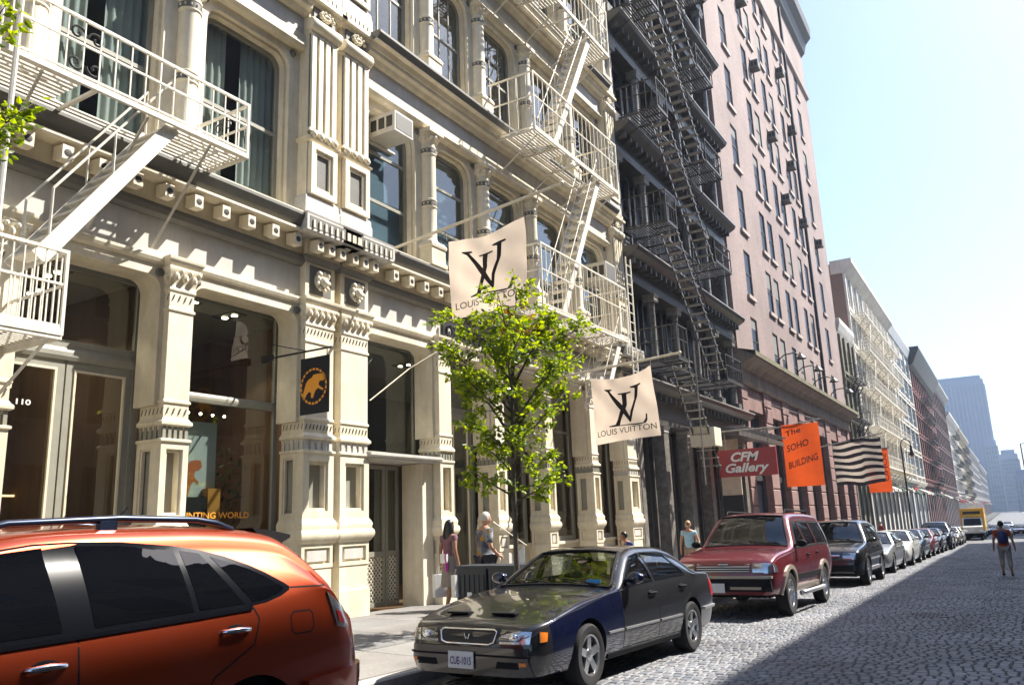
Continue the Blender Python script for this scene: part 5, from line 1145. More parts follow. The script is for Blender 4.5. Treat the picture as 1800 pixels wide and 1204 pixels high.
    for yy, xs in ((fl[0] + .95, (-.36, .36)), (fl[1] - .35, (-.36, .36))):
        for x in xs:
            o = MB().box(x - .25, x + .25, yy - .5, yy, zf + .03, zf + .28).build('seat', sp.get('seatm', M['seat_dk']), t)
            MB().prism([(yy - .06, zf + .2), (yy + .1, zf + .2), (yy + .24, zs + .02), (yy + .12, zs + .05)], 'x', x - .24, x + .24).build('seat_back', sp.get('seatm', M['seat_dk']), o)
            MB().prism([(yy + .12, zs + .07), (yy + .22, zs + .07), (yy + .25, zs + .24), (yy + .16, zs + .25)], 'x', x - .13, x + .13).build('headrest', sp.get('seatm', M['seat_dk']), o)
    # wheels
    tm = MB().lathe([(wrad * .64, -.1), (wrad * .70, -.112), (wrad * .92, -.115), (wrad * .985, -.095), (wrad, -.06), (wrad, .06), (wrad * .985, .095), (wrad * .92, .115), (wrad * .70, .112), (wrad * .64, .1)], 0, 0, 36, axis='x', caps=False).mesh('tyre', M['tyre'], smooth=40)
    rmb = MB().lathe([(wrad * .66, .10), (wrad * .655, .108), (wrad * .60, .10), (wrad * .575, .06), (wrad * .57, -.09)], 0, 0, 30, axis='x', caps=False); ns = sp.get('spokes', 5)
    for k in range(ns):
        a = 2 * math.pi * k / ns + .3; ca, sa = math.cos(a), math.sin(a); w0, w1 = wrad * .13, wrad * sp.get('spw', .16)
        def pt(r, w, x): return (x, r * ca - w * sa, r * sa + w * ca)
        r0, r1 = wrad * .1, wrad * .6; vs = [pt(r0, -w0, .085), pt(r0, w0, .085), pt(r1, w1, .095), pt(r1, -w1, .095), pt(r0, -w0, .05), pt(r0, w0, .05), pt(r1, w1, .055), pt(r1, -w1, .055)]
        rmb.add(vs, [(0, 1, 2, 3), (4, 7, 6, 5), (0, 4, 5, 1), (1, 5, 6, 2), (2, 6, 7, 3), (3, 7, 4, 0)])
    rmb.lathe([(wrad * .2, .05), (wrad * .2, .092), (wrad * .1, .102), (.001, .104)], 0, 0, 16, axis='x')
    rm = rmb.mesh('rim', sp.get('rimm', M['rim']), smooth=30); hub = MB().lathe([(wrad * .57, .0), (wrad * .57, .02)], 0, 0, 24, axis='x').mesh('brake_disc', M['rubber'])
    for ya in ax:
        for s in (1, -1):
            w = place(tm, 'wheel', (s * (wmx(ya) - .125), ya, zw), t); 
            for mm, nm in ((rm, 'rim'), (hub, 'brake_disc')):
                o = place(mm, nm, WL[w], w); o.rotation_euler = (0, 0, 0 if s > 0 else math.pi)
    MB().box(-wmx(0) + .25, wmx(0) - .25, y0 + .3, y1 - .3, bot(0) - .03, bot(0) + .08).build('underbody', M['rubber'], t)
    if sp.get('extra'): sp['extra'](dict(t=t, side=side, end=end, strip=strip_side, side_x=side_x, top_z=top_z, end_y=end_y, params=params, slab=slab, belt=belt, top=top, side_poly=side_poly))
    return t
def plate(A, z, y_s, txt=None, x=0, off=.03):
    t = A['t']; y = A['end_y'](x, z, y_s) + y_s * off; o = MB().box(x - .155, x + .155, y - .006, y + .006, z - .08, z + .08).build('number_plate', M['plate'], t)
    if txt: letters('plate_number', txt, lambda u, v: (x - .13 + u, y - .0085, z - .045 + v), M['navy'], o, fit=(.26, .075), bold=.02)
def rounded(pts): return pts
# ---- dark sedan
M['p_grey'] = paint('charcoal_car_paint', (.020, .020, .023), .4, .30); M['p_blue'] = paint('navy_fender_paint', (.004, .007, .030), .3, .22)
SED = dict(L=4.95, H=1.40, wheel=.315, axles=(-1.525, 1.385), wr=.585, paint=M['p_grey'], paint2=M['p_blue'], spokes=5, spw=.12,
    top=[(-2.475, .58), (-2.445, .675), (-2.38, .715), (-2.2, .755), (-1.6, .875), (-1.0, .94), (-.80, .96), (-.4, 1.17), (-.05, 1.34), (.3, 1.395), (.8, 1.39), (1.15, 1.34), (1.80, 1.04), (2.1, 1.015), (2.38, .985), (2.45, .90), (2.475, .6)],
    belt=[(-2.475, .52), (-2.3, .66), (-1.6, .80), (-.8, .90), (0, .925), (1, .95), (1.8, .965), (2.3, .93), (2.475, .55)],
    bot=[(-2.475, .24), (-2.3, .2), (-1, .19), (1.4, .2), (2.2, .25), (2.475, .33)],
    w=[(-2.475, .64), (-2.43, .74), (-2.3, .82), (-2.0, .87), (-1.5, .90), (0, .905), (1.5, .90), (2.2, .865), (2.42, .80), (2.475, .70)],
    wins=[[(-.56, .955), (.22, .975), (.20, 1.285), (-.05, 1.25)], [(.32, .978), (1.28, .995), (.98, 1.25), (.30, 1.29)]],
    shield=(-.76, -.06, .085), rear=(1.17, 1.78, .085), cabin=(-.55, 1.35), seatm=M['seat'],
    seams=[[(-.72, .32), (-.74, .7), (-.66, .93)], [(.27, .30), (.27, .97)], [(1.02, .35), (1.10, .62), (1.36, .75), (1.40, .98)], [(-.72, .30), (1.0, .30)], [(-2.2, .71), (-1.6, .825), (-.82, .92)]],
    mould=[([(-1.12, .50), (-.76, .50)], M['steel'], .022, .012), ([(-.70, .50), (.24, .50)], M['steel'], .022, .012), ([(.30, .50), (1.0, .50)], M['steel'], .022, .012), ([(-1.1, .25), (1.0, .25)], M['rubber'], .05, .012)],
    handles=[(.10, .83), (1.08, .85)], hmat=M['rubber'], mirror=(-.50, .985), mmat=M['p_blue'], wtrim=M['gloss_k'], trimw=.035,
    mark=lambda c, n: 2 if (-2.2 < c.y < -.73 and abs(c.x) > .70 and c.z < 1.0) else 0)
def sed_extra(A):
    t, end, side, ey = A['t'], A['end'], A['side'], A['end_y']
    end([(-.72, .225), (.72, .225), (.70, .485), (-.70, .485)], M['p_grey'], 'front_bumper', .045, nu=20, nv=6, th=.06); end([(-.74, .40), (.74, .40), (.74, .418), (-.74, .418)], M['rubber'], 'bumper_strip', .052, nu=20, nv=1, th=.02)
    b = end([(-.30, .52), (.30, .52), (.34, .635), (-.34, .635)], M['black'], 'grille', .012, nu=10, nv=4, th=.02)
    pts = [(x, z) for x, z in [(-.35, .625), (-.32, .53), (-.26, .508), (.26, .508), (.32, .53), (.35, .625), (.31, .645), (-.31, .645)]]
    MB().tube([(x, ey(x, z, -1) - .016, z) for x, z in pts], .012, 6, closed=True).build('grille_surround', M['chrome'], b, smooth=True)
    c = ey(0, .58, -1) - .022; MB().tube([(-.03, c, .605), (-.012, c, .555), (0, c, .575), (.012, c, .555), (.03, c, .605)], .006, 5).build('emblem', M['chrome'], b)
    for s in (-1, 1):
        o = end([(s * .38, .52), (s * .71, .525), (s * .72, .635), (s * .41, .65)], M['reflector'], 'headlight', .008, nu=8, nv=4, th=.015)
        end([(s * .375, .516), (s * .715, .52), (s * .725, .64), (s * .405, .655)], M['lens'], 'lens', .03, par=o)
        x = s * .54; MB().blob((x, ey(x, .58, -1) - .012, .58), (.055, .02, .042), 12, 8).build('bulb_bowl', M['chrome'], o, smooth=True)
        side([(-2.37, .535), (-2.30, .54), (-2.27, .62), (-2.35, .63)], M['amber'], 'corner_lamp', .010, s, th=.02)
        end([(s * .36, .30), (s * .62, .30), (s * .60, .36), (s * .38, .36)], M['rubber'], 'bumper_vent', .052, th=.01); end([(s * .63, .325), (s * .69, .325), (s * .69, .36), (s * .63, .36)], M['amber'], 'turn_lamp', .055, th=.012)
        side([(2.16, .66), (2.40, .66), (2.41, .86), (2.16, .88)], M['redlens'], 'tail_lamp', .008, s, th=.012); side([(1.80, .50), (2.40, .50), (2.40, .53), (1.80, .53)], M['steel'], 'bumper_strip', .03, s, th=.035)
    plate(A, .36, -1, 'CUE-1015', -.05, .062)
    for x in (-.33, .25): MB().box(x - .14, x + .14, -2.21, -2.11, A['top_z'](-2.16, x) + .004, A['top_z'](-2.16, x) + .022).build('hood_strap', M['rubber'], t)
    MB().box(.42, .60, -.69, -.688, .985, 1.03).build('windscreen_sticker', M['stick'], t)
    end([(-.70, .33), (.70, .33), (.70, .56), (-.70, .56)], M['p_grey'], 'rear_bumper', .05, s=1, nu=16, nv=4, th=.06)
M['stick'] = mat('blue_sticker', (.05, .35, .7), .4, var=.2, scale=20)
SED['extra'] = sed_extra
sedan = make_car('sedan_car', 'dark grey sedan with one navy front fender parked in front of the tree', 'car', SED)
sedan.location = (-4.78, 9.55, gz(9.5)); sedan.rotation_euler = (-math.atan(SL), 0, R(-2.0))
# ---- orange crossover at the left edge
M['p_orange'] = paint('burnt_orange_paint', (.34, .040, .006), .6, .33, .10)
SUV = dict(L=4.73, H=1.67, wheel=.365, axles=(-1.42, 1.30), wr=.60, paint=M['p_orange'], spokes=6, rc=.11,
    top=[(-2.365, .60), (-2.32, .74), (-2.15, .86), (-1.6, 1.0), (-1.15, 1.06), (-.5, 1.46), (-.2, 1.595), (.1, 1.65), (.5, 1.67), (1.0, 1.672), (1.4, 1.655), (1.64, 1.62), (1.80, 1.52), (1.97, 1.33), (2.12, 1.13), (2.28, 1.02), (2.345, .95), (2.365, .66)],
    belt=[(-2.365, .55), (-2.2, .78), (-1.5, .95), (-.8, 1.03), (0, 1.07), (1, 1.12), (1.4, 1.165), (1.75, 1.21), (1.95, 1.22), (2.12, 1.09), (2.28, .97), (2.365, .62)],
    bot=[(-2.365, .28), (-2.1, .24), (1.6, .25), (2.2, .34), (2.365, .42)],
    w=[(-2.365, .66), (-2.3, .78), (-2.1, .86), (-1.5, .915), (0, .92), (1.5, .92), (2.0, .90), (2.18, .865), (2.31, .79), (2.365, .70)],
    wins=[],
    shield=(-1.1, -.25, .10), rear=(1.72, 2.06, .12), cabin=(-.8, 1.5), glass=M['cglass_dk'], seatm=M['seat_dk'],
    seams=[[(-.9, .35), (-.95, .75), (-.8, 1.08)], [(.23, .33), (.24, 1.11)], [(.90, .42), (.92, .68), (1.02, .82), (1.30, .96), (1.35, 1.10), (1.31, 1.17)], [(-.9, .33), (.9, .33)], [(1.62, 1.262), (1.93, 1.255)]],
    handles=[(.08, 1.0), (1.17, 1.05)], mirror=(-.70, 1.10), wtrim=M['gloss_k'], trimw=.04)
def suv_extra(A):
    t, end, side = A['t'], A['end'], A['side']
    for s in (-1, 1):
        x = .56; zs = lambda y: A['top_z'](y, x)
        pts = [(s * x, y, zs(y) + h) for y, h in ((-.25, .0), (-.15, .045), (0, .055), (.6, .055), (1.1, .05), (1.25, .035), (1.38, .0))]; MB().tube(pts, .02, 8).build('roof_rail', M['rail'], t, smooth=True)
        MB().box(s * x - .02, s * x + .02, .48, .58, zs(.5) - .01, zs(.5) + .04).build('rail_foot', M['rail'], t)
        P_ = A['side_poly']; dlo = P_([(-.84, 1.09), (.19, 1.125), (.92, 1.155), (1.28, 1.175), (1.42, 1.19), (1.54, 1.22), (1.61, 1.25), (1.615, 1.268), (1.58, 1.292), (1.46, 1.36), (1.36, 1.408), (1.20, 1.467), (1.04, 1.508), (.87, 1.535), (.55, 1.562), (.27, 1.568), (.08, 1.56), (-.10, 1.535), (-.32, 1.445), (-.62, 1.255)], M['gloss_k'], 'window_band', .004, s)
        for w in ([(-.74, 1.115), (.165, 1.145), (.12, 1.54), (-.09, 1.518), (-.31, 1.43), (-.58, 1.26)], [(.33, 1.15), (.905, 1.175), (.865, 1.515), (.55, 1.542), (.295, 1.548)], [(.945, 1.178), (1.25, 1.192), (1.03, 1.488), (.905, 1.508)], [(1.315, 1.197), (1.42, 1.21), (1.53, 1.238), (1.572, 1.262), (1.45, 1.337), (1.34, 1.388), (1.10, 1.468)]): P_(w, M['suvpane'], 'side_window', .0065, s, par=dlo)
        A['strip']([(-.84, 1.08), (.19, 1.115), (.92, 1.145), (1.30, 1.165)], M['gloss_k'], 'belt_moulding', .022, .012, s, par=dlo, th=.02)
        o = side([(2.00, 1.0), (2.13, .97), (2.10, 1.10), (1.93, 1.215)], M['reflector'], 'tail_lamp', .012, s, th=.02); side([(1.99, .99), (2.14, .96), (2.11, 1.11), (1.92, 1.225)], M['lens'], 'lens', .022, s, par=o); side([(2.02, 1.02), (2.10, 1.0), (2.08, 1.07), (2.0, 1.10)], M['redlens'], 'red_bulb', .017, s, par=o)
        side([(-2.25, .66), (-1.95, .70), (-1.9, .84), (-2.2, .80)], M['reflector'], 'headlight', .012, s, th=.02)
        side([(1.76, .48), (2.33, .55), (2.33, .74), (1.70, .70)], M['p_orange'], 'rear_bumper', .04, s, nu=14, th=.05)
    A['strip']([(1.62, .985), (1.76, .985), (1.785, 1.01), (1.785, 1.09), (1.76, 1.115), (1.62, 1.115), (1.595, 1.09), (1.595, 1.01)], M['rubber'], 'fuel_flap_seam', .008, .0015, 1, closed=True, th=.004)
    end([(-.66, .48), (.66, .48), (.66, .66), (-.66, .66)], M['p_orange'], 'rear_bumper', .05, s=1, nu=14, th=.06)
    MB().prism([(1.54, 1.635), (1.72, 1.615), (1.87, 1.59), (1.87, 1.57), (1.76, 1.52), (1.62, 1.57)], 'x', -.57, .57).build('spoiler', M['black'], t)
    MB().tube([(0, .9, 1.66), (0, 1.02, 1.78)], .006, 5).build('antenna', M['rubber'], t)
M['suvpane'] = mat('privacy_pane', (.003, .0035, .005), .015, var=0, spec=.5)
M['rail'] = mat('dark_blue_rail', (.02, .03, .06), .3, .5, var=.1)
SUV['extra'] = suv_extra
suv = make_car('crossover_car', 'burnt orange crossover with dark windows cut off by the left edge', 'car', SUV)
suv.location = (-4.82, 2.17, gz(2)); suv.rotation_euler = (-math.atan(SL), 0, 0)
# ---- maroon large suv
M['p_maroon'] = paint('maroon_paint', (.15, .012, .020), .35, .33); M['clad'] = mat('tan_cladding', (.36, .30, .24), .45, .3, var=.1, coat=.5)
EXP = dict(L=5.15, H=1.90, wheel=.385, axles=(-1.62, 1.36), wr=.68, paint=M['p_maroon'], clad=M['clad'], spokes=5, rc=.10, tum=.04,
    top=[(-2.575, .70), (-2.54, .92), (-2.4, 1.05), (-1.9, 1.16), (-1.25, 1.21), (-1.05, 1.24), (-.55, 1.66), (-.3, 1.83), (.1, 1.89), (1.0, 1.90), (2.0, 1.875), (2.32, 1.82), (2.46, 1.5), (2.54, 1.2), (2.575, .75)],
    belt=[(-2.575, .65), (-2.45, .95), (-1.8, 1.06), (-1, 1.13), (0, 1.16), (1.2, 1.18), (2.3, 1.18), (2.5, 1.1), (2.575, .70)],
    bot=[(-2.575, .42), (-2.2, .38), (1.8, .38), (2.4, .45), (2.575, .5)],
    w=[(-2.575, .80), (-2.5, .90), (-2.2, .95), (-1.5, .985), (0, .985), (1.8, .98), (2.4, .95), (2.575, .88)],
    wins=[[(-.85, 1.19), (.02, 1.20), (.02, 1.68), (-.32, 1.66)], [(.14, 1.205), (1.0, 1.215), (1.0, 1.69), (.14, 1.69)], [(1.14, 1.22), (2.25, 1.22), (2.12, 1.68), (1.14, 1.69)]],
    shield=(-1.02, -.32, .09), cabin=(-.75, 1.4), wglass=M['cglass'], glass=M['cglass_dk'],
    seams=[[(-1.0, .5), (-1.02, .9), (-.92, 1.15)], [(.08, .48), (.08, 1.2)], [(.9, .5), (.95, .85), (1.07, 1.0), (1.07, 1.2)], [(-1.0, .47), (.9, .47)]],
    mould=[([(-1.1, .66), (.93, .66)], M['rubber'], .09, .014), ([(-1.12, .45), (.9, .45)], M['clad'], .10, .02)] + [([(a + .475 * math.cos(k / 14 * math.pi), .39 + .475 * math.sin(k / 14 * math.pi)) for k in range(15)], M['clad'], .075, .03) for a in (-1.62, 1.36)],
    handles=[(-.06, 1.04), (.82, 1.06)], hmat=M['rubber'], mirror=(-.86, 1.22), mmat=M['rubber'],
    mark=None)
def exp_extra(A):
    t, end, side, ey = A['t'], A['end'], A['side'], A['end_y']
    end([(-.86, .48), (.86, .48), (.86, .70), (-.86, .70)], M['rubber'], 'front_bumper', .10, nu=20, nv=6, th=.12); end([(-.88, .70), (.88, .70), (.88, .745), (-.88, .745)], M['clad'], 'bumper_top', .11, nu=20, nv=2, th=.12)
    end([(-.6, .515), (-.15, .515), (-.15, .56), (-.6, .56)], M['clad'], 'bumper_bar', .115, th=.02); end([(.15, .515), (.7, .515), (.7, .56), (.15, .56)], M['clad'], 'bumper_bar', .115, th=.02)
    g = end([(-.50, .80), (.50, .80), (.50, .97), (-.50, .97)], M['black'], 'grille', .015, nu=8, th=.02)
    for k in range(4): end([(-.49, .815 + k * .04), (.49, .815 + k * .04), (.49, .83 + k * .04), (-.49, .83 + k * .04)], M['steel'], 'grille_bar', .024, nu=8, nv=1, par=g, th=.012)
    for s in (-1, 1):
        o = end([(s * .54, .79), (s * .88, .79), (s * .86, .96), (s * .54, .97)], M['reflector'], 'headlight', .012, nu=8, th=.02); end([(s * .535, .785), (s * .885, .785), (s * .865, .965), (s * .535, .975)], M['lens'], 'lens', .032, par=o); side([(-2.47, .80), (-2.36, .80), (-2.37, .93), (-2.45, .94)], M['reflector'], 'corner_lamp', .012, s, th=.015)
        o = MB().tube([(s * 1.0, -1.05, .36), (s * 1.06, -.95, .37), (s * 1.06, .75, .37), (s * 1.0, .85, .36)], .045, 8).build('running_board', M['steel'], t, smooth=True)
        MB().tube([(s * .60, -.1, 1.87), (s * .60, 0, 1.93), (s * .60, 1.8, 1.92), (s * .60, 1.9, 1.86)], .018, 6).build('roof_rail', M['rubber'], t)
    plate(A, .54, -1, None, -.1, .13)
    return
M['bluecard'] = mat('blue_card', (.02, .22, .55), .6, var=.05)
EXP['extra'] = exp_extra
exped = make_car('large_suv_car', 'maroon large SUV with tan wheel arches parked behind the grey sedan', 'car', EXP)
exped.location = (-4.63, 17.55, gz(17.5)); exped.rotation_euler = (-math.atan(SL), 0, R(-.6))
# ---- black suv, then the long parked row
M['p_black'] = paint('black_paint_car', (.010, .011, .014), .3, .25); M['p_silver'] = paint('silver_paint', (.48, .49, .50), .6, .3); M['p_white'] = paint('white_car_paint', (.72, .72, .70), 0, .35); M['p_teal'] = paint('slate_blue_paint', (.035, .06, .085), .4, .28); M['p_gold'] = paint('champagne_paint', (.36, .32, .25), .6, .3); M['p_red'] = paint('red_car_paint', (.16, .012, .015), .2, .3)
MDX = dict(EXP); MDX.update(L=4.8, H=1.78, wheel=.36, axles=(-1.42, 1.28), wr=.64, paint=M['p_black'], clad=M['steel'], rc=.11, tum=.05, mould=[([(-1.0, .68), (.85, .68)], M['steel'], .04, .014), ([(-1.0, .42), (.8, .42)], M['steel'], .09, .03)] + [([(a + .45 * math.cos(k / 14 * math.pi), .365 + .45 * math.sin(k / 14 * math.pi)) for k in range(15)], M['rubber'], .065, .02) for a in (-1.42, 1.28)],
    top=[(-2.4, .66), (-2.36, .84), (-2.2, .96), (-1.7, 1.06), (-1.15, 1.12), (-.95, 1.15), (-.45, 1.55), (-.2, 1.71), (.2, 1.78), (1.0, 1.78), (1.7, 1.72), (2.0, 1.63), (2.2, 1.35), (2.34, 1.12), (2.4, .7)],
    belt=[(-2.4, .6), (-2.25, .86), (-1.6, .98), (-.9, 1.06), (0, 1.09), (1.2, 1.12), (2.0, 1.13), (2.3, 1.02), (2.4, .64)],
    bot=[(-2.4, .34), (-2.1, .28), (1.6, .28), (2.2, .36), (2.4, .42)], w=[(-2.4, .74), (-2.33, .85), (-2.1, .92), (-1.5, .96), (0, .965), (1.6, .955), (2.2, .91), (2.4, .8)],
    wins=[[(-.72, 1.12), (.05, 1.13), (.05, 1.60), (-.25, 1.56)], [(.16, 1.135), (.95, 1.145), (.95, 1.60), (.16, 1.61)], [(1.07, 1.15), (1.9, 1.165), (1.72, 1.56), (1.07, 1.60)]],
    shield=(-.92, -.24, .09), cabin=(-.65, 1.3), seams=[[(-.88, .4), (-.9, .8), (-.8, 1.08)], [(.1, .38), (.1, 1.12)], [(-.88, .38), (.8, .38)]], handles=[(-.05, .98), (.85, 1.0)], mirror=(-.74, 1.14), mmat=M['p_black'], extra=None,
    mark=lambda c, n: 1 if c.z < .42 and abs(c.x) > .7 else 0)
def mdx_extra(A):
    end, side = A['end'], A['side']
    g = end([(-.36, .72), (.36, .72), (.40, .90), (-.40, .90)], M['black'], 'grille', .014, th=.02); end([(-.38, .78), (.38, .78), (.38, .84), (-.38, .84)], M['chrome'], 'grille_bar', .022, par=g, th=.012); end([(-.70, .40), (.70, .40), (.70, .56), (-.70, .56)], M['rubber'], 'front_bumper', .04, nu=16, th=.05)
    for s in (-1, 1): o = end([(s * .46, .72), (s * .78, .70), (s * .78, .87), (s * .46, .88)], M['reflector'], 'headlight', .012, th=.02); end([(s * .455, .715), (s * .785, .695), (s * .785, .875), (s * .455, .885)], M['lens'], 'lens', .03, par=o)
    plate(A, .60, -1)
MDX['extra'] = mdx_extra
mdx = make_car('suv_car', 'black SUV with silver side strips behind the maroon one', 'car', MDX)
mdx.location = (-4.52, 26.1, gz(26)); mdx.rotation_euler = (-math.atan(SL), 0, 0)
HB = dict(SED); HB.update(mark=None, paint=M['p_silver'], wtrim=M['rubber'], mmat=M['p_silver'], seatm=M['seat_dk'], mould=[], hmat=M['p_silver'])
def hb_extra(A):
    end, side = A['end'], A['side']
    end([(-.34, .47), (.34, .47), (.36, .58), (-.36, .58)], M['black'], 'grille', .012, th=.02); end([(-.68, .24), (.68, .24), (.66, .42), (-.66, .42)], M['rubber'], 'front_bumper', .035, nu=16, th=.05)
    for s in (-1, 1): o = end([(s * .40, .48), (s * .70, .49), (s * .72, .61), (s * .42, .60)], M['reflector'], 'headlight', .010, th=.015); end([(s * .395, .475), (s * .705, .485), (s * .725, .615), (s * .415, .605)], M['lens'], 'lens', .03, par=o)
    plate(A, .33, -1)
HB['extra'] = hb_extra
hb = make_car('sedan_car', 'silver sedan next after the black SUV', 'car', HB)
hb.location = (-4.55, 32.7, gz(32.7)); hb.rotation_euler = (-math.atan(SL), 0, 0)
ROW = [(hb, 'p_white', 38.4, 'white sedan sixth in the parked row'), (hb, 'p_teal', 44.0, 'slate blue sedan in the parked row after the white one'), (hb, 'p_red', 49.6, 'dark red sedan in the middle of the parked row'), (hb, 'p_black', 55.2, 'black sedan in the middle of the far parked row'),
       (mdx, 'p_black', 61.2, 'black SUV standing taller than its far parked neighbours'), (hb, 'p_silver', 67.0, 'silver sedan beyond the far black SUV'), (hb, 'p_gold', 73.0, 'champagne sedan near the end of the parked row'), (hb, 'p_white', 79.0, 'white sedan last in the parked row')]
for src, pm, y, lab in ROW:
    base_m = M['p_black'] if src is mdx else M['p_silver']; c = copy_tree(src, None, {base_m: M[pm]} if M[pm] is not base_m else None); c.location = (src.location.x + random.uniform(-.05, .08), y, gz(y)); c['label'] = lab
for y, x, pm, lab in ((112, -1.2, 'p_white', 'white car driving in the far roadway under the skyline'), (128, .6, 'p_red', 'red car far off at the end of the street'), (150, -2.4, 'p_black', 'dark car far off beyond the yellow truck')):
    c = copy_tree(hb, None, {M['p_silver']: M[pm]}); c.location = (x, y, gz(y)); c['label'] = lab; c['group'] = 'cars far down the street'
FAR = [(100, -3.6, 'p_white', 'white sedan parked beyond the yellow truck'), (104, 1.8, 'p_black', 'black sedan at the right kerb past the corner'), (118, -3.8, 'p_silver', 'silver sedan far off at the left kerb'), (121, 2.6, 'p_teal', 'slate car far off at the right kerb'), (136, -3.9, 'p_black', 'black sedan far off at the left kerb'), (140, 1.9, 'p_white', 'white car far off at the right kerb'), (158, -4, 'p_red', 'red sedan far off at the left kerb'), (165, 2.4, 'p_black', 'dark car farthest off at the right kerb'), (178, -1, 'p_silver', 'silver car farthest down the middle of the street')]
for y, x, pm, lab in FAR:
    c = copy_tree(hb, None, {M['p_silver']: M[pm]}); c.location = (x, y, gz(y)); c['label'] = lab; c['group'] = 'cars far down the street'
# ---- yellow box truck in the roadway
M['yellow'] = mat('yellow_truck_paint', (.75, .42, .02), .4, var=.06, coat=.4)
tr = empty('box_truck', (-3.4, 92, gz(92)), 'yellow box truck coming up the street past the parked cars', 'truck')
def TB(b, nm, m, par=tr): 
    o = b.build(nm, m, par); return o
zt = gz(92)
TB(MB().box(-4.5, -2.4, 93.0, 98.5, zt + .9, zt + 3.05), 'cargo_box', M['yellow']); TB(MB().box(-4.3, -2.6, 92.7, 92.99, zt + 2.2, zt + 3.0), 'box_front', M['yellow'])
TB(MB().box(-4.2, -2.7, 92.66, 92.69, zt + 2.5, zt + 2.75), 'front_sign', M['black'])
TB(MB().prism([(91.3, zt + .5), (92.98, zt + .5), (92.98, zt + 2.15), (92.2, zt + 2.15), (91.7, zt + 1.4), (91.3, zt + 1.3)], 'x', -4.3, -2.6), 'cab', M['p_white']); TB(MB().add([(-4.2, 91.68, zt + 1.45), (-2.7, 91.68, zt + 1.45), (-2.75, 92.14, zt + 2.08), (-4.15, 92.14, zt + 2.08)], [(0, 1, 2, 3)]), 'windscreen', M['dkpane'])
for s in (-4.1, -2.8):
    TB(MB().box(s - .15, s + .15, 91.27, 91.3, zt + .85, zt + 1.05), 'headlight', M['reflector'])
    for yy in (92.0, 96.8): TB(MB().lathe([(.42, s - .12), (.42, s + .12)], yy, zt + .42, 20, axis='x'), 'wheel', M['tyre'])
TB(MB().box(-4.35, -2.55, 91.15, 91.28, zt + .45, zt + .7), 'bumper', M['rubber'])
# ---------------------------------------------------------------- people
def skin_mesh(name, joints, edges, rad, root, m, sub=2):
    idx = {k: i for i, k in enumerate(joints)}; me = bpy.data.meshes.new(name); me.from_pydata([joints[k] for k in joints], [(idx[a], idx[c]) for a, c in edges], [])
    o = bpy.data.objects.new(name, me); COL.objects.link(o); md = o.modifiers.new('s', 'SKIN'); md.use_smooth_shade = True
    sv_ = me.skin_vertices[0].data
    for k, i in idx.items(): r = rad[k]; sv_[i].radius = r if isinstance(r, tuple) else (r, r); sv_[i].use_root = (k == root)
    sb = o.modifiers.new('u', 'SUBSURF'); sb.levels = sub; sb.render_levels = sub
    dg = bpy.context.evaluated_depsgraph_get(); me2 = bpy.data.meshes.new_from_object(o.evaluated_get(dg)); bpy.data.objects.remove(o); me2.materials.clear(); me2.materials.append(m); me2.polygons.foreach_set('use_smooth', [True] * len(me2.polygons)); me2.polygons.foreach_set('material_index', [0] * len(me2.polygons)); me2.name = name; return me2
M['skin'] = mat('skin', (.46, .25, .16), .55, var=.06, scale=20); M['skin_dk'] = mat('tanned_skin', (.30, .15, .09), .55, var=.06, scale=20)
M['hair_k'] = mat('black_hair', (.008, .007, .008), .4, var=.3, scale=40); M['hair_w'] = mat('white_hair', (.62, .58, .52), .6, var=.2, scale=40); M['hair_b'] = mat('blond_hair', (.50, .33, .16), .5, var=.2, scale=40)
M['shoe'] = mat('dark_shoe', (.02, .018, .017), .5, var=.2)
def fabric(name, c, var=.15, scale=14): return mat(name, c, .9, var=var, scale=scale)
def print_fab(name, cols, scale=9):
    m = bpy.data.materials.new(name); m.use_nodes = True; t = m.node_tree; b = t.nodes['Principled BSDF']; b.inputs['Roughness'].default_value = .9; g = _n(t, 'ShaderNodeNewGeometry')
    v = _n(t, 'ShaderNodeTexVoronoi'); v.inputs['Scale'].default_value = scale; t.links.new(g.outputs['Position'], v.inputs['Vector']); sp = _n(t, 'ShaderNodeSeparateColor'); t.links.new(v.outputs['Color'], sp.inputs[0]); cr = _n(t, 'ShaderNodeValToRGB'); cr.color_ramp.interpolation = 'CONSTANT'
    cr.color_ramp.elements[0].color = (*cols[0], 1); cr.color_ramp.elements[1].position = 1 / len(cols); cr.color_ramp.elements[1].color = (*cols[1], 1)
    for i, c in enumerate(cols[2:]): e = cr.color_ramp.elements.new((i + 2) / len(cols)); e.color = (*c, 1)
    t.links.new(sp.outputs[0], cr.inputs[0]); t.links.new(cr.outputs[0], b.inputs['Base Color']); return m
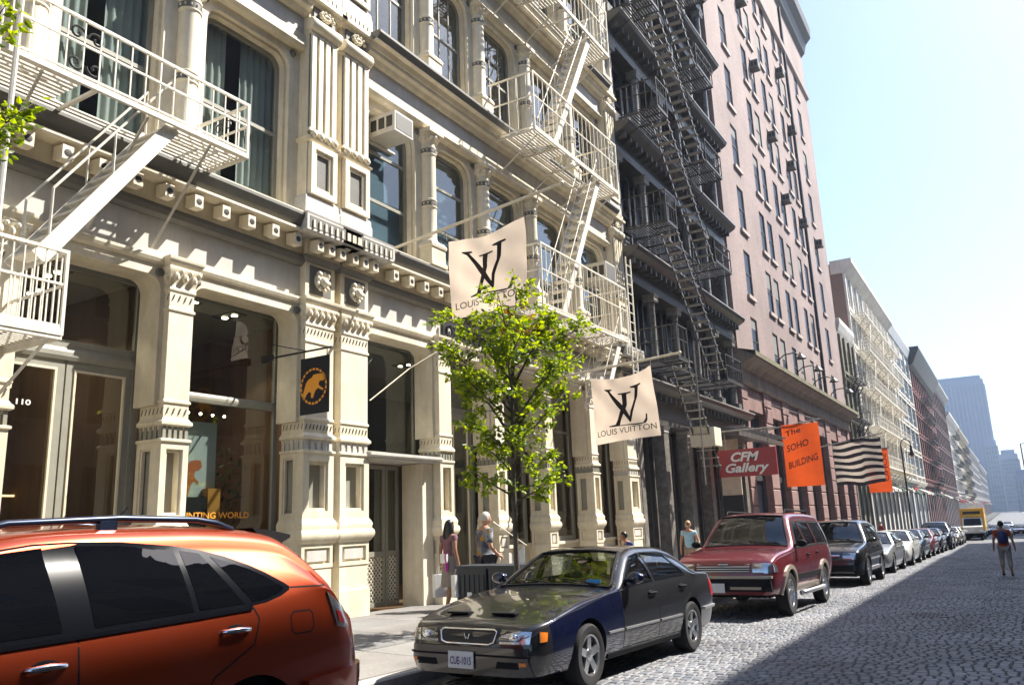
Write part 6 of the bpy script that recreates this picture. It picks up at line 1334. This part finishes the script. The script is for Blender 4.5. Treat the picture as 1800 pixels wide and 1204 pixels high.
def person(lab, loc, rz, h, pose, skin, hair, hair_style, top_m, bot_m, bot_style='trousers', sleeve=.55, bulk=1.0, group='people on the street', shoe=None):
    """pose: dict of joint overrides in a 1.75 m frame, facing -Y"""
    J = dict(pelvis=(0, 0, .96), waist=(0, 0, 1.10), chest=(0, .0, 1.30), collar=(0, .01, 1.455), neck=(0, -.005, 1.50), skull=(0, -.015, 1.56))
    for s, n in ((1, 'l'), (-1, 'r')):
        J.update({'sh' + n: (s * .175, .01, 1.42), 'el' + n: (s * .24, .03, 1.15), 'wr' + n: (s * .26, -.05, .91), 'pa' + n: (s * .26, -.07, .84), 'hip' + n: (s * .09, 0, .90), 'kn' + n: (s * .10, -.02, .50), 'an' + n: (s * .105, .02, .09), 'to' + n: (s * .12, -.15, .035)})
    J.update(pose); k = h / 1.75
    for n in 'lr':
        p, w = Vector(J['pa' + n]), Vector(J['wr' + n]); d = (p - w).normalized(); sd_ = d.cross(Vector((0, 1, 0))); sd_ = sd_.normalized() if sd_.length > .1 else Vector((1, 0, 0)); bw = d.cross(sd_).normalized(); sg = 1 if n == 'l' else -1
        for i in range(4): o = (i - 1.5) * .019; J['f%d%s' % (i, n)] = tuple(p + bw * o + d * .045); J['g%d%s' % (i, n)] = tuple(p + bw * o * 1.1 + d * (.085 - .008 * abs(i - 1)) - sd_ * sg * .015)
        J['t0' + n] = tuple(w + d * .03 + bw * .035); J['t1' + n] = tuple(w + d * .075 + bw * .055)
    E = [('pelvis', 'waist'), ('waist', 'chest'), ('chest', 'collar'), ('collar', 'neck'), ('neck', 'skull')]
    for n in 'lr':
        E += [('collar', 'sh' + n), ('sh' + n, 'el' + n), ('el' + n, 'wr' + n), ('wr' + n, 'pa' + n), ('pelvis', 'hip' + n), ('hip' + n, 'kn' + n), ('kn' + n, 'an' + n), ('an' + n, 'to' + n), ('wr' + n, 't0' + n), ('t0' + n, 't1' + n)] + [e for i in range(4) for e in (('pa' + n, 'f%d%s' % (i, n)), ('f%d%s' % (i, n), 'g%d%s' % (i, n)))]
    B = bulk; rd = dict(pelvis=(.135 * B, .10 * B), waist=(.125 * B, .095 * B), chest=(.145 * B, .10 * B), collar=(.09, .07), neck=.052, skull=.06)
    for n in 'lr': rd.update({'sh' + n: .062 * B, 'el' + n: .043, 'wr' + n: .03, 'pa' + n: (.036, .018), 'hip' + n: .088 * B, 'kn' + n: .058, 'an' + n: .038, 'to' + n: (.04, .028), 't0' + n: .012, 't1' + n: .010}); rd.update({'%s%d%s' % (c, i, n): (.010 if c == 'f' else .0085) for i in range(4) for c in 'fg'})
    root = empty('person', loc, lab, 'person', group, rz); root.scale = (k, k, k); WL[root] = Vector((0, 0, 0))
    place(skin_mesh('body', J, E, rd, 'pelvis', skin), 'body', (0, 0, 0), root)
    # head: skull, jaw, nose, ears as one surface
    hc = Vector(J['skull']) + Vector((0, -.012, .075)); b = MB()
    def hd(u, v):
        th = math.pi * v; a = 2 * math.pi * u; x, y, z = math.sin(th) * math.cos(a), math.sin(th) * math.sin(a), math.cos(th); w = .075 * (1 - .28 * max(0, -z) ** 1.4); yy = .096 * (1 - .12 * max(0, -z)); f = max(0, -y)
        px, py, pz = x * w, y * yy, z * .118
        py -= f ** 12 * (.028 * math.exp(-((z + .12) / .16) ** 2) + .010 * math.exp(-((z + .52) / .10) ** 2) - .008 * math.exp(-((z - .10) / .09) ** 2) * (1 if abs(x) > .2 else 0)); py -= .014 * max(0, -z) * f; return (hc.x + px, hc.y + py, hc.z + pz)
    b.grid(hd, 28, 20)
    for s in (-1, 1): b.blob((hc.x + s * .074, hc.y + .012, hc.z - .01), (.012, .022, .034), 8, 6)
    hd_o = b.build('head', skin, root, smooth=True, merge=.0004)
    for s in (-1, 1): MB().blob((hc.x + s * .030, hc.y - .088, hc.z + .008), (.014, .008, .008), 8, 5).build('eye', M['shoe'], hd_o, smooth=True)
    MB().blob((hc.x, hc.y - .088, hc.z - .062), (.024, .008, .006), 8, 4).build('mouth', M['redlens'], hd_o, smooth=True)
    b = MB(); long_ = hair_style == 'long'
    def hr(u, v):
        th = math.pi * (.62 if not long_ else .60) * v; a = 2 * math.pi * u; x, y, z = math.sin(th) * math.cos(a), math.sin(th) * math.sin(a), math.cos(th)
        if y < -.35 and z < .42: s_ = min(1, (.42 - z) * 3); y = y * (1 - s_) + -.25 * s_
        n_ = 1 + .05 * math.sin(a * 9 + z * 7) * v; return (hc.x + x * .088 * n_, hc.y + .014 + y * .104 * n_, hc.z + .012 + z * .125)
    b.grid(hr, 26, 12)
    if long_:
        def lg(u, v): a = math.pi * (u * 1.1 - .05); rr = .095 + .03 * math.sin(v * 2.2) + .006 * math.sin(a * 17); return (hc.x + math.cos(a) * rr * (1 + .15 * v), hc.y + .02 + math.sin(a) * rr * .95, hc.z + .05 - v * .30)
        b.grid(lg, 22, 8)
    b.build('hair', hair, root, smooth=True, merge=.0004)
    # clothes
    Js = {q: J[q] for q in ('pelvis', 'waist', 'chest', 'collar', 'shl', 'shr')}; Es = [('pelvis', 'waist'), ('waist', 'chest'), ('chest', 'collar'), ('collar', 'shl'), ('collar', 'shr')]; rs = dict(pelvis=(.155 * B, .125 * B), waist=(.15 * B, .12 * B), chest=(.16 * B, .118 * B), collar=(.115, .09), shl=.076 * B, shr=.076 * B)
    for n in 'lr':
        if sleeve > 0: Js['sl' + n] = tuple(Vector(J['sh' + n]).lerp(Vector(J['el' + n]), min(1, sleeve))); Es.append(('sh' + n, 'sl' + n)); rs['sl' + n] = .064 * B
        if sleeve > 1: Js['sw' + n] = tuple(Vector(J['el' + n]).lerp(Vector(J['wr' + n]), .9)); Es.append(('sl' + n, 'sw' + n)); rs['sw' + n] = .045
    place(skin_mesh('shirt', Js, Es, rs, 'waist', top_m), 'shirt', (0, 0, 0), root)
    if bot_style == 'skirt':
        b = MB(); kz = .46; b.grid(lambda u, v: ((lambda a: ((.15 + .05 * v + .012 * math.sin(a * 7) * v) * math.cos(a), (.115 + .06 * v + .012 * math.cos(a * 5) * v) * math.sin(a), 1.06 - v * (1.06 - kz)))(2 * math.pi * u)), 28, 8); b.build('skirt', bot_m, root, smooth=True, merge=.0004, recalc=True)
    else:
        Jt = {'pelvis': J['pelvis']}; Et = []; rt_ = {'pelvis': (.15 * B, .12 * B)}; end_ = {'trousers': 1.0, 'capri': .6}.get(bot_style, .25)
        for n in 'lr':
            Jt['hip' + n] = J['hip' + n]; Jt['kn' + n] = J['kn' + n]; Jt['an' + n] = tuple(Vector(J['kn' + n]).lerp(Vector(J['an' + n]), end_)); Et += [('pelvis', 'hip' + n), ('hip' + n, 'kn' + n), ('kn' + n, 'an' + n)]; rt_.update({'hip' + n: .105 * B, 'kn' + n: .078, 'an' + n: .062 if end_ == 1 else .08})
        place(skin_mesh('trousers', Jt, Et, rt_, 'pelvis', bot_m), 'trousers', (0, 0, 0), root)
    for n in 'lr':
        a, to = Vector(J['an' + n]), Vector(J['to' + n]); d = (to - a); d.z = 0; d = d.normalized(); c = a * .45 + to * .55; o = MB().blob((c.x, c.y, max(.045, min(a.z, to.z) + .012)), (.05, .125, .042), 10, 6).build('shoe', shoe or M['shoe'], root, smooth=True)
    root.location = loc; return root
# woman with long black hair, seen from behind, walking away with bags
wz = sz(13, -9.3)
pw = person('woman with long black hair in a grey dress walking away with white bags', (-9.28, 12.95, wz), R(165), 1.66, dict(wrr=(-.30, .02, .92), par=(-.31, .02, .85), elr=(-.25, .06, 1.16), ell=(.24, .03, 1.16), wrl=(.28, .0, .92), pal=(.285, -.01, .85), knl=(.09, -.10, .52), anl=(.10, .0, .10), tol=(.11, -.16, .035), knr=(-.09, .02, .50), anr=(-.10, .16, .13), tor=(-.11, .02, .035)),
    M['skin_dk'], M['hair_k'], 'long', fabric('mauve_blouse', (.20, .10, .12)), fabric('grey_dress', (.27, .23, .20)), 'skirt', .5)
M['magenta'] = fabric('magenta_scarf', (.45, .02, .32)); M['paper'] = mat('white_paper_bag', (.80, .80, .78), .8, var=.05)
MB().box(-.10, .10, .12, .16, .92, 1.10).build('belt', M['paper'], pw)
MB().grid(lambda u, v: (.05 + .10 * u - .16 + .02 * math.sin(v * 6), .15 + .02 * math.sin(u * 5), 1.12 - v * .36), 4, 8).build('scarf', M['magenta'], pw, smooth=True)
def bag(lab, x, y, z, w, h, d, m, rz=0):
    t = empty('shopping_bag', (x, y, z), lab, 'bag', rz=rz); WL[t] = Vector((0, 0, 0))
    MB().prism([(-w / 2, 0), (w / 2, 0), (w / 2 * 1.05, h), (-w / 2 * 1.05, h)], 'y', -d / 2, d / 2).build('bag_body', m, t)
    for s in (-1, 1): MB().tube([(-w * .25, s * d * .4, h), (-w * .15, s * d * .2, h + .14), (w * .15, s * d * .2, h + .14), (w * .25, s * d * .4, h)], .006, 5).build('handle', m, t)
bag('white paper bag in the right hand of the woman with black hair', -9.0, 12.86, wz + .26, .28, .40, .12, M['paper'], R(70)); bag('white paper bag held low at the left of the woman with black hair', -9.54, 13.02, wz + .24, .30, .42, .12, M['paper'], R(60))
# grey-haired man in a patterned shirt, with a pole over his shoulder and a folded flag
mz = sz(13.6, -9.0)
pm_ = person('white-haired man in a patterned grey and yellow shirt behind the bins', (-8.78, 13.45, mz), R(150), 1.80, dict(wrr=(-.28, -.10, .98), par=(-.28, -.16, .95), wrl=(.30, -.06, .96), pal=(.31, -.10, .90)), M['skin'], M['hair_w'], 'short', print_fab('patterned_shirt', [(.14, .16, .19), (.07, .08, .11), (.26, .27, .28), (.45, .26, .03), (.12, .13, .16), (.30, .30, .32)], 11), fabric('dark_trousers', (.03, .03, .04)), sleeve=.9, bulk=1.14)
sp_ = empty('pole_with_cloth', (-8.3, 13.5, mz + .9), 'thin pole with a white cloth beside the white-haired man', 'pole')
MB().tube([(-8.62, 13.5, mz + 1.62), (-7.95, 13.6, mz + 1.16)], .012, 6).build('pole', M['cream'], sp_); MB().add([(-8.0, 13.58, mz + 1.18), (-8.32, 13.55, mz + .78), (-8.0, 13.6, mz + .75)], [(0, 1, 2)]).grid(lambda u, v: (-8.0 - .3 * (1 - u) * v, 13.6, mz + 1.16 - .4 * v), 3, 3).build('cloth', M['paper'], sp_)
# man in blue on the phone, woman in pale blue shirt
bz = sz(21, -8.6)
person('man in a blue shirt bent over with a phone behind the sedan roof', (-8.62, 20.4, bz - .14), R(-60), 1.60, dict(waist=(0, -.04, 1.10), chest=(0, -.14, 1.27), collar=(0, -.22, 1.38), neck=(0, -.27, 1.43), skull=(0, -.30, 1.49), shl=(.17, -.2, 1.36), shr=(-.17, -.2, 1.36), elr=(-.22, -.34, 1.2), wrr=(-.14, -.40, 1.40), par=(-.10, -.38, 1.46), ell=(.22, -.3, 1.12), wrl=(.15, -.42, 1.0), pal=(.13, -.46, .96)), M['skin_dk'], M['hair_k'], 'short', fabric('blue_shirt', (.015, .045, .22)), fabric('navy_trousers', (.03, .04, .08)), sleeve=.6)
w2 = person('blond woman in a pale blue shirt and sunglasses by the dark building', (-8.0, 22.9, sz(22.9, -8)), R(20), 1.66, dict(ell=(.27, -.02, 1.15), wrl=(.30, -.16, 1.0), pal=(.31, -.22, .98)), M['skin'], M['hair_b'], 'short', fabric('pale_blue_shirt', (.36, .56, .66)), fabric('tan_trousers', (.38, .26, .17)), sleeve=.45)
MB().box(-.062, .062, -.128, -.112, 1.655, 1.68).build('sunglasses', M['black'], w2)
# pedestrian walking away in the roadway with a backpack
pr = person('pedestrian in an orange shirt with a dark backpack walking away in the roadway', (-.36, 29.1, gz(29.1)), R(178), 1.60, dict(wrl=(.30, -.04, .92), pal=(.31, -.07, .85), ell=(.265, .03, 1.16), wrr=(-.30, .07, .92), par=(-.31, .09, .85), elr=(-.265, .06, 1.16), knl=(.12, -.12, .52), anl=(.13, .02, .12), tol=(.14, -.13, .04), knr=(-.10, .0, .50), anr=(-.12, .14, .10), tor=(-.13, .0, .035)), M['skin_dk'], M['hair_k'], 'short', fabric('orange_shirt', (.42, .09, .03)), fabric('grey_trousers', (.34, .32, .32)), bot_style='capri', sleeve=.6, bulk=1.15)
MB().blob((0, .20, 1.25), (.16, .11, .23), 12, 8).build('backpack', M['navy'], pr, smooth=True)
for k, (x, y, lab, m) in enumerate(((-7.6, 45.5, 'dark-haired passer-by seen above the far parked cars, nearer one', (.03, .03, .035)), (-7.3, 49.5, 'passer-by in navy seen above the far parked cars, farther one', (.02, .03, .09)), (-7.9, 62, 'passer-by in red near the lamp post, past the parked cars', (.3, .03, .03)))):
    person(lab, (x, y, sz(y, x)), R(10 + 150 * k), 1.72, dict(), M['skin'], M['hair_k'], 'short', fabric('top_%d' % k, m), fabric('jeans_%d' % k, (.04, .05, .09)), sleeve=1.5)
# ---------------------------------------------------------------- trees
def leaf_mat(name, c0, c1):
    m = bpy.data.materials.new(name); m.use_nodes = True; t = m.node_tree; b = t.nodes['Principled BSDF']; b.inputs['Roughness'].default_value = .45; g = _n(t, 'ShaderNodeNewGeometry'); cr = _n(t, 'ShaderNodeValToRGB'); cr.color_ramp.elements[0].color = (*c0, 1); cr.color_ramp.elements[1].color = (*c1, 1)
    t.links.new(g.outputs['Random Per Island'], cr.inputs[0]); t.links.new(cr.outputs[0], b.inputs['Base Color']); tl = _n(t, 'ShaderNodeBsdfTranslucent'); hs = _n(t, 'ShaderNodeHueSaturation'); hs.inputs['Value'].default_value = 2.3; hs.inputs['Saturation'].default_value = 1.1; hs.inputs['Hue'].default_value = .475; t.links.new(cr.outputs[0], hs.inputs['Color']); t.links.new(hs.outputs[0], tl.inputs[0])
    mx = _n(t, 'ShaderNodeMixShader'); mx.inputs[0].default_value = .5; t.links.new(b.outputs[0], mx.inputs[1]); t.links.new(tl.outputs[0], mx.inputs[2]); t.links.new(mx.outputs[0], t.nodes['Material Output'].inputs[0]); return m
M['leaf'] = leaf_mat('leaf_green', (.045, .10, .012), (.24, .32, .028)); M['leaf_r'] = leaf_mat('leaf_reddish', (.25, .08, .02), (.30, .16, .04)); M['bark'] = mat('grey_bark', (.10, .082, .065), .9, var=.35, scale=18, bump=.6, bscale=30)
def leaf(b, p, d, s, rng, mi=0):
    d = d.normalized(); n = d.cross(Vector((rng.gauss(0, 1), rng.gauss(0, 1), rng.gauss(.8, .6)))); n = n.normalized() if n.length > .01 else Vector((1, 0, 0)); w = n * s * .27; q = d.cross(n) * s * .05
    b.add([p, p + d * s * .35 + w + q, p + d * s * .72 + w * .75 + q, p + d * s - q, p + d * s * .72 - w * .75 + q, p + d * s * .35 - w + q, p + d * s * .5 - q], [(0, 1, 6), (1, 2, 6), (2, 3, 6), (3, 4, 6), (4, 5, 6), (5, 0, 6)], mi)
def tree(name, lab, base, trunk_pts, limbs, nleaf, seed, size=.085, red=.05, redz=None, spread=1.0):
    rng = random.Random(seed); t = empty(name, base, lab, 'tree'); B = Vector(base)
    MB().tube([B + Vector(p[:3]) for p in trunk_pts], [p[3] for p in trunk_pts], 9).build('trunk', M['bark'], t, smooth=True)
    lv = MB(); bl = MB(); tips = []
    for (p0, p1, r0) in limbs:
        a = B + Vector(p0); c = a + (Vector(p1) - Vector(p0)) * spread; m_ = a.lerp(c, .5) + Vector((rng.gauss(0, .06), rng.gauss(0, .06), rng.gauss(.05, .05))); bl.tube([a, m_, c], [r0, r0 * .65, r0 * .2], 6)
        L_ = (c - a).length
        for k in range(int(7 + L_ * 5)):
            f = rng.uniform(.18, 1.0); s0 = a.lerp(m_, f * 2) if f < .5 else m_.lerp(c, f * 2 - 1); d = (c - a).normalized() * .4 + Vector((rng.gauss(0, .7), rng.gauss(0, .7), rng.gauss(.12, .45))); e = s0 + d.normalized() * rng.uniform(.18, .55) * (1.15 - f * .3)
            bl.tube([s0, s0.lerp(e, .5) + Vector((0, 0, .02)), e], [r0 * .22 + .002, .004, .002], 4); tips.append((s0, e))
    per = nleaf // len(tips)
    for s0, e in tips:
        for k in range(per):
            f = rng.uniform(.25, 1.05); p = s0.lerp(e, f) + Vector((rng.gauss(0, .035), rng.gauss(0, .035), rng.gauss(0, .03))); d = (e - s0).normalized() * .5 + Vector((rng.gauss(0, .7), rng.gauss(0, .7), rng.gauss(-.35, .45)))
            isr = rng.random() < red or (redz and (Vector(redz[:3]) - p).length < redz[3] and rng.random() < .35)
            leaf(lv, p, d, size * rng.uniform(.65, 1.25), rng, 1 if isr else 0)
    bl.build('branches', M['bark'], t, smooth=True, kind='stuff'); lv.build('crown', [M['leaf'], M['leaf_r']], t, recalc=False, kind='stuff'); return t
tz = sz(10.95, -6.6); T0 = (-6.6, 10.95, tz)
limbs = [((0, 0, 1.9), (.45, .30, 2.2), .018), ((0, 0, 2.0), (-.35, -.5, 2.35), .018), ((.0, 0, 2.2), (.2, .75, 2.6), .02), ((0, 0, 2.35), (-.5, .1, 2.75), .018), ((.02, 0, 2.5), (.55, -.35, 3.0), .022), ((.02, 0, 2.6), (-.2, -.75, 3.0), .02),
         ((.02, 0, 2.75), (.45, .85, 3.6), .025), ((.02, 0, 2.9), (-.55, -.55, 3.7), .026), ((.03, .02, 3.0), (.2, 1.35, 4.35), .028), ((.03, .02, 3.1), (.85, .2, 4.0), .022), ((.03, .02, 3.3), (-.4, -.95, 4.15), .026), ((.03, .02, 3.3), (-.6, .45, 4.1), .024),
         ((.04, .02, 3.6), (.6, -.55, 4.4), .022), ((.04, .02, 3.7), (.35, .75, 4.75), .024), ((.04, .02, 3.8), (-.45, -.45, 4.75), .022), ((.05, .03, 3.9), (.1, .15, 5.2), .03), ((.05, .03, 4.1), (.4, .95, 5.0), .02), ((.05, .03, 4.0), (-.2, -1.25, 4.55), .02), ((.05, .03, 4.2), (.25, -.6, 4.95), .018), ((.05, .03, 4.2), (.9, .75, 4.7), .018), ((0, 0, 3.2), (-.15, -1.3, 3.9), .02)]
tree('street_tree', 'slender young street tree with bright green leaves behind the grey sedan', T0, [(0, 0, -.1, .05), (.01, 0, 1.0, .042), (0, .01, 2.0, .038), (.02, 0, 3.0, .033), (.05, .03, 4.1, .022), (.09, .06, 4.8, .008)], limbs, 6900, 3, .092, .0, (-6.55, 11.2, tz + 4.75, .40), spread=1.12)
T1 = (-6.75, 2.2, sz(2.2, -6.75))
limbs2 = [((0, 0, 3.6), (-.55, 1.15, 4.9), .03), ((0, 0, 3.9), (-.45, 1.32, 5.2), .03), ((0, 0, 4.2), (-.2, .9, 5.9), .03), ((0, 0, 3.4), (.6, -.6, 4.6), .03), ((0, 0, 4.4), (.3, -.8, 5.8), .03), ((0, 0, 4.6), (0, .1, 6.2), .03)]
tree('street_tree', 'street tree at the left edge with only a leafy branch in view', T1, [(0, 0, -.1, .07), (.02, .01, 2.0, .06), (.0, .02, 3.6, .05), (0, 0, 4.8, .03)], limbs2, 2000, 9, .085, .0)
# ---------------------------------------------------------------- flags with monogram
M['flag'] = cloth('beige_flag_cloth', (.70, .58, .47), .45, .05); M['ink'] = cloth('dark_brown_ink', (.018, .010, .008), 0)
VL = [(280, 368), (380, 345), (385, 360), (355, 375), (505, 560), (575, 700), (560, 735), (430, 560), (330, 395), (285, 380)]
VR = [(575, 275), (697, 225), (700, 243), (665, 265), (650, 400), (590, 600), (570, 730), (548, 715), (565, 590), (615, 440), (625, 290), (580, 290)]
LL = [(445, 390), (580, 340), (583, 355), (535, 380), (530, 520), (470, 700), (445, 790), (600, 745), (690, 715), (720, 660), (727, 605), (742, 605), (735, 680), (715, 715), (640, 750), (480, 790), (330, 835), (322, 825), (400, 790), (430, 720), (455, 620), (485, 520), (485, 395), (450, 405)]
def nrm(p): x = (p[0] - 135) / 715; return (x, 1 - (p[1] - (280 - .343 * (p[0] - 135))) / 800)
def flag(lab, corners, y, wave, pole, seed, pole_y=0.0, sag=.15):
    """corners: (x,z) tl, tr, br, bl in a plane across the sidewalk at depth y"""
    tl, tr, br, bl = corners; t = empty('monogram_flag', ((tl[0] + tr[0]) / 2, y, bl[1]), lab, 'flag', 'beige monogram flags')
    def F(u, v, d=0):
        x = (bl[0] * (1 - u) + br[0] * u) * (1 - v) + (tl[0] * (1 - u) + tr[0] * u) * v; z = (bl[1] * (1 - u) + br[1] * u) * (1 - v) + (tl[1] * (1 - u) + tr[1] * u) * v
        z -= sag * math.sin(math.pi * u) * v ** 2; r = 1 - v; dy = wave * (math.sin(u * 5.2 + v * 2.2 + seed) * (.4 + .6 * r) + .5 * math.sin(u * 11 - v * 5 + seed * 2) * (.3 + .7 * v) + .35 * math.exp(-((u - .18 * v) / .09) ** 2) + .07 * math.sin(u * 22 + v * 10 + seed) * v + .10 * math.sin((u + v) * 14 + seed * 3)); return (x, y + dy + d, z)
    MB().grid(lambda u, v: F(u, v), 30, 30).build('cloth', M['flag'], t, smooth=True, recalc=False)
    def inkmesh(polys, nm):
        bm = bmesh.new()
        for P in polys: bm.faces.new([bm.verts.new((p[0], p[1], 0)) for p in P])
        bmesh.ops.triangulate(bm, faces=bm.faces[:])
        for _ in range(6):
            ed = [e for e in bm.edges if e.calc_length() > .05]
            if not ed: break
            bmesh.ops.subdivide_edges(bm, edges=ed, cuts=1); bmesh.ops.triangulate(bm, faces=bm.faces[:])
        b = MB(); vs = [v for v in bm.verts]; ix = {v: i for i, v in enumerate(vs)}; b.add([F(v.co.x, v.co.y, -.014) for v in vs], [tuple(ix[v] for v in f.verts) for f in bm.faces]); bm.free(); return b.build(nm, M['ink'], t, recalc=False)
    for P, nm in ((VL, 'monogram_stroke'), (VR, 'monogram_stroke'), (LL, 'monogram_stroke')): inkmesh([[nrm(p) for p in P]], nm)
    letters('flag_lettering', 'LOUIS VUITTON', lambda u, v: F(.055 + u, .105 + v, -.016), M['ink'], t, fit=(.90, .085), spacing=1.0)
    MB().tube(pole, .032, 8).build('pole', M['cream'], t); e = Vector(pole[-1]); MB().blob(e, .05, 8, 6).build('finial', M['cream'], t, smooth=True)
    for c in (tl, tr):
        f_ = (c[0] - pole[0][0]) / (pole[1][0] - pole[0][0]); zp = pole[0][2] + (pole[1][2] - pole[0][2]) * f_; MB().tube([(c[0], y, c[1]), (c[0], y + (pole[0][1] - y), zp)], .006, 5).build('tie', M['cream'], t)
    return t
flag('beige monogram flag high on a slanting pole above the tree', ((-8.80, 7.05), (-7.05, 7.17), (-6.98, 5.44), (-8.77, 5.46)), 12.4, .085, [(XF, 12.4, 7.18), (-6.2, 12.4, 7.60)], 0.4)
flag('beige monogram flag lower down, right of the tree crown', ((-9.02, 5.22), (-7.34, 5.36), (-7.24, 3.57), (-9.05, 3.46)), 19.2, .085, [(XF, 19.2, 5.36), (-6.55, 19.2, 5.57)], 2.1)
MB().tube([(XF - .02, 11.75, 3.95), (XF - .05, 13.0, 4.75), (XF + .3, 13.9, 5.35)], .012, 5).build('guy_wire', M['cream'], label='thin slanting guy wire across the transom left of the tree', cat='wire')
# ---------------------------------------------------------------- black hanging banner with ring emblem
bb = empty('hanging_banner', (-9.55, 9.6, 3.42), 'black hanging banner with an orange elephant in a ring', 'banner')
M['blackcloth'] = cloth('black_banner_cloth', (.008, .008, .012), 0)
BX0, BX1, BZ0, BZ1, BY = -9.87, -9.22, 3.42, 4.37, 9.6
MB().box(BX0, BX1, BY, BY + .012, BZ0, BZ1).build('cloth', M['blackcloth'], bb)
def BP(p): return (BX0 + (p[0] - 225) / 375 * (BX1 - BX0), BY - .004, BZ1 - (p[1] + (p[0] - 225) * .17 - 320) / 735 * (BZ1 - BZ0))
MB().poly([BP(p) for p in EL]).build('elephant_print', M['gold'], bb, recalc=False)
for k in range(22):
    a0 = 2 * math.pi * (k + .12) / 22; a1 = 2 * math.pi * (k + .82) / 22; cc = BP((400, 655)); r0, r1 = .265, .300
    if True: MB().poly([(cc[0] + r * math.cos(a), BY - .004, cc[2] - .02 + r * 1.02 * math.sin(a)) for r, a in ((r0, a0), (r0, a1), (r1, a1), (r1, a0))]).build('ring_print', M['gold'], bb, recalc=False)
MB().tube([(XF - .35, BY, 4.49), (-9.18, BY, 4.49)], .018, 8).build('bracket_arm', M['black'], bb); MB().tube([(XF - .45, BY, 4.75), (-9.75, BY, 4.5)], .008, 6).build('bracket_stay', M['black'], bb); MB().box(XF - .6, XF - .35, BY - .03, BY + .03, 4.43, 4.55).build('bracket_plate', M['black'], bb)
for x in (-9.8, -9.28): MB().tube([(x, BY + .006, BZ1), (x, BY + .006, 4.49)], .008, 5).build('hook', M['black'], bb)
# ---------------------------------------------------------------- bins by the tree, lamp post, signs
def bin_(lab, x, y, w, d, h):
    z = sz(y, x); t = empty('trash_bin', (x, y, z), lab, 'bin', 'dark trash bins'); m = M['bin']
    MB().prism([(x - w / 2 * .9, z + .02), (x + w / 2 * .9, z + .02), (x + w / 2, z + h), (x - w / 2, z + h)], 'y', y - d / 2, y + d / 2).build('body', m, t)
    for k in range(6): xx = x - w / 2 + (k + .5) * w / 6; MB().box(xx - .012, xx + .012, y - d / 2 - .018, y - d / 2 - .001, z + .08, z + h - .1).build('rib', m, t)
    MB().box(x - w / 2 - .03, x + w / 2 + .03, y - d / 2 - .03, y + d / 2 + .03, z + h + .001, z + h + .05).build('lid', m, t); MB().box(x - .08, x + .02, y - d / 2 - .024, y - d / 2 - .019, z + .35, z + .42).build('tag', M['paper'], t)
M['bin'] = mat('dark_bin_plastic', (.022, .028, .04), .5, var=.2)
bin_('dark ribbed trash bin beside the woman with black hair', -8.35, 12.6, .62, .6, .82); bin_('dark ribbed trash bin nearer the tree trunk', -7.7, 12.6, .58, .6, .84)
def lamp_post(y, x=-6.4):
    z = sz(y, x); t = empty('street_lamp', (x, y, z), 'tall black crook-necked street lamp among the far parked cars', 'street lamp')
    MB().lathe([(.16, z), (.16, z + .4), (.11, z + .5), (.09, z + 1.2), (.07, z + 1.3), (.05, z + 7.3)], x, y, 12).build('post', M['black'], t, smooth=30)
    zt = z + 7.3; MB().tube([(x + .33 - .33 * math.cos(a), y, zt + .33 * 1.25 * math.sin(a)) for a in [k / 12 * math.pi * 1.05 for k in range(13)]], .035, 8).build('crook', M['black'], t, smooth=True)
    MB().lathe([(.03, zt + .0), (.07, zt - .1), (.10, zt - .5), (.19, zt - .75), (.19, zt - .8)], x + .66, y, 14).build('lamp_head', M['black'], t, smooth=30); MB().blob((x + .66, y, zt - .85), (.13, .13, .1), 12, 7).build('globe', M['amber'], t, smooth=True)
lamp_post(67)
lm = empty('traffic_light', (.9, 62, gz(62)), 'yellow traffic light hanging at the right edge of the street', 'traffic light')
MB().box(.95, 1.25, 62, 62.25, 2.0, 2.75).build('signal_box', M['yellow'], lm); MB().lathe([(.08, gz(62)), (.06, 5.5)], 4.9, 62.1, 10).build('mast', M['darkgrey'], lm); MB().tube([(4.9, 62.1, 5.4), (3.0, 62.1, 5.5), (1.1, 62.1, 5.4), (1.1, 62.1, 2.75)], .04, 6).build('mast_arm', M['darkgrey'], lm)
for k in range(3): MB().lathe([(.09, 61.97), (.09, 62.0)], 1.1, 2.15 + k * .22, 10, axis='y').build('lens', M['black'], lm)
